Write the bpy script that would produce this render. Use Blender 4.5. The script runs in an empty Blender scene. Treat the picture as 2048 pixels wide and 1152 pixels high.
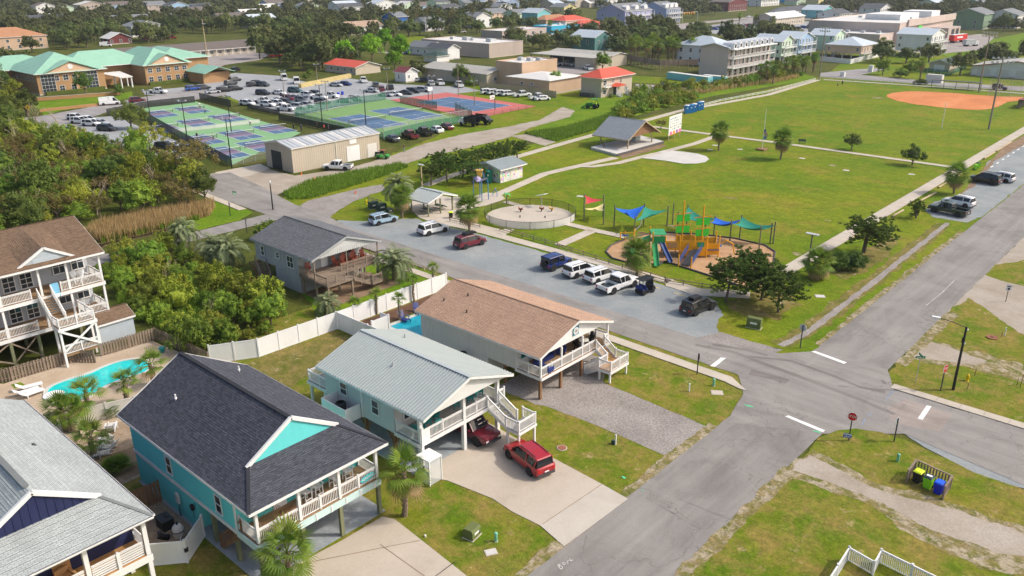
import bpy,bmesh,math,random
from mathutils import Vector,Matrix,noise
random.seed(7)
# finishes used all over the site
WP,BM,DM,WG,PL_,GA='white_paint','black_metal','dark_metal','wood_grey','white_plastic','galvanised'
R_=math.radians
SC=bpy.context.scene
COL=SC.collection
# ---------------------------------------------------------------- camera, sky, sun, exposure
AZ,PITCH,ROLL=R_(42.1),R_(21.35),R_(-0.3)
cam=bpy.data.cameras.new('camera');camo=bpy.data.objects.new('camera',cam);COL.objects.link(camo)
cam.sensor_width=36.0;cam.lens=1635.0/2048.0*36.0
cam.clip_start=0.5;cam.clip_end=6000
_f=Vector((-math.sin(AZ)*math.cos(PITCH),math.cos(AZ)*math.cos(PITCH),-math.sin(PITCH)))
_r=Vector((math.cos(AZ),math.sin(AZ),0));_u=_r.cross(_f)
_r2=_r*math.cos(ROLL)+_u*math.sin(ROLL);_u2=_u*math.cos(ROLL)-_r*math.sin(ROLL)
_m=Matrix((_r2,_u2,-_f)).transposed().to_4x4();_m.translation=(0,0,36.0)
camo.matrix_world=_m
SC.camera=camo
SUN_EL,SUN_DIR=R_(43),Vector((0.743,0.669))
w=bpy.data.worlds.new('World');SC.world=w;w.use_nodes=True
nt=w.node_tree;bg=nt.nodes['Background']
sky=nt.nodes.new('ShaderNodeTexSky');sky.sky_type='NISHITA';sky.sun_disc=False
sky.sun_elevation=SUN_EL;sky.sun_rotation=math.atan2(SUN_DIR.x,SUN_DIR.y)
sky.air_density=1.0;sky.dust_density=4.5;sky.ozone_density=1.0
nt.links.new(sky.outputs[0],bg.inputs[0]);bg.inputs[1].default_value=0.15
sl=bpy.data.lights.new('sun','SUN');sl.energy=2.1;sl.angle=R_(2.0);sl.color=(1.0,0.94,0.85)
so=bpy.data.objects.new('sun',sl);COL.objects.link(so)
so.rotation_euler=Vector((SUN_DIR.x*math.cos(SUN_EL),SUN_DIR.y*math.cos(SUN_EL),math.sin(SUN_EL))).to_track_quat('Z','Y').to_euler()
so.location=(0,0,120)
SC.view_settings.view_transform='Standard';SC.view_settings.look='None'
SC.view_settings.exposure=0.38;SC.view_settings.gamma=1.0
SC.cycles.max_bounces=5;SC.cycles.diffuse_bounces=2;SC.cycles.glossy_bounces=2;SC.cycles.transmission_bounces=3
SC.cycles.transparent_max_bounces=8;SC.cycles.caustics_reflective=False;SC.cycles.caustics_refractive=False
SC.cycles.use_denoising=True;SC.cycles.denoising_prefilter='NONE'
# ---------------------------------------------------------------- materials
MATS={}
def _new(name):
 m=bpy.data.materials.new(name);m.use_nodes=True
 n=m.node_tree;return m,n,n.nodes['Principled BSDF'],n.links
def c4(c):return(c[0],c[1],c[2],1)
def _noise(n,l,vec,scale,detail=4,rough=0.55,dist=0.0):
 t=n.nodes.new('ShaderNodeTexNoise');t.inputs['Scale'].default_value=scale;t.inputs['Detail'].default_value=detail
 t.inputs['Roughness'].default_value=rough;t.inputs['Distortion'].default_value=dist
 l.new(vec,t.inputs['Vector']);return t.outputs['Fac']
def _ramp(n,l,fac,stops):
 r=n.nodes.new('ShaderNodeValToRGB');e=r.color_ramp.elements
 while len(e)<len(stops):e.new(0.5)
 for el,(p,c)in zip(e,stops):el.position=p;el.color=c4(c)
 l.new(fac,r.inputs[0]);return r.outputs[0]
def _mix(n,l,fac,a,b,mode='MIX'):
 x=n.nodes.new('ShaderNodeMix');x.data_type='RGBA';x.blend_type=mode
 if isinstance(fac,float):x.inputs[0].default_value=fac
 else:l.new(fac,x.inputs[0])
 for k,v in((6,a),(7,b)):
  if isinstance(v,tuple):x.inputs[k].default_value=c4(v)
  else:l.new(v,x.inputs[k])
 return x.outputs[2]
def _map(n,l,fac,a,b,c=0.0,d=1.0):
 x=n.nodes.new('ShaderNodeMapRange');x.inputs[1].default_value=a;x.inputs[2].default_value=b
 x.inputs[3].default_value=c;x.inputs[4].default_value=d;l.new(fac,x.inputs[0]);return x.outputs[0]
def _vec(n,l,coord='world',scale=None):
 if coord=='world':o=n.nodes.new('ShaderNodeNewGeometry').outputs['Position']
 else:o=n.nodes.new('ShaderNodeTexCoord').outputs['Object']
 if scale:
  mp=n.nodes.new('ShaderNodeMapping');mp.inputs['Scale'].default_value=scale;l.new(o,mp.inputs[0]);o=mp.outputs[0]
 return o
def _bump(n,l,b,h,strength,dist):
 x=n.nodes.new('ShaderNodeBump');x.inputs['Strength'].default_value=strength;x.inputs['Distance'].default_value=dist
 l.new(h,x.inputs['Height']);l.new(x.outputs[0],b.inputs['Normal'])
def mat(name,c,rough=0.7,var=0.12,scale=1.5,metal=0.0,spec=0.4,rnd=0.0,coord='world',stretch=None,grime=0.0,bump=0.0):
 if name in MATS:return MATS[name]
 m,n,b,l=_new(name);v=_vec(n,l,coord,stretch)
 f=_noise(n,l,v,scale,5,0.65)
 col=_ramp(n,l,f,[(0.25,tuple(x*(1-var)for x in c)),(0.75,tuple(min(1,x*(1+var))for x in c))])
 if grime:
  g=_map(n,l,_noise(n,l,v,scale*0.35,6,0.7),0.5,0.75,0,grime)
  col=_mix(n,l,g,col,tuple(x*0.55 for x in c))
 if rnd:
  oi=n.nodes.new('ShaderNodeObjectInfo')
  hs=n.nodes.new('ShaderNodeHueSaturation');l.new(col,hs.inputs['Color'])
  l.new(_map(n,l,oi.outputs['Random'],0,1,1-rnd,1+rnd),hs.inputs['Value']);col=hs.outputs[0]
 l.new(col,b.inputs['Base Color']);b.inputs['Roughness'].default_value=rough;b.inputs['Metallic'].default_value=metal
 b.inputs['Specular IOR Level'].default_value=spec
 if bump:_bump(n,l,b,_noise(n,l,v,scale*12,3),bump,0.02)
 MATS[name]=m;return m
def mat_lawn(name,g1,g2,dry,amount,sc=0.12,fine=6.0,sand=None,sand_amt=0.0):
 m,n,b,l=_new(name);v=_vec(n,l)
 col=_mix(n,l,_map(n,l,_noise(n,l,v,sc,5,0.6,0.6),0.38,0.64),g1,g2)
 d1=_noise(n,l,v,sc*2.3,7,0.72,0.4)
 col=_mix(n,l,_map(n,l,d1,0.62-amount*0.28,0.86-amount*0.28),col,dry)
 if sand:
  d2=_noise(n,l,v,sc*3.1,8,0.75,0.2)
  col=_mix(n,l,_map(n,l,d2,0.70-sand_amt*0.22,0.80-sand_amt*0.22),col,sand)
 gr=_noise(n,l,v,fine,4,0.75)
 col=_mix(n,l,0.75,col,_ramp(n,l,gr,[(0.3,(0.30,0.30,0.30)),(0.5,(0.5,0.5,0.5)),(0.72,(0.74,0.74,0.70))]),'OVERLAY')
 md=_noise(n,l,v,sc*9,4,0.7)
 col=_mix(n,l,0.5,col,_ramp(n,l,md,[(0.3,(0.30,0.33,0.30)),(0.7,(0.70,0.66,0.62))]),'OVERLAY')
 col=_mix(n,l,0.6,col,_ramp(n,l,_noise(n,l,v,fine*.28,3,0.8),[(0.3,(0.32,0.33,0.3)),(0.7,(0.68,0.66,0.64))]),'OVERLAY')
 l.new(col,b.inputs['Base Color']);b.inputs['Roughness'].default_value=0.95;b.inputs['Specular IOR Level'].default_value=0.1
 _bump(n,l,b,gr,0.6,0.06)
 MATS[name]=m;return m
def mat_ground(name,stops,sc,fine=9.0,rough=0.95,bump=0.4,dist=0.3,streak=None,contrast=0.4):
 m,n,b,l=_new(name);v=_vec(n,l);vs=_vec(n,l,'world',streak)if streak else v
 col=_ramp(n,l,_noise(n,l,vs,sc,7,0.68,dist),stops)
 gr=_noise(n,l,v,fine,3,0.8)
 col=_mix(n,l,contrast,col,_ramp(n,l,gr,[(0.3,(0.25,0.25,0.25)),(0.7,(0.75,0.75,0.75))]),'OVERLAY')
 l.new(col,b.inputs['Base Color']);b.inputs['Roughness'].default_value=rough;b.inputs['Specular IOR Level'].default_value=0.2
 if bump:_bump(n,l,b,gr,bump,0.03)
 MATS[name]=m;return m
def mat_asphalt(name,base,streak_axis=None):
 m,n,b,l=_new(name);v=_vec(n,l)
 st=_vec(n,l,'world',(1,.06,1)if streak_axis=='y' else(.06,1,1))
 col=_ramp(n,l,_noise(n,l,v,0.16,8,0.7,0.8),[(0.28,tuple(x*.72 for x in base)),(0.5,base),(0.75,tuple(x*1.2 for x in base))])
 col=_mix(n,l,0.75,col,_ramp(n,l,_noise(n,l,st,0.9,4,0.6),[(0.3,(.40,.40,.40)),(0.7,(.6,.6,.6))]),'OVERLAY')
 vo=n.nodes.new('ShaderNodeTexVoronoi');vo.feature='DISTANCE_TO_EDGE';vo.inputs['Scale'].default_value=0.13
 wv=n.nodes.new('ShaderNodeVectorMath');wv.operation='ADD';l.new(v,wv.inputs[0])
 nz=n.nodes.new('ShaderNodeTexNoise');nz.inputs['Scale'].default_value=0.5;nz.inputs['Detail'].default_value=5;l.new(v,nz.inputs['Vector'])
 sc=n.nodes.new('ShaderNodeVectorMath');sc.operation='SCALE';sc.inputs['Scale'].default_value=4.0;l.new(nz.outputs['Color'],sc.inputs[0]);l.new(sc.outputs[0],wv.inputs[1])
 l.new(wv.outputs[0],vo.inputs['Vector'])
 col=_mix(n,l,_map(n,l,vo.outputs['Distance'],0.002,0.007,0.45,0.0),col,tuple(x*.45 for x in base))
 gr=_noise(n,l,v,14,3,0.8)
 col=_mix(n,l,0.35,col,_ramp(n,l,gr,[(0.3,(.3,.3,.3)),(0.7,(.7,.7,.7))]),'OVERLAY')
 l.new(col,b.inputs['Base Color']);b.inputs['Roughness'].default_value=0.9;b.inputs['Specular IOR Level'].default_value=0.25
 MATS[name]=m;return m
def mat_shingle(name,c,var=0.3,axis='x',w=0.30,h=0.14):
 m,n,b,l=_new(name);v=n.nodes.new('ShaderNodeUVMap').outputs[0]
 br=n.nodes.new('ShaderNodeTexBrick');l.new(v,br.inputs['Vector']);br.inputs['Scale'].default_value=1.0
 br.inputs['Brick Width'].default_value=w;br.inputs['Row Height'].default_value=h;br.inputs['Mortar Size'].default_value=0.012
 br.inputs['Bias'].default_value=0.0
 br.inputs['Color1'].default_value=c4(tuple(x*(1-var)for x in c));br.inputs['Color2'].default_value=c4(tuple(min(1,x*(1+var))for x in c))
 br.inputs['Mortar'].default_value=c4(tuple(x*.45 for x in c))
 p=_vec(n,l);f=_noise(n,l,p,0.5,6,0.7)
 col=_mix(n,l,0.5,br.outputs['Color'],_ramp(n,l,f,[(0.3,(.40,.40,.40)),(0.7,(.6,.6,.6))]),'OVERLAY')
 gr=_noise(n,l,p,11,3,0.8)
 col=_mix(n,l,0.3,col,_ramp(n,l,gr,[(0.3,(.3,.3,.3)),(0.7,(.7,.7,.7))]),'OVERLAY')
 l.new(col,b.inputs['Base Color']);b.inputs['Roughness'].default_value=0.9;b.inputs['Specular IOR Level'].default_value=0.15
 MATS[name]=m;return m
def mat_leaf(name,c1,c2,rnd=0.25,hue=0.02,trans=0.3):
 m,n,b,l=_new(name);v=_vec(n,l,'world')
 col=_mix(n,l,_map(n,l,_noise(n,l,v,0.9,4,0.7),0.35,0.65),c1,c2)
 oi=n.nodes.new('ShaderNodeObjectInfo');hs=n.nodes.new('ShaderNodeHueSaturation');l.new(col,hs.inputs['Color'])
 wn=n.nodes.new('ShaderNodeTexWhiteNoise');wn.noise_dimensions='1D';l.new(oi.outputs['Random'],wn.inputs['W'])
 l.new(_map(n,l,oi.outputs['Random'],0,1,1-rnd,1+rnd),hs.inputs['Value'])
 l.new(_map(n,l,wn.outputs['Value'],0,1,0.5-hue,0.5+hue),hs.inputs['Hue'])
 b.inputs['Roughness'].default_value=0.65;b.inputs['Specular IOR Level'].default_value=0.25
 l.new(hs.outputs[0],b.inputs['Base Color'])
 tr=n.nodes.new('ShaderNodeBsdfTranslucent');l.new(hs.outputs[0],tr.inputs[0])
 mx=n.nodes.new('ShaderNodeMixShader');mx.inputs[0].default_value=trans
 l.new(b.outputs[0],mx.inputs[1]);l.new(tr.outputs[0],mx.inputs[2]);l.new(mx.outputs[0],n.nodes['Material Output'].inputs[0])
 MATS[name]=m;return m
def mat_water(name,c,rough=0.06):
 m,n,b,l=_new(name);v=_vec(n,l)
 f=_noise(n,l,v,1.2,3);l.new(_ramp(n,l,f,[(.3,tuple(x*.85 for x in c)),(.7,tuple(min(1,x*1.12)for x in c))]),b.inputs['Base Color'])
 b.inputs['Roughness'].default_value=rough;b.inputs['Specular IOR Level'].default_value=0.5
 _bump(n,l,b,_noise(n,l,v,3.0,3),0.25,0.05);MATS[name]=m;return m
def mat_alpha_mesh(name,c,open_=0.5,cell=0.08):
 m,n,b,l=_new(name);b.inputs['Base Color'].default_value=c4(c);b.inputs['Roughness'].default_value=0.7
 b.inputs['Alpha'].default_value=1-open_;MATS[name]=m;return m
mat_lawn('lawn_park',(0.105,0.175,0.008),(0.175,0.205,0.012),(0.24,0.19,0.035),0.42,0.05,4.0,(0.32,0.25,0.14),0.0)
mat_lawn('lawn_fresh',(0.10,0.19,0.009),(0.15,0.22,0.013),(0.18,0.16,0.04),0.15,0.2,7.0)
mat_lawn('lawn_yard',(0.092,0.155,0.009),(0.155,0.178,0.014),(0.25,0.185,0.055),0.74,0.17,8.0,(0.40,0.30,0.17),0.5)
mat_lawn('dirt_grassy',(0.10,0.13,0.02),(0.14,0.14,0.03),(0.25,0.195,0.10),0.9,0.3,8.0,(0.36,0.305,0.23),1.05)
mat_lawn('lawn_dry',(0.10,0.12,0.02),(0.15,0.145,0.03),(0.24,0.18,0.07),0.8,0.16,8.0,(0.42,0.33,0.22),0.6)
mat_lawn('ground_cover',(0.060,0.080,0.014),(0.095,0.105,0.020),(0.15,0.12,0.05),0.4,0.06,3.0)
mat_ground('sand',[(0.2,(0.36,0.27,0.18)),(0.5,(0.47,0.38,0.28)),(0.8,(0.55,0.46,0.36))],0.4,9)
mat_ground('pale_dirt',[(0.2,(0.26,0.21,0.15)),(0.5,(0.36,0.31,0.25)),(0.8,(0.45,0.40,0.34))],0.22,8)
mat_ground('brown_dirt',[(0.2,(0.14,0.09,0.05)),(0.5,(0.24,0.16,0.10)),(0.8,(0.33,0.25,0.17))],0.5,9)
mat_ground('mulch',[(0.2,(0.07,0.035,0.02)),(0.5,(0.12,0.065,0.04)),(0.8,(0.17,0.10,0.06))],1.5,14,bump=0.8)
mat_ground('wood_chips',[(0.2,(0.36,0.20,0.10)),(0.5,(0.46,0.28,0.15)),(0.8,(0.54,0.36,0.22))],0.8,14,bump=0.8)
mat_ground('infield_clay',[(0.25,(0.46,0.16,0.06)),(0.5,(0.58,0.215,0.08)),(0.75,(0.66,0.29,0.13))],0.16,3,bump=0.2,contrast=0.35,streak=(1,.5,1))
mat_ground('gravel_blue',[(0.25,(0.20,0.225,0.235)),(0.5,(0.265,0.285,0.285)),(0.75,(0.34,0.345,0.33))],0.18,12,bump=0.8,contrast=0.5)
mat_ground('gravel_grey',[(0.25,(0.215,0.19,0.17)),(0.5,(0.285,0.255,0.232)),(0.75,(0.35,0.32,0.29))],0.3,6,bump=0.9,contrast=0.85)
mat_ground('gravel_yard',[(0.2,(0.22,0.15,0.09)),(0.5,(0.34,0.25,0.17)),(0.8,(0.45,0.36,0.27))],2.0,12,bump=0.9,contrast=0.7)
mat_ground('lot_grey',[(0.25,(0.25,0.26,0.27)),(0.5,(0.32,0.33,0.335)),(0.75,(0.38,0.385,0.385))],0.1,6)
mat_ground('lot_tan',[(0.25,(0.25,0.22,0.20)),(0.5,(0.32,0.285,0.265)),(0.75,(0.38,0.345,0.32))],0.1,6)
mat_ground('concrete',[(0.2,(0.40,0.35,0.28)),(0.5,(0.50,0.44,0.36)),(0.8,(0.57,0.51,0.43))],0.35,7,bump=0.1,contrast=0.12)
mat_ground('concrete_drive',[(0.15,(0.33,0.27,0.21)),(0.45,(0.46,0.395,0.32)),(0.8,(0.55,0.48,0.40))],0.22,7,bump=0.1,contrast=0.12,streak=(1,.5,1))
mat_ground('concrete_apron',[(0.2,(0.42,0.37,0.31)),(0.5,(0.49,0.445,0.38)),(0.8,(0.54,0.49,0.43))],0.35,7,bump=0.1,contrast=0.12)
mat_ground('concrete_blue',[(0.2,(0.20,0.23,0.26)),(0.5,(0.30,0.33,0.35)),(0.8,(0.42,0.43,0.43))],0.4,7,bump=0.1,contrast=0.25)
mat_ground('concrete_pale',[(0.2,(0.46,0.44,0.40)),(0.5,(0.56,0.54,0.50)),(0.8,(0.64,0.61,0.57))],0.3,7,bump=0.1,contrast=0.12)
mat_ground('patio_tan',[(0.2,(0.36,0.27,0.18)),(0.5,(0.46,0.36,0.26)),(0.8,(0.54,0.44,0.33))],0.4,9,bump=0.1,contrast=0.12)
mat_asphalt('asphalt_street',(0.250,0.232,0.212),'y')
mat_asphalt('asphalt_cross',(0.262,0.243,0.222),'x')
mat_asphalt('asphalt_far',(0.30,0.28,0.27),'x')
mat_asphalt('asphalt_dark',(0.20,0.18,0.165),'x');mat_asphalt('asphalt_warm',(0.30,0.255,0.225),'x')
mat('road_paint',(0.80,0.79,0.75),0.8,0.12,3,grime=0.4)
mat('road_paint_yellow',(0.70,0.48,0.10),0.8,0.15,3,grime=0.4)
mat('spray_green',(0.12,0.55,0.28),0.9,0.3,6);mat('spray_blue',(0.22,0.25,0.30),0.9,0.3,6);mat('chalk',(0.62,0.60,0.56),0.9,0.3,8)
mat('court_green',(0.20,0.38,0.18),0.85,0.08,.3,grime=0.1);mat('court_blue',(0.075,0.145,0.25),0.85,0.1,.3);mat('court_purple',(0.22,0.165,0.25),0.85,0.1,.3)
mat('court_olive',(0.17,0.30,0.10),0.85,0.08,.3);mat('court_red',(0.48,0.13,0.115),0.85,0.1,.3)
mat(WP,(0.77,0.76,0.74),0.5,0.07,1.2,grime=0.22,stretch=(1,1,.4));mat('white_vinyl',(0.79,0.785,0.77),0.4,0.06,0.8,grime=0.2,stretch=(1,1,.3))
mat(PL_,(0.80,0.80,0.79),0.3,0.03);mat('off_white',(0.66,0.63,0.57),0.7,0.06)
mat('glass',(0.035,0.045,0.055),0.06,0.3,0.6,spec=0.6);mat('glass_car',(0.012,0.014,0.018),0.05,0.2,spec=0.6)
mat('screen_dark',(0.03,0.032,0.035),0.6,0.2)
mat(BM,(0.018,0.018,0.02),0.45,0.2);mat(DM,(0.06,0.06,0.065),0.5,0.2);mat('steel',(0.42,0.43,0.44),0.45,0.1,metal=0.3)
mat(GA,(0.50,0.52,0.53),0.5,0.08,0.7,metal=0.2);mat('rust',(0.26,0.10,0.06),0.9,0.4,3)
mat(WG,(0.26,0.20,0.15),0.9,0.3,2.5,rnd=0.15,stretch=(1,1,.3),grime=0.3);mat('wood_brown',(0.24,0.13,0.065),0.85,0.3,2.5,grime=0.3)
mat('wood_deck',(0.30,0.19,0.10),0.8,0.25,3,rnd=0.12,grime=0.25);mat('wood_green',(0.19,0.20,0.11),0.9,0.25,2.5,stretch=(1,1,.2),grime=0.3)
mat('wood_pale',(0.46,0.36,0.22),0.85,0.2,2,grime=0.25);mat('wood_honey',(0.50,0.27,0.11),0.6,0.15,3);mat('pole_wood',(0.27,0.23,0.18),0.9,0.2,2,stretch=(1,1,.1))
mat('brick',(0.42,0.23,0.10),0.9,0.18,2.2);mat('stucco_peach',(0.62,0.42,0.28),0.9,0.05)
mat('rubber',(0.02,0.02,0.021),0.85,0.2);mat('rim',(0.55,0.55,0.56),0.3,0.05,metal=0.7);mat('rim_dark',(0.04,0.04,0.042),0.35,0.1,metal=0.5)
mat('lamp_red',(0.5,0.015,0.015),0.2,0.1);mat('lamp_clear',(0.75,0.76,0.78),0.1,0.05);mat('plate',(0.75,0.74,0.72),0.5,0.1)
mat_leaf('leaf_oak',(0.080,0.130,0.022),(0.140,0.185,0.030),0.35,0.025)
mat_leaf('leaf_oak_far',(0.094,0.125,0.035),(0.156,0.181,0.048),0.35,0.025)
mat_leaf('leaf_bright',(0.163,0.362,0.015),(0.250,0.475,0.025),0.12,0.01)
mat_leaf('leaf_scrub',(0.175,0.215,0.022),(0.290,0.315,0.030),0.35,0.015)
mat_leaf('leaf_shrub',(0.115,0.205,0.022),(0.225,0.320,0.032),0.35,0.012)
mat_leaf('leaf_rust',(0.169,0.144,0.037),(0.250,0.200,0.062),0.25,0.02)
mat_leaf('leaf_pine',(0.085,0.150,0.030),(0.145,0.215,0.042),0.15,0.015)
mat_leaf('leaf_palm',(0.125,0.215,0.024),(0.205,0.285,0.040),0.2,0.02,0.35)
mat_leaf('leaf_pindo',(0.200,0.250,0.112),(0.300,0.338,0.175),0.15,0.01,0.3)
mat_leaf('leaf_dead',(0.300,0.200,0.100),(0.400,0.275,0.138),0.15,0.01,0.2)
mat_leaf('leaf_reed',(0.138,0.237,0.020),(0.213,0.325,0.035),0.1,0.01,0.3)
mat_leaf('leaf_straw',(0.425,0.312,0.125),(0.575,0.425,0.200),0.1,0.01,0.3)
mat('bark',(0.16,0.12,0.09),0.95,0.35,3,coord='object',stretch=(1,1,.3),grime=0.3);mat('bark_dead',(0.42,0.33,0.24),0.95,0.25,3,coord='object')
mat('bark_palm',(0.23,0.17,0.12),0.95,0.4,6,coord='object',grime=0.3)
def pm(name,c,rough=0.6,**k):return mat(name,c,rough,**k).name
# ---------------------------------------------------------------- mesh building
class MB:
 def __init__(s):s.v=[];s.f=[];s.m=[];s.uv={}
 def add(s,vs,fs,mi=0):
  o=len(s.v);s.v+=[tuple(p)for p in vs]
  for f in fs:s.f.append(tuple(i+o for i in f));s.m.append(mi)
  return s
 def box(s,x0,x1,y0,y1,z0,z1,mi=0):
  return s.add([(x0,y0,z0),(x1,y0,z0),(x1,y1,z0),(x0,y1,z0),(x0,y0,z1),(x1,y0,z1),(x1,y1,z1),(x0,y1,z1)],[(3,2,1,0),(4,5,6,7),(0,1,5,4),(1,2,6,5),(2,3,7,6),(3,0,4,7)],mi)
 def quad(s,a,b,c,d,mi=0):return s.add([a,b,c,d],[(0,1,2,3)],mi)
 def poly(s,pts,mi=0):return s.add(pts,[tuple(range(len(pts)))],mi)
 def bar(s,p,q,w,h=None,mi=0,up=(0,0,1)):
  p,q=Vector(p),Vector(q);d=q-p;h=h or w
  if d.length<1e-6:return s
  d.normalize();u=Vector(up)
  if abs(d.dot(u))>.98:u=Vector((1,0,0))
  a=d.cross(u).normalized();b=a.cross(d).normalized();a*=w/2;b*=h/2
  vs=[p-a-b,p+a-b,p+a+b,p-a+b,q-a-b,q+a-b,q+a+b,q-a+b]
  return s.add(vs,[(0,1,2,3),(7,6,5,4),(4,5,1,0),(5,6,2,1),(6,7,3,2),(7,4,0,3)],mi)
 def cyl(s,p,q,r0,r1=None,n=8,caps=True,mi=0):
  p,q=Vector(p),Vector(q);r1=r0 if r1 is None else r1;d=(q-p).normalized()
  u=Vector((0,0,1))if abs(d.z)<.9 else Vector((1,0,0));a=d.cross(u).normalized();b=d.cross(a)
  vs=[]
  for c,r in((p,r0),(q,r1)):
   vs+=[c+(a*math.cos(t)+b*math.sin(t))*r for t in(2*math.pi*i/n for i in range(n))]
  fs=[(i,i+n,(i+1)%n+n,(i+1)%n)for i in range(n)]
  if caps:fs+=[tuple(range(n)),tuple(range(2*n-1,n-1,-1))]
  return s.add(vs,fs,mi)
 def tube(s,pts,rs,n=6,mi=0):
  for i in range(len(pts)-1):s.cyl(pts[i],pts[i+1],rs[i],rs[i+1],n,i in(0,len(pts)-2),mi)
  return s
 def prism(s,pts,h0,h1,mi=0,axis='z'):
  mk={'z':lambda u,v,h:(u,v,h),'x':lambda u,v,h:(h,u,v),'y':lambda u,v,h:(u,h,v)}[axis]
  n=len(pts);vs=[mk(u,v,h0)for u,v in pts]+[mk(u,v,h1)for u,v in pts]
  return s.add(vs,[tuple(range(n-1,-1,-1)),tuple(range(n,2*n))]+[(i,(i+1)%n,(i+1)%n+n,i+n)for i in range(n)],mi)
 def lathe(s,prof,c=(0,0,0),n=12,mi=0):
  vs=[];k=len(prof)
  for i in range(n):
   t=2*math.pi*i/n
   vs+=[(c[0]+r*math.cos(t),c[1]+r*math.sin(t),c[2]+z)for r,z in prof]
  fs=[]
  for i in range(n):
   j=(i+1)%n
   fs+=[(i*k+a,j*k+a,j*k+a+1,i*k+a+1)for a in range(k-1)]
  fs.append(tuple(i*k for i in range(n-1,-1,-1)));fs.append(tuple(i*k+k-1 for i in range(n)))
  return s.add(vs,fs,mi)
 def mesh(s,name,mats,off=(0,0,0),smooth=0):
  me=bpy.data.meshes.new(name)
  if off!=(0,0,0):v=[(a-off[0],b-off[1],c-off[2])for a,b,c in s.v]
  else:v=s.v
  me.from_pydata(v,[],s.f)
  if isinstance(mats,str):mats=[mats]
  for m in mats:me.materials.append(MATS[m])
  if len(mats)>1:me.polygons.foreach_set('material_index',s.m)
  if s.uv:
   uvl=me.uv_layers.new(name='UVMap');k=0;arr=[]
   for i,f in enumerate(s.f):
    u=s.uv.get(i)
    arr+=[c for p in(u if u else[(0,0)]*len(f))for c in p]
   uvl.data.foreach_set('uv',arr)
  if smooth:
   me.polygons.foreach_set('use_smooth',[True]*len(me.polygons))
   if smooth<180:me.set_sharp_from_angle(angle=R_(smooth))
  me.update();return me
def box(*a):q=MB();return q.box(*a)
def link(name,me,parent=None,loc=(0,0,0),rz=0.0):
 o=bpy.data.objects.new(name,me);COL.objects.link(o);o.location=loc;o.rotation_euler=(0,0,rz)
 if parent is not None:o.parent=parent
 return o
def tag(o,label=None,cat=None,group=None,kind=None):
 for k,v in(('label',label),('category',cat),('group',group),('kind',kind)):
  if v:o[k]=v
 return o
class Thing:
 def __init__(s,name,label,cat,loc=(0,0,0),rz=0.0,group=None,world=False):
  if len(loc)==2:loc=(loc[0],loc[1],0)
  s.o=bpy.data.objects.new(name,None);COL.objects.link(s.o);s.o.location=loc;s.o.rotation_euler=(0,0,rz)
  s.o.empty_display_size=0.3;tag(s.o,label,cat,group);s.off=tuple(loc)if world else(0,0,0)
 def part(s,name,mb,mats,parent=None,smooth=0,label=None):
  o=link(name,mb.mesh(name,mats,s.off,smooth),parent or s.o)
  if label:o['label']=label
  return o
 def inst(s,name,me,loc,parent=None,rz=0.0):
  return link(name,me,parent or s.o,(loc[0]-s.off[0],loc[1]-s.off[1],loc[2]-s.off[2]),rz)
def copy_tree(o,parent=None):
 c=o.copy();COL.objects.link(c)
 if parent is not None:c.parent=parent
 for ch in o.children:copy_tree(ch,c)
 return c
def place(proto,loc,rz=0.0,label=None,group=None,scale=None):
 c=copy_tree(proto);c.location=(loc[0],loc[1],loc[2]if len(loc)>2 else 0.0);c.rotation_euler=(0,0,rz)
 if scale:c.scale=(scale,)*3 if not isinstance(scale,tuple)else scale
 tag(c,label,None,group);return c
def drop(root):
 for ch in list(root.children):drop(ch)
 bpy.data.objects.remove(root)
def recolor(o,name):
 for sl in o.material_slots:sl.link='OBJECT';sl.material=MATS[name]
FOOT=[]
def keep(x,y,r):FOOT.append((x,y,r))
def clear(x,y,m=0.0):return all((x-a)**2+(y-b)**2>(r+m)**2 for a,b,r in FOOT)
# ---------------------------------------------------------------- ground sheets
def ragged(pts,amp,step=0.8,seed=0):
 out=[];n=len(pts)
 for i in range(n):
  a,b=Vector(pts[i]),Vector(pts[(i+1)%n]);L=(b-a).length;k=max(1,min(400,int(L/step)));d=(b-a)/max(L,1e-6);nn=Vector((-d.y,d.x))
  for j in range(k):
   p=a+(b-a)*(j/k)
   q=noise.noise((p.x*.5+seed,p.y*.5,3.1))*amp+noise.noise((p.x*1.9,p.y*1.9+seed,7.7))*amp*.6
   out.append(tuple(p+nn*q))
 return out
def sheet(name,pts,z,m,amp=0.0,step=0.8,thick=0.0,kind='structure',label=None,cat=None):
 if amp:pts=ragged(pts,amp,step,len(name)*1.7)
 bm=bmesh.new();vs=[bm.verts.new((p[0],p[1],z))for p in pts]
 es=[bm.edges.new((vs[i],vs[(i+1)%len(vs)]))for i in range(len(vs))]
 bmesh.ops.triangle_fill(bm,use_beauty=True,use_dissolve=False,edges=es)
 for f in bm.faces:
  f.normal_update()
  if f.normal.z<0:f.normal_flip()
 if thick:
  top=list(bm.faces);r=bmesh.ops.extrude_face_region(bm,geom=top)
  bmesh.ops.translate(bm,vec=(0,0,-thick),verts=[e for e in r['geom']if isinstance(e,bmesh.types.BMVert)])
  bmesh.ops.recalc_face_normals(bm,faces=bm.faces)
 me=bpy.data.meshes.new(name);bm.to_mesh(me);bm.free();me.materials.append(MATS[m])
 o=link(name,me);tag(o,label,cat,None,kind);return o
def strip(line,w):
 L,Rr=[],[]
 for i,p in enumerate(line):
  a=Vector(line[max(0,i-1)]);b=Vector(line[min(len(line)-1,i+1)]);d=(b-a).normalized();nn=Vector((-d.y,d.x))*w/2
  L.append(tuple(Vector(p)+nn));Rr.append(tuple(Vector(p)-nn))
 return L+Rr[::-1]
def rect(x0,x1,y0,y1):return[(x0,y0),(x1,y0),(x1,y1),(x0,y1)]
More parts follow.
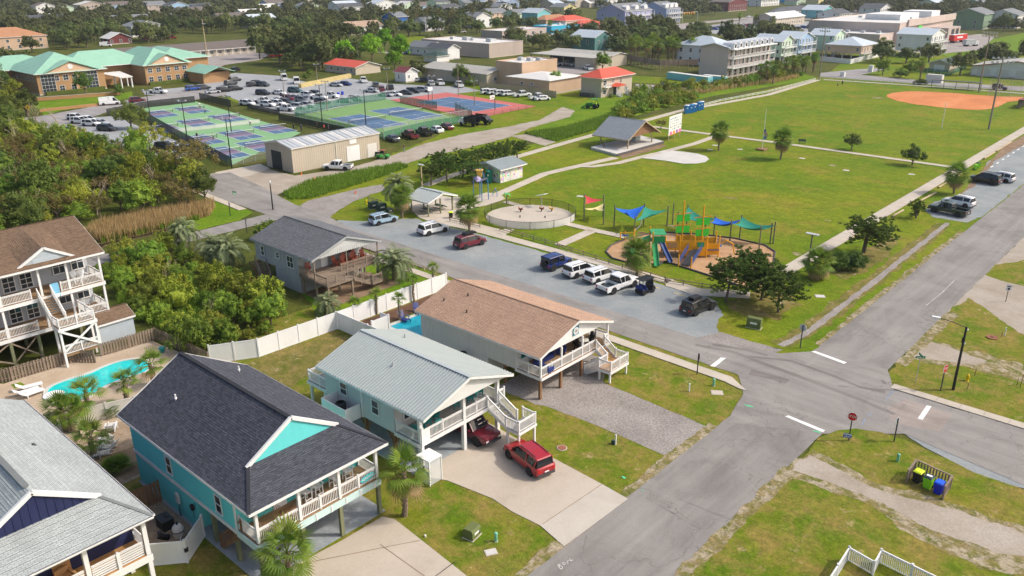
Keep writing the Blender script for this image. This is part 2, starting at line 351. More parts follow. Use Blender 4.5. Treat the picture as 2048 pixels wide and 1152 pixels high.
def slab_walk(name,line,w,seg=1.6,z=0.10,m='concrete',gap=0.03):
 root=sheet(name,strip(line,w+0.02),0.035,'brown_dirt')
 cache={}
 for i in range(len(line)-1):
  a,b=Vector(line[i]),Vector(line[i+1]);L=(b-a).length;k=max(1,round(L/seg));s=L/k;ang=math.atan2((b-a).y,(b-a).x)
  key=(round(s,2))
  if key not in cache:
   q=box(-s/2+gap/2,s/2-gap/2,-w/2,w/2,-0.06,0);cache[key]=q.mesh('slab',m)
  for j in range(k):
   p=a+(b-a)*((j+.5)/k)
   link('slab',cache[key],root,(p.x,p.y,z+(0.006 if j%2 else 0)+0.003*(i%2)),ang)
 return root
 # ================================================================ GROUND
q=MB();q.quad((-3200,-600,0),(1800,-600,0),(1800,3200,0),(-3200,3200,0));o=link('ground',q.mesh('ground','ground_cover'));tag(o,None,None,None,'structure')
sheet('lawn',rect(-75,-27.0,-20,66),0.02,'lawn_yard')
sheet('lawn',rect(-116.5,-27.2,72,296),0.022,'lawn_park',0.3)
sheet('field',[(-103.28,70.21),(-115.73,128.31),(-148.76,199.81),(-193.12,234.86),(-199.37,186.18),(-139.73,129.94),(-121.26,78.89),(-118.14,72.80)],0.014,'lawn_park',0.6)
sheet('bank',[(-123.20,139.33),(-113.39,141.66),(-119.87,176.25),(-122.55,224.51),(-114.87,286.71),(-126.84,297.54),(-137.95,245.41),(-148.15,199.00),(-133.10,162.08)],0.017,'lawn_fresh',0.5)
sheet('field',[(-40,290),(-115,290),(-150,420),(40,420),(40,120),(-10,130),(-15,290)],0.012,'lawn_park',0.5)
sheet('lawn',[(-126.64,67.55),(-114.90,65.62),(-112.65,62.06),(-112.47,55.33),(-114.04,50.71),(-123.23,60.29)],0.022,'lawn_fresh',0.3)
sheet('lawn',[(-107.28,61.53),(-71.17,47.16),(-68.27,61.73),(-72.74,65.90),(-76.06,65.47),(-91.72,67.07)],0.024,'lawn_fresh',0.4)
sheet('lawn',[(-268.38,86.17),(-264.53,109.35),(-269.24,117.00),(-255.00,110.48),(-245.09,85.74),(-239.43,79.80)],0.03,'lawn_fresh',0.4)
sheet('lawn',[(-233.19,128.81),(-232.56,140.44),(-212.47,139.65),(-208.18,128.43),(-221.79,125.45)],0.03,'lawn_park',0.4)
sheet('field',[(-383.47,327.67),(-356.16,330.14),(-317.47,287.24),(-320.90,273.79)],0.03,'lawn_park',0.4)
sheet('field',[(-116.59,406.03),(-109.90,561.79),(-95.90,531.04),(-80.31,450.75),(-101.67,389.72)],0.03,'lawn_fresh',0.5)
sheet('field',[(-173.69,250.95),(-141.87,258.96),(-137.95,245.41),(-159.14,235.99)],0.03,'lawn_park',0.4)
sheet('street',rect(-27.3,-20.25,-30,400),0.05,'asphalt_street',0.10,1.0)
sheet('street',[(-144.54,72.49),(-142.68,77.83),(-129.11,75.84),(-113.57,72.65),(-104.22,72.29),(-97,70.6),(-36,70.4),(-29.5,72.6),(-27.0,75.5),(-26,64),(-27.2,57.6),(-28.3,62.5),(-30.5,65.6),(-109,66.3),(-136,66.8)],0.054,'asphalt_cross',0.08,1.0)
sheet('street',[(-27,57),(-26,76),(-20.3,76),(-18.4,72.3),(12,72.3),(12,63.0),(-6.1,63.4),(-15.2,65.0),(-20.3,60.5)],0.058,'asphalt_cross',0.08,1.0)
sheet('asphalt_patch',[(-17.76,68.66),(-17.00,71.12),(-13.14,71.03),(-13.07,67.29),(-15.95,66.34),(-16.86,66.62)],0.062,'asphalt_warm',0.08)
for i_,(ln,w_)in enumerate((([(-36.94,68.78),(-32.98,69.78),(-27.97,69.24),(-23.87,68.81),(-20.06,68.42),(-16.83,67.77)],.55),([(-32.28,69.49),(-28.09,71.71),(-23.98,71.38),(-20.93,70.76),(-18.88,71.31)],.4),([(-35.60,69.96),(-32.56,71.08),(-30.24,71.29)],.5),([(-29.88,66.86),(-27.82,67.31),(-26.33,67.30)],1.1))):sheet('tyre_track',strip(ln,w_),0.0625+.0012*i_,'asphalt_dark',0.12,0.4)
sheet('tar_seam',strip([(-26.36,43.53),(-21.48,42.91)],.08),0.056,'asphalt_dark',.1,.3);sheet('tar_seam',strip([(-24.30,44.96),(-20.29,45.28)],.08),0.056,'asphalt_dark',.1,.3)
sheet('asphalt_patch',[(-27.61,41.22),(-27.25,43.56),(-27.25,36.37),(-27.23,35.16)],0.057,'asphalt_warm',0.15,0.4)
sheet('lane',[(-112.2,66.5),(-112,45),(-111,10),(-114,-20),(-110,-20),(-107.4,10),(-108.2,45),(-108.2,66.5)],0.05,'asphalt_cross',0.1)
sheet('lane',[(-112.43,72.84),(-102.41,70.97),(-104.83,74.38),(-107.47,79.17),(-109.27,84.80),(-109.83,88.80),(-113.35,90.92),(-114.12,86.47),(-114.02,78.93),(-114.10,75.46)],0.046,'gravel_grey',0.25)
sheet('road',[(-121.30,302.11),(-116.57,318.24),(-109.95,334.41),(-107.21,328.06),(-107.78,305.53),(-93.94,304.10),(-77.46,302.36),(-50.11,309.41),(-47.78,296.85),(-74.94,293.26),(-90.38,293.26),(-106.48,291.90),(-116.56,290.76)],0.05,'asphalt_far',0.3)
sheet('road',[(-259.39,70.33),(-239.11,75.97),(-243.69,89.17),(-249.79,104.37),(-253.96,115.44),(-257.45,132.95),(-248.09,137.73),(-237.80,131.80),(-235.44,120.31),(-239.14,108.34),(-234.41,94.79),(-224.74,84.19),(-208.33,72.95),(-217.06,70.54),(-245.84,66.25)],0.05,'asphalt_far',0.3)
sheet('road',[(-356.25,168.82),(-359.02,188.80),(-355.18,213.03),(-342.34,214.19),(-322.34,196.50),(-316.10,176.47),(-303.63,164.00),(-328.46,171.16)],0.05,'lot_tan',0.3)
sheet('road',[(-309,250),(-297,250),(-297,1200),(-309,1200)],0.06,'lot_tan',0.3)
sheet('road',[(-279.28,472.64),(-303.52,641.73),(-298.52,927.79),(-256.22,1419.95),(-230.00,1278.66),(-261.68,842.69),(-258.97,564.15),(-258.34,466.64)],0.055,'asphalt_far',0.3)
sheet('parking_lot',[(-304.83,430.45),(-301.60,467.08),(-299.37,506.28),(-267.03,482.13),(-254.76,448.50),(-261.65,395.73),(-276.46,393.00)],0.05,'lot_tan',0.3)
sheet('parking_lot',[(-258.85,455.62),(-258.97,564.15),(-245.83,618.07),(-199.81,512.20),(-199.77,462.60),(-222.38,435.66)],0.05,'lot_grey',0.3)
sheet('parking_lot',[(-143.50,426.66),(-137.94,460.70),(-127.11,538.55),(-115.15,520.24),(-101.13,433.96),(-109.43,402.96),(-125.90,401.53)],0.05,'lot_tan',0.3)
sheet('parking_lot',[(-336.95,374.08),(-335.67,417.53),(-312.68,403.21),(-289.69,364.81),(-291.91,330.23),(-304.24,328.30)],0.05,'lot_tan',0.3)
sheet('parking_lot',[(-155.69,233.86),(-143.55,237.54),(-131.94,234.96),(-132.22,217.73),(-142.65,217.28)],0.05,'lot_tan',0.3)
sheet('parking_lot',[(-283.77,155.88),(-287.91,164.37),(-266.73,170.01),(-241.74,165.48),(-243.63,181.62),(-218.68,181.34),(-193.96,192.27),(-183.43,188.89),(-185.79,175.47),(-190.82,157.89),(-191.09,141.69),(-188.57,125.02),(-198.49,123.01),(-212.56,124.73),(-238.04,131.59),(-257.28,115.44),(-266.74,119.09),(-263.71,137.20)],0.045,'lot_grey',0.3)
sheet('parking_lot',[(-212.40,74.51),(-227.41,85.91),(-225.00,92.04),(-196.61,87.99),(-166.60,84.64),(-158.37,72.74),(-181.45,71.89)],0.044,'lot_grey',0.4)
sheet('parking_lot',[(-208.13,247.03),(-209.96,288.25),(-183.74,252.51),(-190.34,237.16)],0.05,'lot_tan',0.3)
sheet('parking_lot',[(-97,70.5),(-101.02,71.82),(-97.57,74.12),(-94.92,77.85),(-92.58,80.60),(-90.74,80.07),(-88.31,80.10),(-82.16,81.11),(-73.09,80.93),(-48.18,81.13),(-44.16,81.18),(-41.38,80.91),(-38.53,77.56),(-37.82,74.72),(-36.35,72.90),(-36.04,69.73),(-45,70.3)],0.04,'gravel_blue',0.25,0.7)
sheet('shoulder',[(-37.95,69.50),(-36.60,73.36),(-33.12,73.27),(-29.73,73.57),(-29.90,71.14),(-35.20,68.74)],0.042,'gravel_grey',0.25)
sheet('parking_lot',[(-35.06,136.20),(-35.65,142.76),(-34.12,147.41),(-33.80,152.00),(-33.86,158.31),(-36.81,180.42),(-37.19,195.75),(-37.0,232),(-37,330),(-27.6,330),(-27.5,140),(-28.21,133.50),(-30.93,133.23),(-33.14,133.44)],0.036,'gravel_blue',0.25,0.7)
sheet('verge',[(-34.12,147.41),(-33.80,152.00),(-35.63,170.26),(-38.10,197.67),(-38.0,240),(-38.0,330),(-35.0,330),(-35.0,225),(-36.06,182.84),(-33.53,158.60)],0.040,'brown_dirt',0.25,0.7)
sheet('dirt_track',[(-144.04,72.92),(-144.61,80.02),(-139.81,84.17),(-130.82,84.34),(-128.32,95.20),(-130.71,107.55),(-135.00,120.93),(-136.17,134.60),(-134.78,149.47),(-135.04,160.43),(-143.79,180.50),(-136.92,177.33),(-132.02,168.92),(-129.65,150.29),(-125.36,137.48),(-124.15,121.09),(-124.58,112.82),(-122.26,102.71),(-123.00,91.10),(-123.61,81.56),(-122.10,75.89),(-120.51,72.87),(-130.47,74.66),(-139.02,75.18)],0.044,'pale_dirt',0.35)
sheet('dirt_track',[(-126.53,139.62),(-124.62,144.47),(-114.06,141.08),(-113.10,136.12)],0.042,'pale_dirt',0.3)
sheet('apron',[(-144.87,75.94),(-144.78,85.63),(-139.81,84.73),(-137.24,78.79),(-138.66,74.47)],0.05,'concrete',0.05)
sheet('dirt_track',strip([(-30.33,74.29),(-29.62,78.83),(-29.66,84.43),(-29.70,96.46),(-30.06,112.30),(-30.40,131.59)],0.75),0.034,'gravel_grey',0.2,0.5)
sheet('bare_earth',strip([(-30.43,74.52),(-29.83,79.32),(-29.88,84.97),(-29.95,97.13),(-30.26,112.94),(-30.66,131.02)],2.2),0.030,'lawn_dry',0.5,0.5)
sheet('bare_earth',[(-36.45,98.93),(-35.05,105.25),(-34.59,116.96),(-33.40,119.53),(-31.81,110.77),(-31.82,101.76),(-32.68,97.45)],0.028,'lawn_dry',0.8,0.5)
sheet('bare_earth',[(-40.21,81.13),(-38.68,92.19),(-33.42,86.09),(-33.25,80.54),(-37.05,78.67)],0.028,'lawn_dry',0.8,0.5)
sheet('verge',rect(-20.3,12,92,330),0.024,'pale_dirt',0.3)
sheet('lawn',[(-20.0,72.6),(12,72.6),(12,92),(-4,95),(-13,94),(-19.48,100.97),(-20.16,96.58),(-19.95,86.18),(-20.1,82)],0.028,'lawn_yard',0.3,0.5)
sheet('lawn',[(-20.55,110.92),(-20.29,115.59),(-17.45,121.18),(-13.83,113.98),(-15.05,109.32),(-18.33,109.58)],0.034,'lawn_yard',0.3)
sheet('bare_earth',[(-20.50,82.01),(-20.03,85.30),(-18.15,85.98),(-16.05,85.17),(-14.74,86.33),(-12.92,85.67),(-11.15,85.93),(-9.42,81.58),(-12.53,81.76),(-14.16,81.71),(-16.17,80.93),(-18.15,79.90),(-19.93,80.38)],0.036,'dirt_grassy',0.4,0.4)
sheet('bare_earth',[(-20.31,81.87),(-19.83,84.98),(-17.78,85.36),(-15.24,84.52),(-13.65,84.45),(-14.26,82.46),(-16.75,81.71),(-19.16,80.47)],0.040,'pale_dirt',0.3,0.4)
sheet('lawn',[(-67.42,35.11),(-67.89,37.62),(-67.39,46.24),(-63.78,48.07),(-61.07,42.89),(-60.83,37.47),(-59.72,34.57)],0.03,'lawn_dry',0.4)
sheet('dirt_track',[(-19.87,53.80),(-19.74,56.78),(-18.71,56.75),(-17.27,56.38),(-14.71,55.60),(-13.01,55.87),(-11.35,56.14),(-9.05,56.86),(-7.11,57.07),(-4.43,57.00),(-2.36,55.18),(-3.97,54.72),(-5.91,53.72),(-8.12,53.45),(-10.52,53.45),(-12.39,54.04),(-14.72,54.35),(-16.91,54.07),(-17.87,54.08),(-19.16,54.08)],0.074,'pale_dirt',0.3,0.3)
sheet('bare_earth',[(-20.27,52.74),(-19.86,57.74),(-18.38,57.60),(-14.14,56.45),(-11.24,57.36),(-4.61,57.90),(-2.17,54.10),(-5.24,52.62),(-7.93,51.52),(-11.24,52.01),(-13.80,53.49),(-16.54,53.06)],0.070,'dirt_grassy',0.4,0.3)
sheet('lawn',[(-20.2,-10),(-20.25,53),(-19.88,55.43),(-20.07,57.55),(-20.14,59.88),(-19.62,61.69),(-18.53,63.19),(-16.78,64.00),(-14.82,64.09),(-12.73,63.66),(-9.28,62.76),(-5.60,62.78),(20,61),(20,-10)],0.066,'lawn_yard',0.15,0.4)
sheet('bare_earth',[(-9.97,53.14),(-7.63,53.81),(-4.02,55.00),(-3.59,52.84),(-6.07,51.25),(-8.32,51.83)],0.072,'dirt_grassy',0.4,0.4)
sheet('shoulder',[(-14.99,64.86),(-13.11,65.30),(-6.08,65.15),(-4.51,63.75),(-6.03,62.97),(-9.31,62.90),(-12.78,63.82)],0.040,'gravel_blue',0.2,0.5)
sheet('verge',strip([(-27.6,20),(-27.65,44),(-27.7,56)],0.9),0.046,'dirt_grassy',0.3,0.4)
sheet('verge',strip([(-20.0,20),(-19.95,54)],1.0),0.0685,'dirt_grassy',0.3,0.4)
sheet('verge',strip([(-27.55,77),(-27.6,128)],0.7),0.046,'dirt_grassy',0.3,0.4)
sheet('verge',strip([(-19.8,78),(-19.7,95)],1.2),0.046,'dirt_grassy',0.4,0.4)
sheet('driveway',[(-41.2,48.6),(-46,48.5),(-46,60.0),(-41.2,60.0),(-39.21,55.91),(-27.43,55.31),(-27.32,49.21),(-35.17,49.31),(-40.41,48.98)],0.032,'gravel_grey',0.12,0.5)
dw=sheet('driveway',[(-52.5,34.2),(-41.2,34.2),(-38.64,35.39),(-34.56,36.01),(-32.47,35.81),(-29.97,35.94),(-27.35,35.32),(-27.15,42.51),(-29.60,42.73),(-34.41,43.02),(-38.26,43.22),(-41.2,43.5),(-52.5,43.5)],0.06,'concrete_drive',thick=0.05)
sheet('driveway_apron',[(-29.97,35.94),(-27.35,35.32),(-27.15,42.51),(-29.60,42.73)],0.068,'concrete_apron',thick=0.05)
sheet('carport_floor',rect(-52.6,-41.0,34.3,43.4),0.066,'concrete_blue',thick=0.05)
dw=sheet('driveway',[(-39.4,19.9),(-38.94,25.90),(-38.92,29.32),(-38.00,29.69),(-34.84,29.41),(-29.63,28.93),(-26.41,28.45),(-35.16,18.51),(-39.04,18.90)],0.06,'concrete_drive',thick=0.05)
for(a,b)in(((-39.05,22.55),(-35.00,29.33)),((-36.70,27.27),(-29.80,27.12)),((-29.92,36.14),(-29.63,42.78))):
 sheet('joint',strip([a,b],0.05),0.0715,'brown_dirt')
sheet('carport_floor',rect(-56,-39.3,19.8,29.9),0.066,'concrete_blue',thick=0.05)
sheet('joint',strip([(-31.64,27.57),(-31.70,29.40)],0.06),0.0715,BM)
slab_walk('sidewalk',[(-97,64.3),(-47,64.35)],1.25,1.5)
slab_walk('sidewalk',[(-47,64.35),(-30.6,64.1)],1.25,2.0)
sheet('kerb_end',[(-30.6,64.7),(-28.4,63.2),(-29.0,63.1),(-30.6,63.45)],0.10,'concrete',thick=0.06)
slab_walk('sidewalk',[(-18.8,72.9),(10,72.9)],1.0,1.9)
slab_walk('sidewalk',[(-138,66.6),(-117.5,65.4)],1.3,1.6)
slab_walk('sidewalk',[(-39.45,90),(-39.45,300)],2.0,2.0)
slab_walk('sidewalk',[(-82,82.3),(-48.5,82.6)],1.7,1.8)
sheet('sidewalk',[(-49.48,83.19),(-48.45,83.16),(-44.54,83.00),(-39.58,86.05),(-38.55,84.01),(-43.92,80.54),(-47.10,80.97),(-48.09,80.98)],0.10,'concrete',thick=0.06)
slab_walk('sidewalk',[(-40.6,171.4),(-75,171.9),(-90.57,171.15)],1.6,1.8)
slab_walk('sidewalk',[(-90.57,171.15),(-104.54,170.83),(-113.24,170.53)],1.6,1.8)
slab_walk('sidewalk',[(-90.57,171.15),(-89.65,159.08),(-90.49,140.88)],1.6,1.8)
slab_walk('sidewalk',[(-40,290.6),(-80,288.6),(-112.6,284)],1.8,2.2)
slab_walk('sidewalk',[(-113.74,282.34),(-110.78,238.46),(-115.26,195.67),(-113.36,166.83),(-111.66,140.22),(-110.14,122.10),(-109.77,114.06),(-108.47,102.62),(-106.76,95.19)],1.9,2.0)
slab_walk('sidewalk',[(-92.52,97.59),(-93.86,104.01),(-96.44,116.15),(-95.58,125.14),(-94.50,136.18)],1.8,1.8)
sheet('sidewalk',strip([(-95.58,125.14),(-93.26,126.57),(-91.28,132.31),(-90.92,139.88),(-90.53,144.66)],1.5),0.112,'concrete',thick=0.06)
sheet('plaza',[(-91.04,139.16),(-90.85,149.01),(-87.26,150.09),(-83.88,150.38),(-81.34,149.38),(-79.47,147.28),(-78.70,144.33),(-79.51,141.87),(-81.29,140.34),(-85.41,140.34)],0.105,'concrete_pale',thick=0.06)
sheet('bare_earth',[(-95.34,138.61),(-95.53,154.04),(-92.96,153.39),(-92.69,146.09),(-92.89,136.34)],0.03,'brown_dirt',0.2,0.5)
sheet('plaza',[(-103.11,87.54),(-104.32,89.96),(-103.13,91.89),(-97.17,92.70),(-94.98,95.88),(-95.18,98.78),(-92.90,99.87),(-90.05,98.03),(-89.49,94.37),(-89.78,91.72),(-89.24,88.32),(-84.99,84.38),(-82.82,84.54),(-77.94,84.79),(-76.58,82.77),(-82.51,81.46),(-88.63,80.51),(-92.55,80.99),(-96.90,83.18)],0.094,'concrete',thick=0.06)
sheet('sidewalk',strip([(-88.77,96.63),(-84.08,96.29),(-83.44,98.03)],1.3),0.10,'concrete',thick=0.06)
slab_walk('sidewalk',[(-73.38,93.46),(-67.97,93.49),(-62.76,93.89)],1.5,1.6)
slab_walk('sidewalk',[(-68.30,93.20),(-67.71,84.75)],1.6,1.6)
slab_walk('sidewalk',[(-77.18,82.88),(-77.88,85.82)],1.4,1.2)
cx,cy=(-79.92,92.71);ax,ay=(-74.77,97.20);bx,by=(-75.65,87.77)
ell=[(cx+(ax-cx)*math.cos(t)+(bx-cx)*math.sin(t),cy+(ay-cy)*math.cos(t)+(by-cy)*math.sin(t))for t in(i*math.pi/24 for i in range(48))]
sheet('splash_pad',ell,0.12,'concrete',thick=0.08)
SPLASH=ell
PG=[(-61.01,86.60),(-62.13,89.33),(-62.21,92.84),(-61.37,96.67),(-59.72,99.39),(-55.40,101.89),(-50.71,103.49),(-46.09,103.35),(-43.81,101.65),(-39.38,91.58),(-39.88,86.65),(-45.78,87.61),(-52.92,88.56),(-52.78,87.13),(-54.24,85.85),(-56.75,84.94),(-58.79,85.00)]
sheet('playground_chips',PG,0.05,'wood_chips',0.1)
o=sheet('infield',[(-83.75,261.15),(-83.84,266.60),(-82.04,272.37),(-78.55,275.30),(-70.62,277.69),(-63.74,277.95),(-57.34,279.31),(-52.11,282.39),(-50.51,274.78),(-53.05,268.94),(-52.81,258.52),(-53.83,250.93),(-57.14,247.04),(-63.20,246.34),(-71.34,247.52),(-77.22,251.04),(-81.19,255.32)],0.05,'infield_clay',0.3)
for a,b,w_ in(((-59.21,158.21),(-57.99,158.12),1.2),((-62.79,122.96),(-60.75,123.46),.8),((-42.04,103.20),(-40.84,102.87),.7),((-85.10,253.34),(-82.17,253.20),2.5),((-61.86,102.81),(-59.37,102.96),.9),((-44.91,121.05),(-44.01,121.13),.7)):sheet('bare_earth',strip([a,b],w_),0.03,'dirt_grassy',0.3,0.3)
sheet('ditch_water',strip([(-97,18),(-116.46,42.74),(-116.18,47.26),(-116.14,52.13),(-116.38,53.59)],1.5),0.018,'mulch',0.3)
mat_water('ditch',(0.02,0.018,0.012),0.1)
sheet('ditch_water',strip([(-97,18),(-116.46,42.74),(-116.18,47.26),(-116.14,52.13)],0.9),0.03,'ditch',0.3)
sheet('ditch_water',strip([(-117.93,76.41),(-118.02,80.78),(-118.16,86.27),(-119.18,93.36)],0.8),0.028,'ditch',0.3)
sheet('ditch_water',strip([(-117.74,146.34),(-119.43,160.77),(-119.97,176.17)],1.0),0.028,'ditch',0.3)
def mark(pts,m='road_paint',z=0.066):return sheet('road_marking',pts,z,m,0.03,0.3)
mark([(-23.76,61.18),(-23.61,61.54),(-20.27,61.22),(-20.30,60.78)]);mark([(-27.39,75.02),(-27.13,75.40),(-23.75,74.96),(-23.84,74.44)])
mark([(-33.36,65.46),(-33.51,67.80),(-33.05,68.06),(-32.89,65.59)]);mark([(-15.17,68.34),(-15.30,71.20),(-14.92,71.30),(-14.77,68.36)])
for a,b in(((-20.99,60.48),(-20.46,60.64)),((-27.32,60.68),(-26.60,60.85)),((-27.09,44.11),(-26.79,44.05)),((-29.10,44.55),(-28.78,44.49))):
 sheet('spray_mark',strip([a,b],0.12),0.072,'spray_green',0.12,0.15)
for a,b in(((-18.27,64.06),(-18.51,65.38)),((-18.30,69.61),(-18.44,71.95)),((-18.47,65.86),(-18.46,66.77))):
 sheet('spray_mark',strip([a,b],0.14),0.07,'spray_blue',0.06,0.2)
sheet('road_marking',strip([(-22.58,95.23),(-22.43,100.68),(-22.54,105.89)],0.05),0.066,'chalk',0.03,0.3)
def chalk(pts):
 for i in range(len(pts)-1):sheet('road_marking',strip([pts[i],pts[i+1]],0.05),0.068,'chalk')
chalk([(-26.53,33.62),(-26.12,33.41)]);chalk([(-26.53,33.62),(-26.44,33.76),(-26.35,33.59),(-26.23,33.70),(-26.08,33.57),(-26.12,33.41)])
chalk([(-26.38,33.94),(-26.34,34.10),(-26.20,34.03),(-26.21,33.84),(-26.38,33.94)]);chalk([(-26.31,34.26),(-26.08,34.14)]);chalk([(-26.28,34.23),(-26.24,34.45)]);chalk([(-26.31,34.58),(-26.09,34.46),(-26.08,34.66)])
for i in range(12):
 y=176+i*4.2
 sheet('road_marking',rect(-35.3,-35.05,y,y+1.6),0.062,'road_paint',0.04,0.3)
sheet('road_marking',strip([(-46.19,79.82),(-44.54,79.78)],0.14),0.05,'road_paint_yellow');sheet('road_marking',strip([(-49.37,80.09),(-48.14,79.83)],0.14),0.05,'road_paint_yellow')
# ================================================================ BUILDING BLOCKS
def slope(mb,a,b,c,d,course=0.17,step=0.022,mi=0):
 a,b,c,d=map(Vector,(a,b,c,d));nrm=(b-a).cross(d-a).normalized();e=(b-a).normalized()
 up=(d-a)-e*(d-a).dot(e)
 if up.length<1e-4:up=(c-b)-e*(c-b).dot(e)
 L=up.length;n=max(2,int(L/course))
 def U(p):return((p-a).dot(e),(p-a).dot(up.normalized()))
 for i in range(n):
  t0,t1=i/n,(i+1)/n
  p,q=a.lerp(d,t0),b.lerp(c,t0);r,s=b.lerp(c,t1),a.lerp(d,t1)
  P,Q=p+nrm*step,q+nrm*step
  mb.uv[len(mb.f)]=[U(p),U(q),U(r),U(s)];mb.add([P,Q,r,s],[(0,1,2,3)],mi)
  mb.uv[len(mb.f)]=[U(p)]*4;mb.add([p,q,Q,P],[(0,1,2,3)],mi)
 return mb
def ridge_cap(mb,p,q,w=0.16):
 p,q=Vector(p),Vector(q);L=(q-p).length;k=max(1,int(L/.3))
 for i in range(k):
  a,b=p.lerp(q,i/k),p.lerp(q,(i+.97)/k)
  mb.uv[len(mb.f)]=None;mb.bar(a+Vector((0,0,.015)),b+Vector((0,0,.035)),w,.03)
 return mb
def fascia(T,lines,m=WP,h=0.2,w=0.05,name='fascia'):
 for p,q in lines:
  T.part(name,MB().bar((p[0],p[1],p[2]-h/2-.01),(q[0],q[1],q[2]-h/2-.01),w,h),m)
def roof_gable(T,x0,x1,y0,y1,ze,zr,axis,m,ribs=0.0,course=0.17,trim=WP,under=WP,rib_m=None):
 mb=MB();xm,ym=(x0+x1)/2,(y0+y1)/2
 if axis=='x':F=[((x0,y0,ze),(x1,y0,ze),(x1,ym,zr),(x0,ym,zr)),((x1,y1,ze),(x0,y1,ze),(x0,ym,zr),(x1,ym,zr))]
 else:F=[((x1,y0,ze),(x1,y1,ze),(xm,y1,zr),(xm,y0,zr)),((x0,y1,ze),(x0,y0,ze),(xm,y0,zr),(xm,y1,zr))]
 for f in F:
  if ribs:mb.quad(*f)
  else:slope(mb,*f,course=course)
 if not ribs and course<0.9:ridge_cap(mb,F[0][3],F[0][2])
 o=T.part('roof',mb,m)
 th=.14
 us=MB()
 for f in F:us.quad(*[(p[0],p[1],p[2]-th)for p in f[::-1]])
 T.part('soffit',us,under,o)
 L=[]
 for a,b,c,d in F:L+=[(a,b),(a,d),(b,c)]
 for p,q in L:T.part('fascia',MB().bar((p[0],p[1],p[2]-.11),(q[0],q[1],q[2]-.11),.05,.2),trim,o)
 if ribs:
  for a,b,c,d in F:
   a,b,d=Vector(a),Vector(b),Vector(d);k=int((b-a).length/ribs);nrm=(b-a).cross(d-a).normalized()
   me=MB().bar(nrm*.03,d-a+nrm*.03,.06,.075,up=tuple(nrm)).mesh('roof_rib',rib_m or m)
   for i in range(k+1):
    p=a+(b-a)*((i+.02)/(k+.04));T.inst('roof_rib',me,tuple(p),o)if T.off!=(0,0,0)else link('roof_rib',me,o,tuple(p))
  T.part('ridge_cap',MB().bar((Vector(F[0][3])+Vector((0,0,.04))),Vector(F[0][2])+Vector((0,0,.04)),.35,.05),rib_m or m,o)
 return o
def roof_hip(T,x0,x1,y0,y1,ze,zr,m,inset=None,course=0.3,trim=WP,ribs=0):
 mb=MB();ym,xm=(y0+y1)/2,(x0+x1)/2
 if(x1-x0)>=(y1-y0):
  k=inset or(y1-y0)/2;A,B=(x0+k,ym,zr),(x1-k,ym,zr)
  F=[((x0,y0,ze),(x1,y0,ze),B,A),((x1,y1,ze),(x0,y1,ze),A,B),((x1,y0,ze),(x1,y1,ze),B,B),((x0,y1,ze),(x0,y0,ze),A,A)]
 else:
  k=inset or(x1-x0)/2;A,B=(xm,y0+k,zr),(xm,y1-k,zr)
  F=[((x1,y0,ze),(x1,y1,ze),B,A),((x0,y1,ze),(x0,y0,ze),A,B),((x0,y0,ze),(x1,y0,ze),A,A),((x1,y1,ze),(x0,y1,ze),B,B)]
 for f in F:slope(mb,*f,course=course)
 o=T.part('roof',mb,m)
 T.part('soffit',MB().quad((x0,y0,ze-.14),(x0,y1,ze-.14),(x1,y1,ze-.14),(x1,y0,ze-.14)),trim,o)
 for p,q in(((x0,y0),(x1,y0)),((x1,y0),(x1,y1)),((x1,y1),(x0,y1)),((x0,y1),(x0,y0))):T.part('fascia',MB().bar((*p,ze-.08),(*q,ze-.08),.05,.17),trim,o)
 return o
_wc={}
def win(T,face,pos,u,z,w,h,fm=WP,cols=1,rows=2,gm='glass',name='window',parent=None):
 k=(face,round(w,2),round(h,2),fm,cols,rows,gm)
 s=1 if face[0]=='+' else-1
 def B(mb,u0,u1,d0,d1,z0,z1):
  d0,d1=sorted((d0*s,d1*s))
  if face[1]=='x':mb.box(d0,d1,u0,u1,z0,z1)
  else:mb.box(u0,u1,d0,d1,z0,z1)
 if k not in _wc:
  f=MB();t=min(.09,w*.12)
  B(f,-w/2,w/2,0,.06,h-t,h);B(f,-w/2-.03,w/2+.03,0,.09,0,t);B(f,-w/2,-w/2+t,0,.06,t,h-t);B(f,w/2-t,w/2,0,.06,t,h-t)
  for i in range(1,cols):B(f,-w/2+w*i/cols-.025,-w/2+w*i/cols+.025,.01,.05,t,h-t)
  for i in range(1,rows):B(f,-w/2+t,w/2-t,.012,.055,h*i/rows-.03,h*i/rows+.03)
  g=MB();B(g,-w/2+t,w/2-t,.004,.03,t,h-t)
  _wc[k]=(f.mesh('window',fm),g.mesh('pane',gm))
 loc=(pos,u,z)if face[1]=='x' else(u,pos,z)
 o=T.inst(name,_wc[k][0],loc,parent);link('pane',_wc[k][1],o);return o
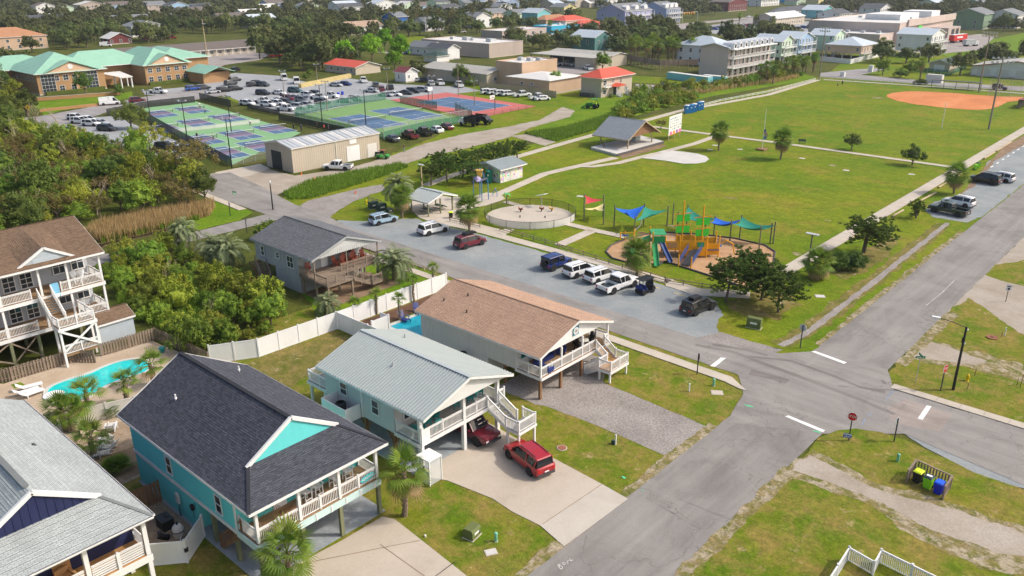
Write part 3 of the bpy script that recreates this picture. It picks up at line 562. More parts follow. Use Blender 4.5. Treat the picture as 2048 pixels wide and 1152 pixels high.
def rail(T,p,q,zf,h=0.95,m=WP,gap=0.13,bal=0.035,ends=(1,1),post=0.1,zf2=None,horiz=False,parent=None,cap=0.06,maxp=2.4):
 p,q=Vector((*p,zf)),Vector((*q,zf if zf2 is None else zf2));L=(q-p).length;mb=MB()
 if L<.1:return
 up=Vector((0,0,1))
 mb.bar(p+up*h,q+up*h,.09,.05);mb.bar(p+up*(h-.1),q+up*(h-.1),.045,.07);mb.bar(p+up*.1,q+up*.1,.045,.07)
 if horiz:
  for i in range(1,5):mb.bar(p+up*(.1+i*.16),q+up*(.1+i*.16),.03,.1)
 else:
  k=max(1,int(L/gap))
  for i in range(1,k):
   c=p.lerp(q,i/k);mb.box(c.x-bal/2,c.x+bal/2,c.y-bal/2,c.y+bal/2,c.z+.08,c.z+h-.06)
 T.part('railing',mb,m,parent)
 n=max(1,math.ceil(L/maxp));me=box(-post/2,post/2,-post/2,post/2,-.12,h+.08).box(-post/2-.015,post/2+.015,-post/2-.015,post/2+.015,h+.08,h+.11).mesh('railing_post',m)
 for i in range(n+1):
  if(i==0 and not ends[0])or(i==n and not ends[1]):continue
  c=p.lerp(q,i/n);T.inst('railing_post',me,tuple(c),parent)
def newel(T,x,y,z,w=.13,h=1.03):T.part('railing_post',box(x-w/2,x+w/2,y-w/2,y+w/2,z-.1,z+h),WP)
def stairs(T,a,b,w,m_t,m_s,rails=True,h=0.95,side='both',gap=0.13):
 a,b=Vector(a),Vector(b);n=max(2,round(abs(a.z-b.z)/.19));d=(b-a);dh=Vector((d.x,d.y,0)).normalized();s=Vector((-dh.y,dh.x,0))
 run=Vector((d.x,d.y,0)).length/n
 sx=abs(dh.x)>.5;hw=(run*.55,w/2)if sx else(w/2,run*.55)
 me=box(-hw[0],hw[0],-hw[1],hw[1],-.04,0).mesh('tread',m_t)
 for i in range(n):
  c=a.lerp(b,(i+.6)/n);T.inst('tread',me,(c.x,c.y,a.z+d.z*(i+1)/n+.02))
 for k in(-1,1):
  o=s*(w/2+.03)*k
  T.part('stringer',MB().bar(a+o-Vector((0,0,.18)),b+o-Vector((0,0,.1)),.05,.28),m_s)
  if rails:rail(T,tuple((a+o).xy),tuple((b+o).xy),a.z-.02,h,m_s,gap,zf2=b.z)
def wallbox(T,x0,x1,y0,y1,z0,z1,m,name='wall'):return T.part(name,box(x0,x1,y0,y1,z0,z1),m)
def gable_wall(T,axis,pos,u0,u1,z0,z1,m,th=0.12,name='gable'):
 um=(u0+u1)/2
 return T.part(name,MB().prism([(u0,z0),(u1,z0),(um,z1)],pos-th,pos,axis=axis),m)
def posts(T,pts,z0,z1,w,m,name='post',mesh=None):
 me=box(-w/2,w/2,-w/2,w/2,0,z1-z0).mesh(name,m)
 for x,y in pts:T.inst(name,me,(x,y,z0))
def siding(T,face,pos,u0,u1,z0,z1,m,pitch=0.18,name='siding'):
 mb=MB();s=1 if face[0]=='+' else-1;n=int((z1-z0)/pitch)
 for i in range(n):
  z=z0+i*pitch
  a,b=(pos+s*.030,pos+s*.006)
  if face[1]=='y':mb.quad(*[(u0,a,z),(u1,a,z),(u1,b,z+pitch),(u0,b,z+pitch)][::-s]).quad(*[(u0,a,z),(u0,pos,z),(u1,pos,z),(u1,a,z)][::-s])
  else:mb.quad(*[(a,u0,z),(a,u1,z),(b,u1,z+pitch),(b,u0,z+pitch)][::s]).quad(*[(a,u0,z),(pos,u0,z),(pos,u1,z),(a,u1,z)][::s])
 return T.part(name,mb,m)
def battens(T,face,pos,u0,u1,z0,z1,m,pitch=0.4):
 mb=MB();s=1 if face[0]=='+' else-1;n=int((u1-u0)/pitch)
 for i in range(n+1):
  u=u0+(u1-u0)*i/n;a,b=sorted((pos,pos+s*.03))
  if face[1]=='y':mb.box(u-.025,u+.025,a,b,z0,z1)
  else:mb.box(a,b,u-.025,u+.025,z0,z1)
 return T.part('battens',mb,m)
def decking(T,x0,x1,y0,y1,z,m,axis='y',bw=0.145):
 root=T.part('deck',box(x0+.03,x1-.03,y0+.03,y1-.03,z-.22,z-.03),m)
 if axis=='y':L,n=(y1-y0),max(1,int((x1-x0)/bw));me=box(-(x1-x0)/n/2+.004,(x1-x0)/n/2-.004,0,L,-.03,0).mesh('board',m)
 else:L,n=(x1-x0),max(1,int((y1-y0)/bw));me=box(0,L,-(y1-y0)/n/2+.004,(y1-y0)/n/2-.004,-.03,0).mesh('board',m)
 for i in range(n):
  if axis=='y':T.inst('board',me,(x0+(x1-x0)*(i+.5)/n,y0,z),root)
  else:T.inst('board',me,(x0,y0+(y1-y0)*(i+.5)/n,z),root)
 return root
def ac_unit(loc,label,m=DM):
 T=Thing('air_conditioner',label,'air conditioner',loc)
 T.part('casing',MB().lathe([(.40,0),(.42,.03),(.42,.78),(.38,.82)],n=16),m,smooth=40)
 g=MB()
 for i in range(18):
  t=i*math.pi/9;g.box(.425*math.cos(t)-.012,.425*math.cos(t)+.012,.425*math.sin(t)-.012,.425*math.sin(t)+.012,.06,.76)
 for r in(.12,.22,.32):g.lathe([(r,.83),(r+.02,.84)],n=14)
 T.part('grille',g,BM);return T
def vent(T,x,y,z,h=0.35,m=DM,r=0.05):
 T.part('vent_pipe',MB().cyl((x,y,z-.2),(x,y,z+h),r,r,8).lathe([(r*1.9,-.02),(r*1.2,.06)],(x,y,z),8),m)
 # ================================================================ NEAR HOUSES
mat_shingle('shingle_charcoal',(0.080,0.083,0.100),0.28);mat_shingle('shingle_tan',(0.50,0.325,0.225),0.12,w=0.32)
mat_shingle('shingle_mist',(0.40,0.43,0.42),0.10,w=0.34);mat_shingle('shingle_brown',(0.20,0.135,0.09),0.22);mat_shingle('shingle_grey',(0.17,0.175,0.185),0.2)
mat('metal_pale',(0.40,0.44,0.43),0.42,0.05,0.8,metal=0.15,grime=0.12);mat('metal_pale_rib',(0.46,0.50,0.49),0.42,0.04,metal=0.15)
mat('aqua',(0.13,0.63,0.62),0.75,0.06,0.8,grime=0.15,stretch=(1,1,.25));mat('aqua_trim',(0.55,0.72,0.70),0.6,0.05);mat('navy',(0.016,0.021,0.075),0.65,0.12,1.0)
mat('blue_grey',(0.55,0.55,0.535),0.75,0.04,0.8,grime=0.08);mat('cream_white',(0.66,0.66,0.63),0.7,0.04);mat('aged_grey',(0.40,0.41,0.41),0.85,0.14,0.7,grime=0.35)
mat('pale_blue',(0.42,0.47,0.51),0.75,0.05);mat('teal_poly',(0.015,0.24,0.23),0.45,0.1);mat('blue_poly',(0.02,0.04,0.19),0.45,0.15);mat('red_poly',(0.42,0.09,0.045),0.5,0.15)
mat('house_grey',(0.46,0.48,0.51),0.8,0.05);mat('towel_blue',(0.20,0.48,0.68),0.9,0.1)
mat_water('pool_water',(0.01,0.58,0.56));mat_water('pool_deep',(0.015,0.36,0.47))
# ---- aqua house
T=Thing('stilt_house','aqua stilt house with charcoal shingle hip roof and white front porch','house',(-47.5,24.8,0),world=True);keep(-47.5,24.8,10.5)
X0,X1,Y0,Y1,ZE,ZR,YM=-56.6,-38.8,19.45,30.15,5.75,8.85,24.8
xp,zb=-41.9,6.85;hw=(ZR-.05-zb)/(ZR-ZE)*(Y1-Y0)/2
mb=MB()
slope(mb,(X0,Y0,ZE),(X1,Y0,ZE),(xp,YM-hw,zb),(X0,YM-hw,zb));slope(mb,(X0,YM-hw,zb),(xp,YM-hw,zb),(xp,YM,ZR),(X0,YM,ZR))
slope(mb,(X1,Y1,ZE),(X0,Y1,ZE),(X0,YM+hw,zb),(xp,YM+hw,zb));slope(mb,(xp,YM+hw,zb),(X0,YM+hw,zb),(X0,YM,ZR),(xp,YM,ZR))
slope(mb,(X1,Y0,ZE),(X1,Y1,ZE),(xp,YM+hw,zb),(xp,YM-hw,zb))
ridge_cap(mb,(X0,YM,ZR),(xp,YM,ZR),.3);ridge_cap(mb,(X1,Y0,ZE),(xp,YM-hw,zb),.22);ridge_cap(mb,(X1,Y1,ZE),(xp,YM+hw,zb),.22)
rf=T.part('roof',mb,'shingle_charcoal')
T.part('soffit',MB().quad((X0,Y0,ZE-.15),(X0,Y1,ZE-.15),(X1,Y1,ZE-.15),(X1,Y0,ZE-.15)),WP,rf)
T.part('pediment',MB().prism([(YM-hw+.1,zb),(YM+hw-.1,zb),(YM,ZR-.06)],xp-.1,xp+.02,axis='x'),'aqua',rf)
for s in(-1,1):T.part('rake_board',MB().bar((xp+.06,YM,ZR+.03),(xp+.06,YM+s*(hw+.15),zb-.06),.16,.26),WP,rf)
for p,q in(((X0,Y0),(X1,Y0)),((X1,Y0),(X1,Y1)),((X1,Y1),(X0,Y1))):T.part('fascia',MB().bar((*p,ZE-.09),(*q,ZE-.09),.06,.2),WP,rf)
for s in(-1,1):T.part('fascia',MB().bar((X0,YM+s*(Y1-Y0)/2,ZE-.09),(X0,YM,ZR-.09),.05,.2),WP,rf)
for x,y,z in((-52.6,22.2,7.45),(-53.6,27.8,7.25)):vent(T,x,y,z,.3,WP,.06)
wallbox(T,-56.1,-41.6,20.0,29.6,2.75,5.65,'aqua');siding(T,'-y',20.0,-56.1,-41.6,2.9,5.6,'aqua',.2);gable_wall(T,'x',-56.0,20.0,29.6,5.65,8.5,'aqua')
wallbox(T,-56.1,-47.2,20.02,29.58,0.07,2.6,'aqua','lower_wall');T.part('trim_band',box(-56.15,-41.65,19.93,29.67,2.55,2.82),WP)
T.part('corner_board',box(-41.75,-41.55,19.94,20.0,2.8,5.65),WP)
win(T,'-y',19.97,-50.3,3.2,.85,1.45);win(T,'-y',19.97,-43.65,3.15,.85,1.45)
decking(T,-41.6,-39.25,20.0,29.6,3.0,'wood_deck','y')
T.part('rim_board',box(-39.28,-39.2,19.95,29.65,2.45,2.95),'aqua_trim');T.part('rim_board',box(-41.6,-39.2,19.9,19.98,2.45,2.95),'aqua_trim')
for i in range(8):T.part('joist_plate',box(-39.2,-39.16,20.6+i*1.2,20.7+i*1.2,2.45,2.95),WP)
posts(T,[(-39.35,y)for y in(20.15,23.2,26.2,29.45)]+[(x,y)for x in(-42.3,-45.2)for y in(20.2,24.8,29.4)],0.05,2.6,.26,'wood_green','pile')
posts(T,[(-39.4,y)for y in(20.15,23.2,26.3,29.45)],3.0,5.62,.2,WP,'porch_post')
for a,b in((20.25,23.1),(23.3,26.2),(26.4,29.35)):rail(T,(-39.4,a),(-39.4,b),3.0,ends=(0,0));newel(T,-39.4,(a+b)/2,3.0)
rail(T,(-41.5,20.1),(-39.5,20.1),3.0,ends=(1,0));rail(T,(-41.5,29.5),(-39.5,29.5),3.0,ends=(1,0))
T.part('door',box(-41.6,-41.54,22.6,23.6,3.0,5.1),WP);win(T,'+x',-41.58,25.2,3.6,1.5,1.3,cols=2);win(T,'+x',-41.58,28.3,3.6,.9,1.3)
T.part('doormat',box(-41.2,-40.3,22.5,23.7,3.005,3.03),'wood_brown')
stairs(T,(-41.2,20.6,2.9),(-44.4,20.6,0.1),1.0,'wood_brown','wood_brown',gap=.2)
S=Thing('house_sign','oval turquoise name sign hung on the white porch railing','sign',(-39.32,28.6,3.5))
mb=MB();mb.prism([(.62*math.cos(t),.24*math.sin(t))for t in(i*math.pi/10 for i in range(20))],0,.03,axis='x');S.part('board',mb,pm('sign_aqua',(0.12,0.52,0.56),.5));S.o.rotation_euler=(R_(8),0,0)
mb=MB();pts=[(-.48+.08*i,.07*math.sin(i*2.1)+(.05 if i%4==0 else 0))for i in range(13)]
for a,b in zip(pts,pts[1:]):mb.bar((.035,a[0],a[1]),(.035,b[0],b[1]),.012,.05)
S.part('lettering',mb,WP)
def tall_chair(loc,rz,label,m,group,seat=0.75):
 C=Thing('porch_chair',label,'chair',loc,rz,group)
 for sx in(-.24,.24):
  for sy in(-.28,.28):C.part('leg',MB().bar((sx,sy,0),(sx,sy*.92,seat+(.22 if sx>0 else.1)),.06),m)
  C.part('brace',MB().bar((sx,-.28,.25),(sx,.28,.25),.05),m)
 mb=MB()
 for i in range(4):mb.box(-.27+i*.14,-.15+i*.14,-.29,.29,seat-.03,seat)
 C.part('seat',mb,m)
 mb=MB()
 for i in range(5):mb.bar((-.26,-.22+i*.11,seat),(-.48,-.25+i*.125,seat+.75-.04*abs(i-2)),.1,.025,up=(1,0,0))
 C.part('backrest',mb,m)
 for sy in(-.32,.32):C.part('armrest',MB().bar((-.38,sy,seat+.24),(.3,sy,seat+.24),.12,.03),m)
 return C.o
for i,y in enumerate((24.6,25.5,26.9,28.0)):
 tall_chair((-40.75,y,3.0),R_((8,-6,4,-10)[i]),'%s white high porch chair from the door on the aqua house porch'%('first','second','third','fourth')[i],PL_,'white chairs on the aqua porch')
Hm=Thing('hammock_chair','brown rope hammock slung across the corner of the aqua porch','hammock',(-40.4,21.3,3.0))
mb=MB()
for i in range(12):
 for j in range(9):
  a,b=i/12,(i+1)/12;f=lambda t,s:(-.5+.16*s,-.9+1.8*t,1.25-3.2*t*(1-t)+.05*(s-3)**2*.3)
 for s in range(7):mb.bar(f(a,s),f(b,s),.02)
Hm.part('netting',mb,'wood_brown');Hm.part('spreader',MB().bar((-.55,-.6,.75),(.5,-.6,.75),.04),'wood_pale')
# ---- metal-roofed pale blue house
T=Thing('stilt_house','pale blue stilt house with white ribbed metal gable roof','house',(-46,38.9,0),world=True);keep(-46,38.9,9.5)
X0,X1,Y0,Y1,ZE,ZR=-52.6,-39.45,34.0,43.8,5.5,7.15
rf=roof_gable(T,X0,X1,Y0,Y1,ZE,ZR,'x','metal_pale',ribs=0.3,rib_m='metal_pale_rib')
vent(T,-46.3,37.0,6.6,.25,'steel',.05);vent(T,-50,41.5,6.3,.35,'steel',.05)
wallbox(T,-52.2,-43.4,34.5,43.3,2.6,5.45,'blue_grey');siding(T,'-y',34.5,-52.2,-43.4,2.65,5.4,'blue_grey',.2);siding(T,'+x',-43.4,34.5,43.3,2.8,5.4,'blue_grey',.2)
mb=MB().prism([(34.35,5.35),(43.45,5.35),(38.9,6.95)],-39.95,-39.8,axis='x');T.part('gable',mb,'cream_white')
mb=MB().prism([(34.5,5.4),(43.3,5.4),(38.9,6.9)],-52.1,-52.0,axis='x');T.part('gable',mb,'blue_grey')
T.part('corner_board',box(-47.35,-47.2,34.4,34.5,2.6,5.4),WP)
win(T,'-y',34.46,-49.6,3.75,.95,1.15);win(T,'-y',34.46,-45.6,3.45,.95,1.3);win(T,'+x',-43.36,36.0,3.4,1.3,1.5,cols=2);win(T,'+x',-43.36,41.5,3.4,1.3,1.5,cols=2)
T.part('door',box(-43.4,-43.3,38.4,39.4,2.8,4.9),WP)
decking(T,-43.4,-40.6,34.5,43.4,2.8,pm('deck_grey',(0.30,0.29,0.28),.8),'y')
T.part('rim_board',box(-40.62,-40.54,34.45,43.4,2.5,2.78),WP);T.part('rim_board',box(-43.4,-40.6,34.4,34.48,2.5,2.78),WP)
posts(T,[(-40.75,y)for y in(34.75,39.3,43.2)],2.78,5.4,.28,WP,'porch_post')
posts(T,[(-40.75,y)for y in(34.75,39.3,43.2)],.06,2.52,.3,WP,'pile')
posts(T,[(x,y)for x in(-44,-47.5,-51.5)for y in(34.9,38.9,42.9)],.06,2.6,.26,'wood_brown','pile')
for i,x in enumerate((-47.5,-44.0)):
 for s in(-1,1):T.part('brace',MB().bar((x,34.9,1.2),(x+s*1.0,34.9,2.55),.12),'wood_brown')
for a,b in((34.9,39.1),(39.5,41.9)):rail(T,(-40.7,a),(-40.7,b),2.8,ends=(0,0 if b<40 else 1),maxp=2.2)
rail(T,(-43.3,34.6),(-40.9,34.6),2.8,ends=(1,0));rail(T,(-43.3,43.3),(-40.9,43.3),2.8,ends=(0,0))
rail(T,(-40.7,43.3),(-40.7,44.0),2.8)
T.part('parapet',box(-40.78,-40.62,34.9,35.6,2.8,3.75),WP)
stairs(T,(-40.6,42.6,2.8),(-38.6,42.6,1.75),1.3,'deck_grey',WP);decking(T,-38.6,-37.2,41.9,44.0,1.75,'deck_grey','y')
rail(T,(-37.25,41.95),(-37.25,43.95),1.75);rail(T,(-38.6,41.95),(-37.3,41.95),1.75,ends=(0,0));rail(T,(-38.6,43.95),(-37.3,43.95),1.75,ends=(1,0))
posts(T,[(-37.3,42.0),(-37.3,43.9),(-38.5,42.0)],.04,1.6,.16,WP,'landing_post');T.part('rim_board',box(-38.6,-37.15,41.86,44.05,1.5,1.7),WP)
decking(T,-55.6,-52.3,35.0,38.6,2.8,'deck_grey','y');T.part('rim_board',box(-55.65,-52.2,34.94,38.66,2.5,2.76),WP)
rail(T,(-55.5,35.1),(-52.4,35.1),2.8);rail(T,(-55.5,35.1),(-55.5,38.5),2.8,ends=(0,1));rail(T,(-55.5,38.5),(-52.4,38.5),2.8,ends=(0,0))
posts(T,[(-55.4,35.2),(-53.4,35.2),(-55.4,38.4)],.04,2.55,.2,WP,'pile')
mb=box(-50.6,-47.5,32.95,34.45,2.55,2.7);T.part('shelf',mb,'white_vinyl')
mb=box(-50.6,-47.5,32.9,32.97,2.5,3.75).box(-47.55,-47.48,32.97,34.45,2.5,3.75).box(-50.62,-50.55,32.97,34.45,2.5,3.75);T.part('screen',mb,'white_vinyl')
ac_unit((-49.2,33.75,2.7),'dark air conditioner inside the white screen on the pale blue house wall')
L=Thing('lift_cage','white porch lift with glazed gate cage beside the concrete driveway','lift',(-39.7,34.6,0.06))
for x,y in((-.65,-.6),(.65,-.6),(.65,.6),(-.65,.6)):L.part('corner_post',box(x-.04,x+.04,y-.04,y+.04,0,2.1),WP)
L.part('roof_panel',box(-.72,.72,-.66,.66,2.1,2.16),WP);L.part('side_panel',box(-.62,.62,-.6,-.57,.05,1.2),WP);L.part('side_panel',box(.63,.66,-.56,.56,.05,2.0),mat_alpha_mesh('screen_mesh',(0.7,0.72,0.73),.6).name)
for z in(.9,1.5):L.part('gate_rail',box(-.62,.62,-.66,-.6,z,z+.06),WP)
L.part('mast',box(-.75,-.6,-.1,.1,0,4.2),WP);L.part('control_box',box(.0,.16,-.68,-.62,1.2,1.5),BM)
def table(loc,label,m,r=0.55,h=0.74,group=None):
 C=Thing('round_table',label,'table',loc,0,group);C.part('table_top',MB().lathe([(r,h-.04),(r,h)],n=18),m);C.part('pedestal',MB().cyl((0,0,0),(0,0,h-.04),.09,.07,8),m);C.part('foot',box(-.3,.3,-.04,.04,0,.05).box(-.04,.04,-.3,.3,0.002,.052),m);return C.o
table((-42.0,36.3,2.8),'round teal patio table on the pale blue house porch','teal_poly')
for i,(x,y,r,t)in enumerate(((-41.6,35.3,100,'in the corner behind the lift'),(-41.2,36.7,170,'between the round table and the railing'),(-42.3,37.6,-80,'behind the round teal table'),(-42.6,40.1,0,'beside the house door'),(-42.4,41.6,-20,'left of the small side table'),(-42.5,42.9,-40,'at the stair end of the porch'))):
 tall_chair((x,y,2.8),R_(r),'teal porch chair %s on the pale blue house'%t,'teal_poly','teal chairs on the pale blue porch',.45)
C=Thing('side_table','small square teal side table between two porch chairs','table',(-42.6,42.2,2.8));C.part('table_top',box(-.25,.25,-.25,.25,.48,.52),'teal_poly')
for sx in(-.2,.2):
 for sy in(-.2,.2):C.part('leg',box(sx-.03,sx+.03,sy-.03,sy+.03,0,.48),'teal_poly')
 # ---- brown shingle white house
T=Thing('stilt_house','white board and batten stilt house with tan shingle gable roof','house',(-49.5,54.7,0),world=True);keep(-49.5,54.7,10.5)
X0,X1,Y0,Y1,ZE,ZR=-57.6,-41.2,49.2,60.2,4.3,6.1
roof_gable(T,X0,X1,Y0,Y1,ZE,ZR,'x','shingle_tan')
for x,y,z in((-52.2,51.2,4.95),(-55.8,51.6,5.05),(-54.0,53.2,5.6)):vent(T,x,y,z,.3,BM,.06)
wallbox(T,-57.2,-44.4,49.7,59.7,2.0,4.25,'cream_white');battens(T,'-y',49.7,-57.2,-44.4,2.0,4.2,'cream_white');battens(T,'+x',-44.4,49.7,59.7,2.2,4.2,'cream_white')
wallbox(T,-57.2,-48.0,49.72,59.68,0.02,2.0,'cream_white','lower_wall')
T.part('gable',MB().prism([(49.55,4.15),(59.85,4.15),(54.7,5.88)],-41.75,-41.6,axis='x'),WP);T.part('gable',MB().prism([(49.7,4.2),(59.7,4.2),(54.7,5.85)],-57.1,-57.0,axis='x'),'cream_white')
win(T,'+x',-44.36,50.9,2.9,1.2,1.1,'teal_poly',cols=2,rows=1);win(T,'+x',-44.36,57.6,2.9,1.2,1.1,'teal_poly',cols=2,rows=1);T.part('door',box(-44.4,-44.32,54.2,55.2,2.2,4.15),WP)
decking(T,-44.4,-41.3,49.6,59.8,2.2,'wood_deck','y')
T.part('rim_board',box(-41.32,-41.24,49.5,59.9,1.92,2.16),WP);T.part('rim_board',box(-44.4,-41.3,49.46,49.55,1.92,2.16),WP)
posts(T,[(-41.45,y)for y in(49.6,52.5,55.6,59.6)],2.2,4.2,.16,WP,'porch_post')
posts(T,[(-41.5,y)for y in(49.6,52.5,55.6,59.6)]+[(-46,y)for y in(49.9,54.7,59.4)],.03,1.95,.24,'wood_brown','pile')
for a,b in((49.7,52.4),(52.6,55.5),(55.7,57.5)):rail(T,(-41.4,a),(-41.4,b),2.2,ends=(0,0),maxp=1.5)
rail(T,(-44.3,49.6),(-41.5,49.6),2.2,ends=(1,0));rail(T,(-44.3,59.7),(-41.5,59.7),2.2,ends=(1,0));rail(T,(-41.4,59.0),(-41.4,59.6),2.2,ends=(1,0))
stairs(T,(-41.25,58.2,2.2),(-39.9,58.2,1.25),1.3,'wood_honey',WP);decking(T,-39.9,-38.5,56.1,58.9,1.25,'wood_honey','y')
T.part('rim_board',box(-39.95,-38.42,56.02,58.98,.98,1.2),WP);posts(T,[(-38.6,56.2),(-38.6,58.8),(-39.8,56.2)],.03,1.1,.15,WP,'landing_post')
rail(T,(-38.5,56.15),(-38.5,58.85),1.25);rail(T,(-39.85,58.85),(-38.6,58.85),1.25,ends=(0,0));rail(T,(-39.85,56.15),(-38.6,56.15),1.25,ends=(1,0));rail(T,(-39.85,56.15),(-39.85,57.4),1.25,ends=(0,1))
stairs(T,(-39.9,56.8,1.2),(-41.6,56.8,.1),1.1,'wood_honey',WP)
ac_unit((-50.6,48.9,1.2),'grey air conditioner on a stand behind the tan-roofed white house',DM);
S=Thing('house_sign','square teal sign with round white emblem on the white gable','sign',(-41.57,54.7,5.0));S.part('board',box(0,.04,-.42,.42,-.42,.42),pm('sign_teal',(0.03,0.22,0.28)))
S.part('emblem',MB().prism([(.36*math.cos(t),.36*math.sin(t))for t in(i*math.pi/12 for i in range(24))],.04,.055,axis='x'),WP);S.part('ring',MB().prism([(.24*math.cos(t),.24*math.sin(t))for t in(i*math.pi/12 for i in range(24))],.055,.062,axis='x'),pm('sign_grey',(.45,.5,.5)));S.part('dot',MB().prism([(.08*math.cos(t),.08*math.sin(t))for t in(i*math.pi/6 for i in range(12))],.062,.07,axis='x'),'lamp_red')
def sofa(loc,rz,label,m,w=1.5,cat='sofa'):
 C=Thing('porch_sofa',label,cat,loc,rz);C.part('base',box(-.38,.38,-w/2,w/2,.08,.34),m);C.part('backrest',box(-.46,-.3,-w/2,w/2,.3,.82),m)
 for s in(-1,1):C.part('armrest',box(-.4,.38,s*w/2-.08,s*w/2+.08,.2,.6),m)
 for i in range(2):C.part('cushion',box(-.28,.38,-w/2+.1+i*(w/2-.1),-.02+i*(w/2-.02),.345,.46),m)
 return C.o
sofa((-42.2,50.9,2.2),R_(90),'dark blue porch sofa near the corner under the tan roof','blue_poly',1.7);sofa((-43.4,52.6,2.2),0,'dark blue porch sofa against the white wall','blue_poly',1.6);sofa((-43.2,54.6,2.2),R_(-60),'dark blue armchair beside the porch rug','blue_poly',.8,'armchair')
table((-42.5,57.2,2.2),'round pale patio table with black chairs on the white porch','off_white',.5)
for i,(x,y,r)in enumerate(((-42.5,56.4,90),(-43.3,57.2,0),(-42.4,58.1,-90))):tall_chair((x,y,2.2),R_(r),'black metal patio chair %s the pale round table'%('south of','behind','north of')[i],BM,'black chairs at the pale table',.45)
# ---- navy house with mist-grey roof
T=Thing('stilt_house','navy blue house with pale grey shingle roof and white porch','house',(-50,10.6,0),world=True)
X0,X1,Y0,Y1,ZE,ZR,YM=-64,-43.0,5.4,15.6,5.8,8.75,10.5
xp,zb=-46.0,6.75;hw=(ZR-.1-zb)/(ZR-ZE)*(Y1-Y0)/2
mb=MB()
slope(mb,(X0,Y0,ZE),(X1,Y0,ZE),(xp,YM-hw,zb),(X0,YM-hw,zb),.2);slope(mb,(X0,YM-hw,zb),(xp,YM-hw,zb),(xp,YM,ZR),(X0,YM,ZR),.2)
slope(mb,(X1,Y1,ZE),(X0,Y1,ZE),(X0,YM+hw,zb),(xp,YM+hw,zb),.2);slope(mb,(xp,YM+hw,zb),(X0,YM+hw,zb),(X0,YM,ZR),(xp,YM,ZR),.2)
slope(mb,(X1,Y0,ZE),(X1,Y1,ZE),(xp,YM+hw,zb),(xp,YM-hw,zb),.2)
ridge_cap(mb,(X1,Y1,ZE),(xp,YM+hw,zb),.22);ridge_cap(mb,(X0,YM,ZR),(xp-.6,YM,ZR),.2)
rf=T.part('roof',mb,'shingle_mist');T.part('ridge_vent',MB().bar((X0,YM,ZR+.06),(xp-.7,YM,ZR+.06),.34,.06),'shingle_mist',rf)
T.part('soffit',MB().quad((X0,Y0,ZE-.15),(X0,Y1,ZE-.15),(X1,Y1,ZE-.15),(X1,Y0,ZE-.15)),WP,rf)
T.part('pediment',MB().prism([(YM-hw+.1,zb),(YM+hw-.1,zb),(YM,ZR-.1)],xp-.1,xp+.02,axis='x'),'navy',rf)
battens_mb=MB()
for i in range(14):
 y=YM-hw+.3+i*.45;z1=zb+(1-abs(y-YM)/hw)*(ZR-.15-zb)
 if z1>zb+.1:battens_mb.box(xp+.02,xp+.05,y-.03,y+.03,zb,z1)
T.part('battens',battens_mb,'navy',rf)
for s in(-1,1):T.part('rake_board',MB().bar((xp+.08,YM,ZR),(xp+.08,YM+s*(hw+.15),zb-.06),.18,.28),WP,rf)
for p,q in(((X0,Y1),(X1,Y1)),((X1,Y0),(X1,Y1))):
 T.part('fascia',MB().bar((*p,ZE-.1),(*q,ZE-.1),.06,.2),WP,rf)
 d=Vector((0,.09))if p[1]==q[1]else Vector((.09,0));T.part('gutter',MB().bar((p[0]+d.x,p[1]+d.y,ZE-.03),(q[0]+d.x,q[1]+d.y,ZE-.03),.12,.1),WP,rf);T.part('gutter_shade_strip',MB().bar((p[0]+d.x,p[1]+d.y,ZE+.022),(q[0]+d.x,q[1]+d.y,ZE+.022),.07,.01),DM,rf)  # dark strip on the solid gutter paints the shade of its open top
vent(T,-54.2,13.2,7.1,.12,DM,.1)
wallbox(T,-63.5,-45.4,5.9,15.1,2.9,5.65,'navy');siding(T,'+x',-45.4,5.9,15.1,3.1,5.6,'navy',.2);wallbox(T,-63.5,-50,5.95,15.05,.05,2.9,'navy','lower_wall')
for y in(12.9,14.1):win(T,'+x',-45.36,y,4.35,.95,.75,cols=1,rows=1)
win(T,'+x',-45.36,8.6,3.3,1.6,1.8,'wood_honey',1,1)
T.part('door',box(-45.4,-45.33,10.4,11.4,3.1,5.2),'wood_honey')
for y in(11.8,14.85):T.part('wall_lamp',box(-45.4,-45.28,y-.08,y+.08,4.5,4.75),WP)
decking(T,-45.4,-43.4,5.9,15.2,3.05,'wood_honey','x');T.part('rim_board',box(-43.42,-43.34,5.8,15.3,2.55,3.0),WP);T.part('rim_board',box(-45.4,-43.4,15.2,15.28,2.55,3.0),WP)
posts(T,[(-43.5,y)for y in(5.9,8.6,11.7,15.1)],3.05,5.7,.26,WP,'porch_post');posts(T,[(-43.5,y)for y in(5.9,8.6,11.7,15.1)]+[(-46.5,15.0),(-49,15.0)],.03,2.6,.26,WP,'pile')
for a,b in((8.8,11.5),(11.9,14.9)):rail(T,(-43.5,a),(-43.5,b),3.05,ends=(0,0),horiz=True,h=1.0);newel(T,-43.5,(a+b)/2,3.05,.2)
rail(T,(-45.3,15.15),(-43.7,15.15),3.05,ends=(0,0),horiz=True,h=1.0)
sofa((-44.6,10.8,3.05),R_(10),'wooden lounge chair with white cushion on the navy porch','wood_honey',.8,'chair')
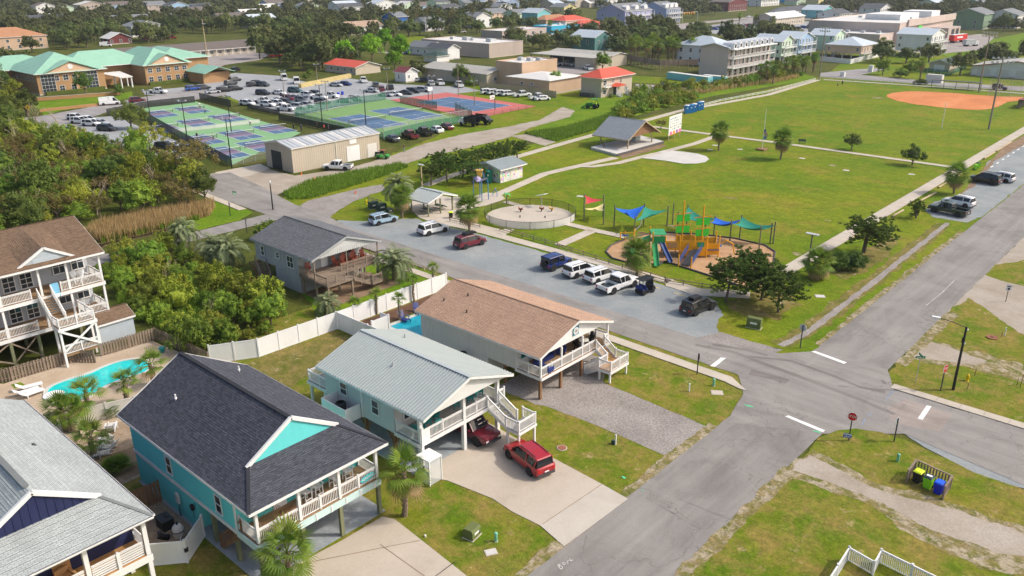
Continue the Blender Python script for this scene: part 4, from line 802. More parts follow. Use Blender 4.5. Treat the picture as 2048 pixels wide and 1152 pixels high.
# ---- old grey house on stilts
T=Thing('stilt_house','weathered grey house with grey shingle roof and wide wooden deck','house',(-83,55.1,0),world=True);keep(-83,55.1,9.0)
roof_gable(T,-89.0,-76.0,50.0,60.2,5.0,6.75,'x','shingle_grey',trim='aged_grey',under='aged_grey')
wallbox(T,-88.6,-79.4,50.4,59.8,2.3,4.95,'aged_grey');battens(T,'-y',50.4,-88.6,-79.4,2.3,4.9,'aged_grey',.55);wallbox(T,-84.5,-79.4,50.42,59.7,.03,2.3,'aged_grey','lower_wall')
T.part('gable',MB().prism([(50.3,4.9),(59.9,4.9),(55.1,6.55)],-76.4,-76.25,axis='x'),'blue_grey');battens(T,'+x',-76.25,52.0,58.2,4.95,5.55,'blue_grey',.3);T.part('gable',MB().prism([(50.4,4.9),(59.8,4.9),(55.1,6.55)],-88.5,-88.4,axis='x'),'aged_grey')
win(T,'-y',50.36,-86.9,3.1,.8,1.3);win(T,'-y',50.36,-83.6,3.5,.8,.8);win(T,'-y',50.36,-81.0,2.9,1.4,1.5,cols=2);win(T,'+x',-79.36,52.0,3.4,.9,1.0);T.part('door',box(-79.4,-79.32,53.5,54.5,2.5,4.6),WP);win(T,'+x',-79.36,57.3,3.2,1.8,1.3,cols=3)
decking(T,-79.4,-76.2,50.4,59.9,2.5,WG,'y');T.part('rim_board',box(-79.4,-76.15,50.33,59.97,2.2,2.45),WG)
posts(T,[(-76.35,50.5),(-76.35,55.1),(-76.35,59.8)],2.5,4.9,.12,WG,'porch_post');posts(T,[(x,y)for x in(-76.4,-79)for y in(50.6,53.8,57,59.7)]+[(-88.3,50.6),(-86.2,50.6)],.03,2.3,.2,WG,'pile')
rail(T,(-79.3,50.5),(-76.3,50.5),2.5,m=WG,gap=.16);rail(T,(-76.3,54.2),(-76.3,59.8),2.5,m=WG,gap=.16,ends=(1,1));rail(T,(-79.3,59.8),(-76.3,59.8),2.5,m=WG,gap=.16,ends=(1,0))
decking(T,-76.15,-73.9,50.4,54.2,2.3,WG,'y');posts(T,[(-74.1,50.6),(-74.1,54.0)],.03,2.1,.18,WG,'pile');rail(T,(-74.0,50.5),(-74.0,53.0),2.3,m=WG,gap=.16);rail(T,(-76.2,50.5),(-74.1,50.5),2.3,m=WG,gap=.16,ends=(0,0))
stairs(T,(-74.5,54.2,2.3),(-74.5,56.6,1.0),1.2,WG,WG,gap=.2);decking(T,-75.2,-73.6,56.6,58.2,1.0,WG,'x');rail(T,(-73.7,56.7),(-73.7,58.1),1.0,m=WG,gap=.16)
stairs(T,(-87.2,50.0,2.3),(-84.6,49.2,0.1),1.1,WG,WG,gap=.25);stairs(T,(-88.7,49.9,2.3),(-86.2,49.9,.1),1.0,'wood_brown','wood_brown',rails=False)
sheet('patio',[(-79.2,50.5),(-73,50.5),(-73,60.4),(-79.2,60.4)],0.05,'brown_dirt')
for i in range(6):tall_chair((-78.4+.5*(i%2),55.0+i*.75,2.5),R_(10*(-1)**i),'%s red-brown porch rocker from the door on the weathered deck'%('first','second','third','fourth','fifth','last')[i],'red_poly','red-brown rockers on the weathered deck',.5)
tall_chair((-78.7,51.2,2.5),R_(-30),'red-brown porch rocker alone at the near end of the weathered deck','red_poly','red-brown rockers on the weathered deck',.5)
ac_unit((-83.4,48.8,1.0),'black air conditioner on a wooden stand beside the weathered house',BM)
A=Thing('unit_stand','wooden stand carrying the black air conditioner','stand',(-83.4,48.8,0));A.part('platform',box(-.7,.7,-.6,.6,.88,.99),WG)
for sx in(-.6,.6):
 for sy in(-.5,.5):A.part('leg',box(sx-.05,sx+.05,sy-.05,sy+.05,0,.88),WG)
A=Thing('picnic_table','grey wooden picnic table under the weathered house deck','table',(-75.4,58.9,.06),R_(20));A.part('table_top',box(-.4,.4,-.9,.9,.7,.75),WG)
for s in(-1,1):A.part('bench',box(s*.75-.13,s*.75+.13,-.9,.9,.42,.46),WG);A.part('leg_frame',MB().bar((-.7,s*.6,0),(.3,s*.6,.7),.06).bar((.7,s*.6,0),(-.3,s*.6,.7),.06),WG)
A=Thing('kayak','red kayak lying beside the weathered house stairs','kayak',(-87.5,48.0,.05),R_(75));mb=MB();N=9
for i in range(N):
 a,b=i/N,(i+1)/N;wa,wb=.36*math.sin(math.pi*min(max(a,.03),.97)),.36*math.sin(math.pi*min(max(b,.03),.97));xa,xb=-1.6+3.2*a,-1.6+3.2*b
 for s in(-1,1):mb.quad((xa,0,.02),(xb,0,.02),(xb,s*wb,.26),(xa,s*wa,.26)).quad((xa,s*wa,.26),(xb,s*wb,.26),(xb,0,.34),(xa,0,.34))
A.part('hull',mb,pm('kayak_red',(0.55,0.05,0.03),.35));A.part('cockpit',MB().lathe([(.24,.30),(.26,.345),(.2,.35)],n=12),BM)
# ---- tan-roofed three storey house at the frame's left edge
T=Thing('stilt_house','pale blue three-storey beach house with brown shingle roof and white decks','house',(-90,20,0),world=True);keep(-90,22,12)
X0,X1,Y0,Y1,ZE,ZR=-96.2,-83.6,6,30.7,9.4,12.0;XM=(X0+X1)/2
roof_gable(T,X0,X1,Y0,Y1,ZE,ZR,'y','shingle_brown')
mb=MB();slope(mb,(-84.0,23.0,9.5),(-89.5,23.0,11.8),(-89.5,25.4,11.95),(-84.2,25.4,10.9),.2);slope(mb,(-89.5,27.8,11.8),(-84.0,27.8,9.5),(-84.2,25.4,10.9),(-89.5,25.4,11.95),.2);T.part('gablet_roof',mb,'shingle_brown')
T.part('pediment',MB().prism([(23.2,9.55),(27.6,9.55),(25.4,10.8)],-84.35,-84.2,axis='x'),'pale_blue');siding(T,'+x',-84.19,24.2,26.6,9.6,10.2,'pale_blue',.15)
for s in(-1,1):T.part('rake_board',MB().bar((-84.12,25.4,10.98),(-84.12,25.4+s*2.6,9.5),.14,.24),WP)
wallbox(T,-95.6,-87.4,6.5,30.2,2.9,9.35,'house_grey');gable_wall(T,'y',30.2,-95.6,-84.2,9.3,11.7,'pale_blue');wallbox(T,-95.6,-90,8,30,.03,2.9,'brick','lower_wall')
for z in(6.25,3.0):
 for y in(14.2,16.2,18.2,20.0,27.4,29.2):win(T,'+x',-87.36,y,z+.75,1.3,1.6,cols=2)
 for y in(22.6,24.2):win(T,'+x',-87.36,y,z+.1,1.2,2.1,cols=2,rows=4,name='french_door')
 decking(T,-87.4,-84.0,6.5,30.3,z,'wood_deck','y');T.part('rim_board',box(-84.03,-83.95,6.5,30.4,z-.4,z-.04),WP);T.part('rim_board',box(-87.4,-84.0,30.3,30.38,z-.4,z-.04),WP)
 for a,b in((12,16.6),(16.8,20.6),(20.8,23.4),(26.2,30.2))if z>5 else((12,16.6),(16.8,20.6),(20.8,23.4),(27.4,30.2)):rail(T,(-84.1,a),(-84.1,b),z,maxp=3)
 rail(T,(-87.3,30.2),(-84.2,30.2),z,ends=(0,0))
posts(T,[(-84.15,y)for y in(12,16.7,20.7,24.4,27.0,30.2)],2.7,9.35,.2,WP,'porch_post');posts(T,[(-84.15,y)for y in(12,16.7,20.7,23.2,27.2,30.2)]+[(-88.5,y)for y in(16.7,23.2,27.2,30.1)],.03,2.65,.28,'wood_green','pile')
for a,b in((16.7,20.7),(20.7,23.2),(27.2,30.2)):
 T.part('brace',MB().bar((-84.15,a,.3),(-84.15,b,2.5),.12),WG);T.part('brace',MB().bar((-84.05,b,.3),(-84.05,a,2.5),.12),WG)
stairs(T,(-84.0,24.6,6.2),(-81.4,24.6,4.1),1.2,'wood_deck',WP);decking(T,-81.4,-80.0,23.9,27.4,4.1,'wood_deck','y')
T.part('rim_board',box(-81.45,-79.92,23.82,27.48,3.75,4.06),WP);rail(T,(-80.05,24),(-80.05,27.3),4.1);rail(T,(-81.4,24),(-80.1,24),4.1,ends=(0,0));rail(T,(-83.9,27.3),(-80.1,27.3),4.1,ends=(0,0))
posts(T,[(-80.1,24),(-80.1,27.3),(-81.3,24),(-81.3,27.3)],.03,3.8,.2,WP,'stair_post');T.part('brace',MB().bar((-80.0,24,1.6),(-80.0,27.3,3.8),.06,.2),WP);T.part('brace',MB().bar((-79.9,27.3,1.6),(-79.9,24,3.8),.06,.2),WP)
decking(T,-81.4,-80.0,23.9,27.4,1.3,'wood_deck','y');rail(T,(-80.05,24),(-80.05,27.3),1.3,ends=(0,0));stairs(T,(-81.3,26.6,4.1),(-83.9,26.6,2.9),1.2,'wood_deck',WP,rails=False)
TW=Thing('beach_towel','light blue beach towel hung over the white upper deck railing','towel',(-83.98,25.6,6.2));mb=MB()
for i in range(6):mb.quad((.02+.03*math.sin(i*1.3),-.4+i*.13,-.35),(.02+.03*math.sin(i*1.3+1.3),-.27+i*.13,-.35),(.0,-.27+i*.13,1.05),(.0,-.4+i*.13,1.05))
TW.part('drape',mb,'towel_blue');TW.part('fold',box(-.22,.0,-.38,.36,1.04,1.07),'towel_blue')
for i,(y,z)in enumerate(((15.2,6.25),(17.4,6.25),(19.2,6.25),(29.0,6.25),(28.2,6.25),(28.6,3.0))):tall_chair((-85.6,y,z),R_(5*i-10),'white deck chair on the three-storey house, %s'%('first on the upper deck from the left','second on the upper deck from the left','third on the upper deck from the left','by the upper right corner post','fourth on the upper deck','on the lower deck')[i],PL_,'white chairs on the three-storey decks',.45)
S=Thing('garden_shed','small pale blue shed with brown shingle gable roof behind the fence','shed',(-84.2,30.0,0),world=True);keep(-84.2,30,2.5)
roof_gable(S,-86.2,-82.4,28.1,32.1,2.3,3.1,'y','shingle_brown');wallbox(S,-86.0,-82.6,28.3,31.9,.03,2.25,'pale_blue');siding(S,'+x',-82.6,28.3,31.9,.1,2.2,'pale_blue',.2);S.part('gable',MB().prism([(-86,2.2),(-82.6,2.2),(-84.3,2.95)],28.3,28.4,axis='y'),'pale_blue')
S.part('double_door',box(-85.2,-83.4,28.22,28.3,.1,2.0),WP);S.part('corner_board',box(-82.68,-82.55,28.24,28.36,.05,2.25),WP)
# ================================================================ PLANTS
rnd=random.Random(11)
def rv():
 while True:
  v=Vector((rnd.uniform(-1,1),rnd.uniform(-1,1),rnd.uniform(-1,1)))
  if.01<v.length<1:return v.normalized()
def leafquad(mb,p,n,s,asp=0.6):
 t=n.cross(rv());
 if t.length<.01:return
 t.normalize();b=n.cross(t)*s*asp;t=t*s
 mb.add([p-t,p-b*.7,p+t,p+b*.7],[(0,1,2,3)])
def crown(mb,c,R,H,clumps,per,leaf,low=-.25,lump=.3,core=True,jitter=.35):
 c=Vector(c);seed=rnd.random()*50
 for i in range(clumps):
  while True:
   d=rv()
   if d.z>low:break
  k=(1+lump*noise.noise(d*1.7+Vector((seed,0,0))))*rnd.uniform(.62,1.0)
  q=c+Vector((d.x*R*k,d.y*R*k,d.z*H*k));cr=R*rnd.uniform(.16,.30)
  for j in range(per):
   e=rv();e.z=e.z*.8+.12;p=q+e*cr*rnd.uniform(.45,1.05)
   n=(e+rv()*.55+Vector((.18,.16,.55))).normalized();leafquad(mb,p,n,leaf*rnd.uniform(.6,1.3))
 if core:
  n=7;prof=[(.02,-.3),(.5,-.15),(.62,.1),(.5,.4),(.22,.62),(.02,.66)]
  mb.lathe([(r*R,z*H)for r,z in prof],c,n)
def limbs(mb,h,r,n,spread,top):
 mb.tube([(0,0,-.1),(r*.3,r*.2,h*.5),(0,r*.4,h)],[r*1.25,r,r*.8],7)
 for i in range(n):
  a=i*6.283/n+rnd.uniform(-.4,.4);e=(math.cos(a)*spread,math.sin(a)*spread,top*rnd.uniform(.75,1))
  m=(e[0]*.5,e[1]*.5,h+(e[2]-h)*.35);mb.tube([(0,0,h*.8),m,e],[r*.6,r*.4,r*.12],5)
TREEMESH={}
def tree_meshes(key,n,R,H,trunk_h,tr,clumps,per,leaf,leafmat,bark='bark',low=-.25,lump=.35,nl=4,core=True):
 L=[]
 for i in range(n):
  k=rnd.uniform(.88,1.12);mb=MB();crown(mb,(0,0,trunk_h+H*.35),R*k,H*.65,clumps,per,leaf,low,lump,core)
  t=MB();limbs(t,trunk_h,tr,nl,R*.55,trunk_h+H*.5)
  L.append((mb.mesh('crown',leafmat),t.mesh('trunk',bark)))
 TREEMESH[key]=L
tree_meshes('oak',6,3.0,4.6,1.6,.22,64,58,.21,'leaf_oak',lump=.55)
tree_meshes('oakfar',5,3.6,5.4,2.0,.28,56,26,.46,'leaf_oak_far',lump=.5)
tree_meshes('scrub',6,2.5,3.4,1.2,.14,50,54,.17,'leaf_scrub',low=-.4,lump=.7,core=False)
tree_meshes('rusty',4,2.6,3.0,1.6,.16,42,46,.16,'leaf_rust',low=-.1,lump=.8,core=False)
tree_meshes('green',4,2.3,3.6,1.0,.14,54,54,.17,'leaf_shrub',low=-.5,lump=.5)
tree_meshes('bright',3,4.2,7.5,2.6,.3,80,40,.36,'leaf_bright',low=-.5)
tree_meshes('bush',6,1.5,1.9,.15,.08,44,50,.12,'leaf_shrub',low=-.2,lump=.7)
tree_meshes('bushyellow',4,1.6,2.1,.15,.08,44,50,.12,'leaf_scrub',low=-.2,lump=.7)
tree_meshes('clipped',3,1.2,1.7,.05,.06,60,40,.09,'leaf_oak',low=-.3,lump=.1)
def tree(key,loc,s,label,group=None,name='tree',cat='tree',rz=None,sz=None,i=None):
 L=TREEMESH[key];c,t=L[rnd.randrange(len(L))if i is None else i]
 T=Thing(name,label,cat,(loc[0],loc[1],0),rnd.uniform(0,6.28)if rz is None else rz,group)
 T.o.scale=(s,s*rnd.uniform(.85,1.15),(sz or s*rnd.uniform(.8,1.3)))
 link('crown',c,T.o);link('trunk',t,T.o);return T
 # --- palms
def frond_mesh(kind,m):
 mb=MB()
 if kind=='fan':
  mb.bar((0,0,0),(.75,0,.08),.035,.02)
  for i in range(13):
   a=R_(-70+140*i/12);L=1.1*(1-.3*abs(i-6)/6);d=Vector((math.cos(a),math.sin(a),0));w=Vector((-d.y,d.x,0))*.045
   p0=Vector((.72,0,.08));p1=p0+d*L*.55+Vector((0,0,.06));p2=p0+d*L+Vector((0,0,-.16))
   mb.add([p0,p1-w,p1+w],[(0,1,2)]);mb.add([p1-w,p2,p1+w],[(0,1,2)])
 else:
  pts=[Vector((.0,0,0)),Vector((.5,0,.42)),Vector((1.1,0,.55)),Vector((1.6,0,.25)),Vector((1.9,0,-.25))]
  for a,b in zip(pts,pts[1:]):mb.bar(a,b,.035,.02)
  for k in range(22):
   t=.3+k/22*3.65;i=min(3,int(t));p=pts[i].lerp(pts[i+1],t-i);L=.5*(1-.12*abs(t-2))
   for s in(-1,1):mb.add([p,p+Vector((.10,s*L*.5,.14)),p+Vector((.22,s*L,-.06)),p+Vector((.12,s*L*.45,.06))],[(0,1,2,3)])
 return mb
FAN,FEATHER=frond_mesh('fan',None),frond_mesh('feather',None)
FAN_ME=FAN.mesh('frond','leaf_palm');FAN_DEAD=FAN.mesh('frond','leaf_dead');FEA_ME=FEATHER.mesh('frond','leaf_pindo')
def palm_trunk(h,r,boots=True):
 t=MB();n=max(4,int(h/.35));pts=[(.10*math.sin(i/n*2),.06*math.cos(i),h*i/n-.08)for i in range(n+1)]
 t.tube(pts,[r*(1.25-.3*i/n)for i in range(n+1)],8)
 if boots:
  for i in range(int(h*16)):
   z=h*(i/(h*16));a=i*2.4;x,y=math.cos(a)*r*1.1,math.sin(a)*r*1.1
   t.add([(x*.8-y*.5,y*.8+x*.5,z),(x*.8+y*.5,y*.8-x*.5,z),(x*1.35,y*1.35,z+.22)],[(0,1,2)])
 return t
def palm(loc,h,s,label,kind='fan',near=True,group=None,n=34,name='palm_tree',dead=.12,trunk_r=.16,up=80,down=-55):
 T=Thing(name,label,'palm tree',loc,rnd.uniform(0,6.28),group)
 T.part('trunk',palm_trunk(h,trunk_r),'bark_palm')
 src=FAN if kind=='fan' else FEATHER;live,deadm=(FAN_ME,FAN_DEAD)if kind=='fan' else(FEA_ME,FEA_ME)
 top=Vector((.10*math.sin(2),0,h-.05));mb,md=MB(),MB()
 for i in range(n):
  t=(i+.5)/n;pit=R_(up+(down-up)*t**.85+rnd.uniform(-10,10));az=i*2.39996+rnd.uniform(-.25,.25);k=s*rnd.uniform(.85,1.12)
  isd=t>1-dead
  if near:
   o=link('frond',deadm if isd else live,T.o,tuple(top-Vector((0,0,.15*t))));o.rotation_euler=(rnd.uniform(-.4,.4),-pit,az);o.scale=(k,)*3
  else:
   M=Matrix.Translation(top-Vector((0,0,.15*t)))@Matrix.Rotation(az,4,'Z')@Matrix.Rotation(-pit,4,'Y')@Matrix.Scale(k,4)
   (md if isd else mb).add([M@Vector(v)for v in src.v],src.f)
 if not near:
  T.part('crown',mb,'leaf_palm' if kind=='fan' else 'leaf_pindo')
  if md.v:T.part('dead_fronds',md,'leaf_dead')
 return T
PALMC={}
def palm_far(loc,h,s,label,group,dark=False):
 k=(round(h),dark)
 if k not in PALMC:
  c,d=MB(),MB()
  for i in range(42):
   t=(i+.5)/42;pit=R_(75-150*t**.9+rnd.uniform(-12,12));M=Matrix.Translation((.09,0,h-.1-.3*t))@Matrix.Rotation(i*2.4,4,'Z')@Matrix.Rotation(-pit,4,'Y')@Matrix.Scale(rnd.uniform(.95,1.2),4)
   (d if t>.8 else c).add([M@Vector(v)for v in FAN.v],FAN.f)
  PALMC[k]=(c.mesh('crown','leaf_palm'),d.mesh('dead_fronds','leaf_dead'),palm_trunk(h,.17).mesh('trunk','bark_palm'))
 T=Thing('palm_tree',label,'palm tree',(loc[0],loc[1],0),rnd.uniform(0,6.28),group);c,d,t=PALMC[k]
 T.o.scale=(s,s,s);link('crown',c,T.o);link('dead_fronds',d,T.o);link('trunk',t,T.o);return T
 # --- spreading pines
def pine(loc,h,R,label,lean=(0,0),tiers=5,group=None,dens=1.0,name='pine_tree',stems=1):
 T=Thing(name,label,'pine tree',loc,rnd.uniform(0,6.28),group);t=MB();c=MB()
 top=Vector((lean[0],lean[1],h*.92))
 for st in range(stems):
  o=Vector((rnd.uniform(-.5,.5),rnd.uniform(-.5,.5),0))*(st>0)*R*.6
  mid=o+Vector((lean[0]*.35+.2,lean[1]*.35-.15,h*.5));t.tube([o+Vector((0,0,-.1)),mid,top+o*.7],[.17,.12,.04],7)
  for i in range(int(tiers*4)):
   f=.34+.66*(i+rnd.random())/(tiers*4);p=mid.lerp(top+o*.7,(f-.5)*2)if f>.5 else o.lerp(mid,f*2)
   a=i*2.4+rnd.uniform(-.5,.5);L=R*(1.08-.55*f**2)*rnd.uniform(.55,1.05);e=p+Vector((math.cos(a)*L,math.sin(a)*L,rnd.uniform(-.1,.5)*L))
   t.tube([p,p.lerp(e,.6)+Vector((0,0,-.08*L)),e],[.05,.03,.015],4)
   for k in range(int((3+L*2.2)*dens)):
    q=p.lerp(e,rnd.uniform(.35,1.08))+Vector((rnd.uniform(-.55,.55),rnd.uniform(-.55,.55),rnd.uniform(-.3,.5)))
    for j in range(24):
     d=rv();d.z=abs(d.z)*.9+.1;d.normalize();w=d.cross(rv()).normalized()*.045;l=rnd.uniform(.22,.38)
     c.add([q+d*.03-w,q+d*.03+w,q+d*l+w*.6,q+d*l-w*.6],[(0,1,2,3)])
 T.part('trunk',t,'bark');T.part('crown',c,'leaf_pine');return T
def bare_tree(loc,h,label,group,seed):
 rr=random.Random(seed);T=Thing('dead_tree',label,'dead tree',loc,rr.uniform(0,6),group);mb=MB()
 def grow(p,d,L,r,lv):
  q=p+d*L;mb.cyl(p,q,r,r*.65,5,lv==0)
  if lv<4:
   for k in range(2 if lv else 3):
    a=rr.uniform(0,6.28);e=(d+Vector((math.cos(a),math.sin(a),rr.uniform(-.1,.5)))*.55).normalized();grow(p+d*L*rr.uniform(.65,1),e,L*rr.uniform(.55,.8),r*.6,lv+1)
 grow(Vector((0,0,-.1)),Vector((rr.uniform(-.12,.12),rr.uniform(-.12,.12),1)).normalized(),h*.42,h*.018,0)
 T.part('trunk',mb,'bark_dead');return T
 # --- grass and reeds
def inside(p,poly):
 x,y=p;c=False;n=len(poly);j=n-1
 for i in range(n):
  if(poly[i][1]>y)!=(poly[j][1]>y)and x<(poly[j][0]-poly[i][0])*(y-poly[i][1])/(poly[j][1]-poly[i][1])+poly[i][0]:c=not c
  j=i
 return c
def scatter(poly,n,tries=40):
 xs=[p[0]for p in poly];ys=[p[1]for p in poly];out=[]
 for _ in range(n*tries):
  if len(out)>=n:break
  p=(rnd.uniform(min(xs),max(xs)),rnd.uniform(min(ys),max(ys)))
  if inside(p,poly):out.append(p)
 return out
def spaced(poly,d,cap=2000):
 xs=[p[0]for p in poly];ys=[p[1]for p in poly];cells={};out=[]
 A=(max(xs)-min(xs))*(max(ys)-min(ys))
 for _ in range(int(min(60000,A/d/d*9))):
  p=(rnd.uniform(min(xs),max(xs)),rnd.uniform(min(ys),max(ys)))
  if not inside(p,poly):continue
  k=(int(p[0]//d),int(p[1]//d))
  if any((p[0]-q[0])**2+(p[1]-q[1])**2<d*d for a in(-1,0,1)for b in(-1,0,1)for q in cells.get((k[0]+a,k[1]+b),())):continue
  cells.setdefault(k,[]).append(p);out.append(p)
  if len(out)>=cap:break
 return out
def blades(name,poly,n,h,w,m,label,cat,lean=.3,z=0.0,tuft=3,avoid=None):
 mb=MB()
 for p in scatter(poly,n):
  if avoid and inside(p,avoid):continue
  for k in range(tuft):
   x,y=p[0]+rnd.uniform(-.15,.15),p[1]+rnd.uniform(-.15,.15);a=rnd.uniform(0,6.28);hh=h*rnd.uniform(.6,1.25);lx,ly=rnd.uniform(-lean,lean)*hh,rnd.uniform(-lean,lean)*hh;cx,cy=math.cos(a)*w,math.sin(a)*w
   mb.add([(x-cx,y-cy,z),(x+cx,y+cy,z),(x+lx*.4+cx*.8,y+ly*.4+cy*.8,z+hh*.6),(x+lx*.4-cx*.8,y+ly*.4-cy*.8,z+hh*.6),(x+lx,y+ly,z+hh)],[(0,1,2,3),(3,2,4)])
 o=link(name,mb.mesh(name,m));tag(o,label,cat,None,'stuff');return o
 # ================================================================ YARDS AROUND THE NEAR HOUSES
def picket_fence(name,pts,h,label,m=WG,gate=None,bw=0.14,cat='fence',both=True):
 T=Thing(name,label,cat,(pts[0][0],pts[0][1],0),world=True)
 pm_=box(-.05,.05,-.05,.05,0,h+.05).mesh('post',m)
 for a,b in zip(pts,pts[1:]):
  a,b=Vector(a),Vector(b);L=(b-a).length;n=max(1,round(L/2.3));d=(b-a).normalized();nn=Vector((-d.y,d.x))
  for i in range(n):
   p,q=a.lerp(b,i/n),a.lerp(b,(i+1)/n);T.inst('post',pm_,(p.x,p.y,0));mb=MB()
   for z in(.35,h-.3):T.part('fence_rail',MB().bar((p.x,p.y,z),(q.x,q.y,z),.05,.09),m)
   k=int((q-p).length/bw)
   for j in range(k):
    c=p.lerp(q,(j+.5)/k)+nn*(.045 if(j%2 or not both)else-.045);mb.bar((c.x,c.y,.03),(c.x,c.y,h+.03*((j*7)%3-1)),bw*.42*2,.02,up=(nn.x,nn.y,0))
   T.part('boards',mb,m)
  T.inst('post',pm_,(b.x,b.y,0))
 return T
def vinyl_fence(name,pts,h,label,bay=2.4,m='white_vinyl'):
 T=Thing(name,label,'fence',(pts[0][0],pts[0][1],0),world=True);pme=box(-.065,.065,-.065,.065,0,h+.06).box(-.08,.08,-.08,.08,h+.06,h+.1).mesh('post',m)
 for a,b in zip(pts,pts[1:]):
  a,b=Vector(a),Vector(b);L=(b-a).length;n=max(1,round(L/bay));ang=math.atan2((b-a).y,(b-a).x);s=L/n
  me=box(.05,s-.05,-.02,.02,.06,h-.02).box(.05,s-.05,-.035,.035,h-.12,h).box(.05,s-.05,-.035,.035,.04,.16).mesh('panel',m)
  for i in range(n):
   p=a.lerp(b,i/n);T.inst('post',pme,(p.x,p.y,0),rz=ang);T.inst('panel',me,(p.x,p.y,0),rz=ang)
  T.inst('post',pme,(b.x,b.y,0),rz=ang)
 return T
vinyl_fence('vinyl_fence',[(-70.2,33.6),(-68.0,37.6),(-67.7,46.9),(-67.5,62.9)],2.0,'long white vinyl fence behind the near houses')
vinyl_fence('vinyl_fence',[(-67.5,47.0),(-57.6,47.1)],2.0,'white vinyl fence between the lawn and the small blue pool')
S=Thing('shower_stall','white vinyl outdoor shower stall beside the small blue pool','shower',(-62.9,49.0,0));S.part('screen',box(-.04,.04,-1.1,1.1,.1,2.0).box(-1.3,-.04,1.02,1.1,.1,2.0),'white_vinyl');S.part('post',box(-.09,.09,1.02,1.18,0,2.1),'white_vinyl');S.part('post',box(-.09,.09,-1.18,-1.02,0,2.1),'white_vinyl');S.part('bench',box(-1.2,-.7,-.9,-.5,.4,.46).box(-1.15,-1.1,-.85,-.55,.03,.4).box(-.8,-.75,-.85,-.55,.03,.4),WG)
sheet('mulch_bed',[(-67.3,47.3),(-62.4,47.3),(-64.6,51.2),(-65.3,62),(-67.3,62)],0.035,'mulch',0.2)
sheet('turf',[(-65.2,51.4),(-58,51.4),(-58,60),(-65.2,60)],0.033,'lawn_fresh')
P=Thing('swimming_pool','small rectangular blue pool behind the tan-roofed house','pool',(-61,54,0),world=True);P.part('coping',box(-64.4,-57.9,50.6,51.0,.03,.12).box(-64.4,-63.9,51.0,58.2,.03,.12).box(-58.3,-57.8,51,58.2,.03,.12).box(-64.4,-57.8,58.2,58.6,.03,.12),'concrete_pale');P.part('water',box(-63.9,-58.3,51.0,58.2,.03,.075),'pool_deep')
def recliner(loc,rz,label,m,group):
 C=Thing('lounge_chair',label,'chair',loc,rz,group)
 for s in(-.3,.3):C.part('side_rail',MB().bar((-.6,s,.12),(.9,s,.34),.05,.09),m);C.part('leg',MB().bar((.7,s,0),(.75,s,.34),.07),m)
 mb=MB()
 for i in range(7):mb.bar((-.35+i*.16,-.3,.22+i*.022),(-.35+i*.16,.3,.22+i*.022),.13,.02)
 C.part('seat',mb,m);mb=MB()
 for i in range(5):mb.bar((-.4,-.24+i*.12,.2),(-.95,-.28+i*.14,.95),.11,.02,up=(1,0,0))
 C.part('backrest',mb,m)
 for s in(-.42,.42):C.part('armrest',MB().bar((-.55,s,.56),(.35,s,.56),.12,.025),m);C.part('leg',MB().bar((.25,s,0),(.28,s,.55),.07),m)
 return C.o
recliner((-63.9,52.6+.5,.04),R_(-10),'blue reclining chair on the turf nearer the shower stall','blue_poly','blue chairs by the small pool');recliner((-64.4,55.6,.04),R_(-20),'blue reclining chair on the turf nearer the street','blue_poly','blue chairs by the small pool')
for i,(p,hh)in enumerate((((-64.29,52.86),2.6),((-67.58,52.18),2.5),((-67.31,57.51),2.7),((-69.31,62.36),2.4),((-68.19,49.79),2.0))):palm(p,hh,.62,'%s slender young palm from the shower stall along the white fence'%('nearest','second','third','fourth','last')[i],n=16,trunk_r=.11,dead=0,down=-10,group='young palms along the white fence')
sheet('patio',[(-84,16),(-81,18.6),(-81,26),(-79.9,32.3),(-73.6,33.0),(-70.5,31.5),(-63,31),(-63,13),(-80,12)],0.03,'patio_tan',0.1)
sheet('bare_earth',[(-81,19),(-80.2,26.5),(-79.6,32.2),(-78.6,32.0),(-79.2,26),(-79.8,19)],0.036,'sand',0.3,0.4)
picket_fence('board_fence',[(-82.6,15),(-81.1,19.4),(-80.7,25.0)],1.4,'weathered board fence at the left end of the pool patio');picket_fence('board_fence',[(-80.0,27.3),(-79.7,32.7),(-73.2,33.3),(-70.2,33.4)],1.4,'weathered board fence at the far corner of the pool patio')
g=picket_fence('gate',[(-80.5,25.0),(-79.0,26.2)],1.4,'weathered board gate standing open by the pool patio',cat='gate');g.part('brace',MB().bar((-80.46,24.95,.2),(-78.96,26.15,1.2),.06,.1),WG)
PT=[(-76.76,21.04),(-77.20,21.95),(-77.12,23.49),(-76.89,24.78),(-77.38,26.17),(-77.41,27.89),(-76.92,28.91),(-75.95,29.62),(-74.57,29.51),(-73.56,28.98),(-73.21,28.18),(-73.57,26.89),(-73.52,25.46),(-73.21,24.17),(-72.36,23.15),(-72.41,21.64),(-73.04,20.59),(-74.42,20.35),(-75.88,20.54)]
P=Thing('swimming_pool','freeform turquoise pool with white coping in the tan patio','pool',(-75.5,25,0),world=True)
cx=sum(p[0]for p in PT)/len(PT);cy=sum(p[1]for p in PT)/len(PT)
def smooth(pts,it=2):
 for _ in range(it):pts=[q for a,b in zip(pts,pts[1:]+pts[:1])for q in((a[0]*.75+b[0]*.25,a[1]*.75+b[1]*.25),(a[0]*.25+b[0]*.75,a[1]*.25+b[1]*.75))]
 return pts
PT=smooth(PT);mb=MB();mb.poly([(x,y,.05)for x,y in PT][::-1]);mb.f[-1]=mb.f[-1]if True else None;P.part('water',mb,'pool_water')
mb=MB();n=len(PT)
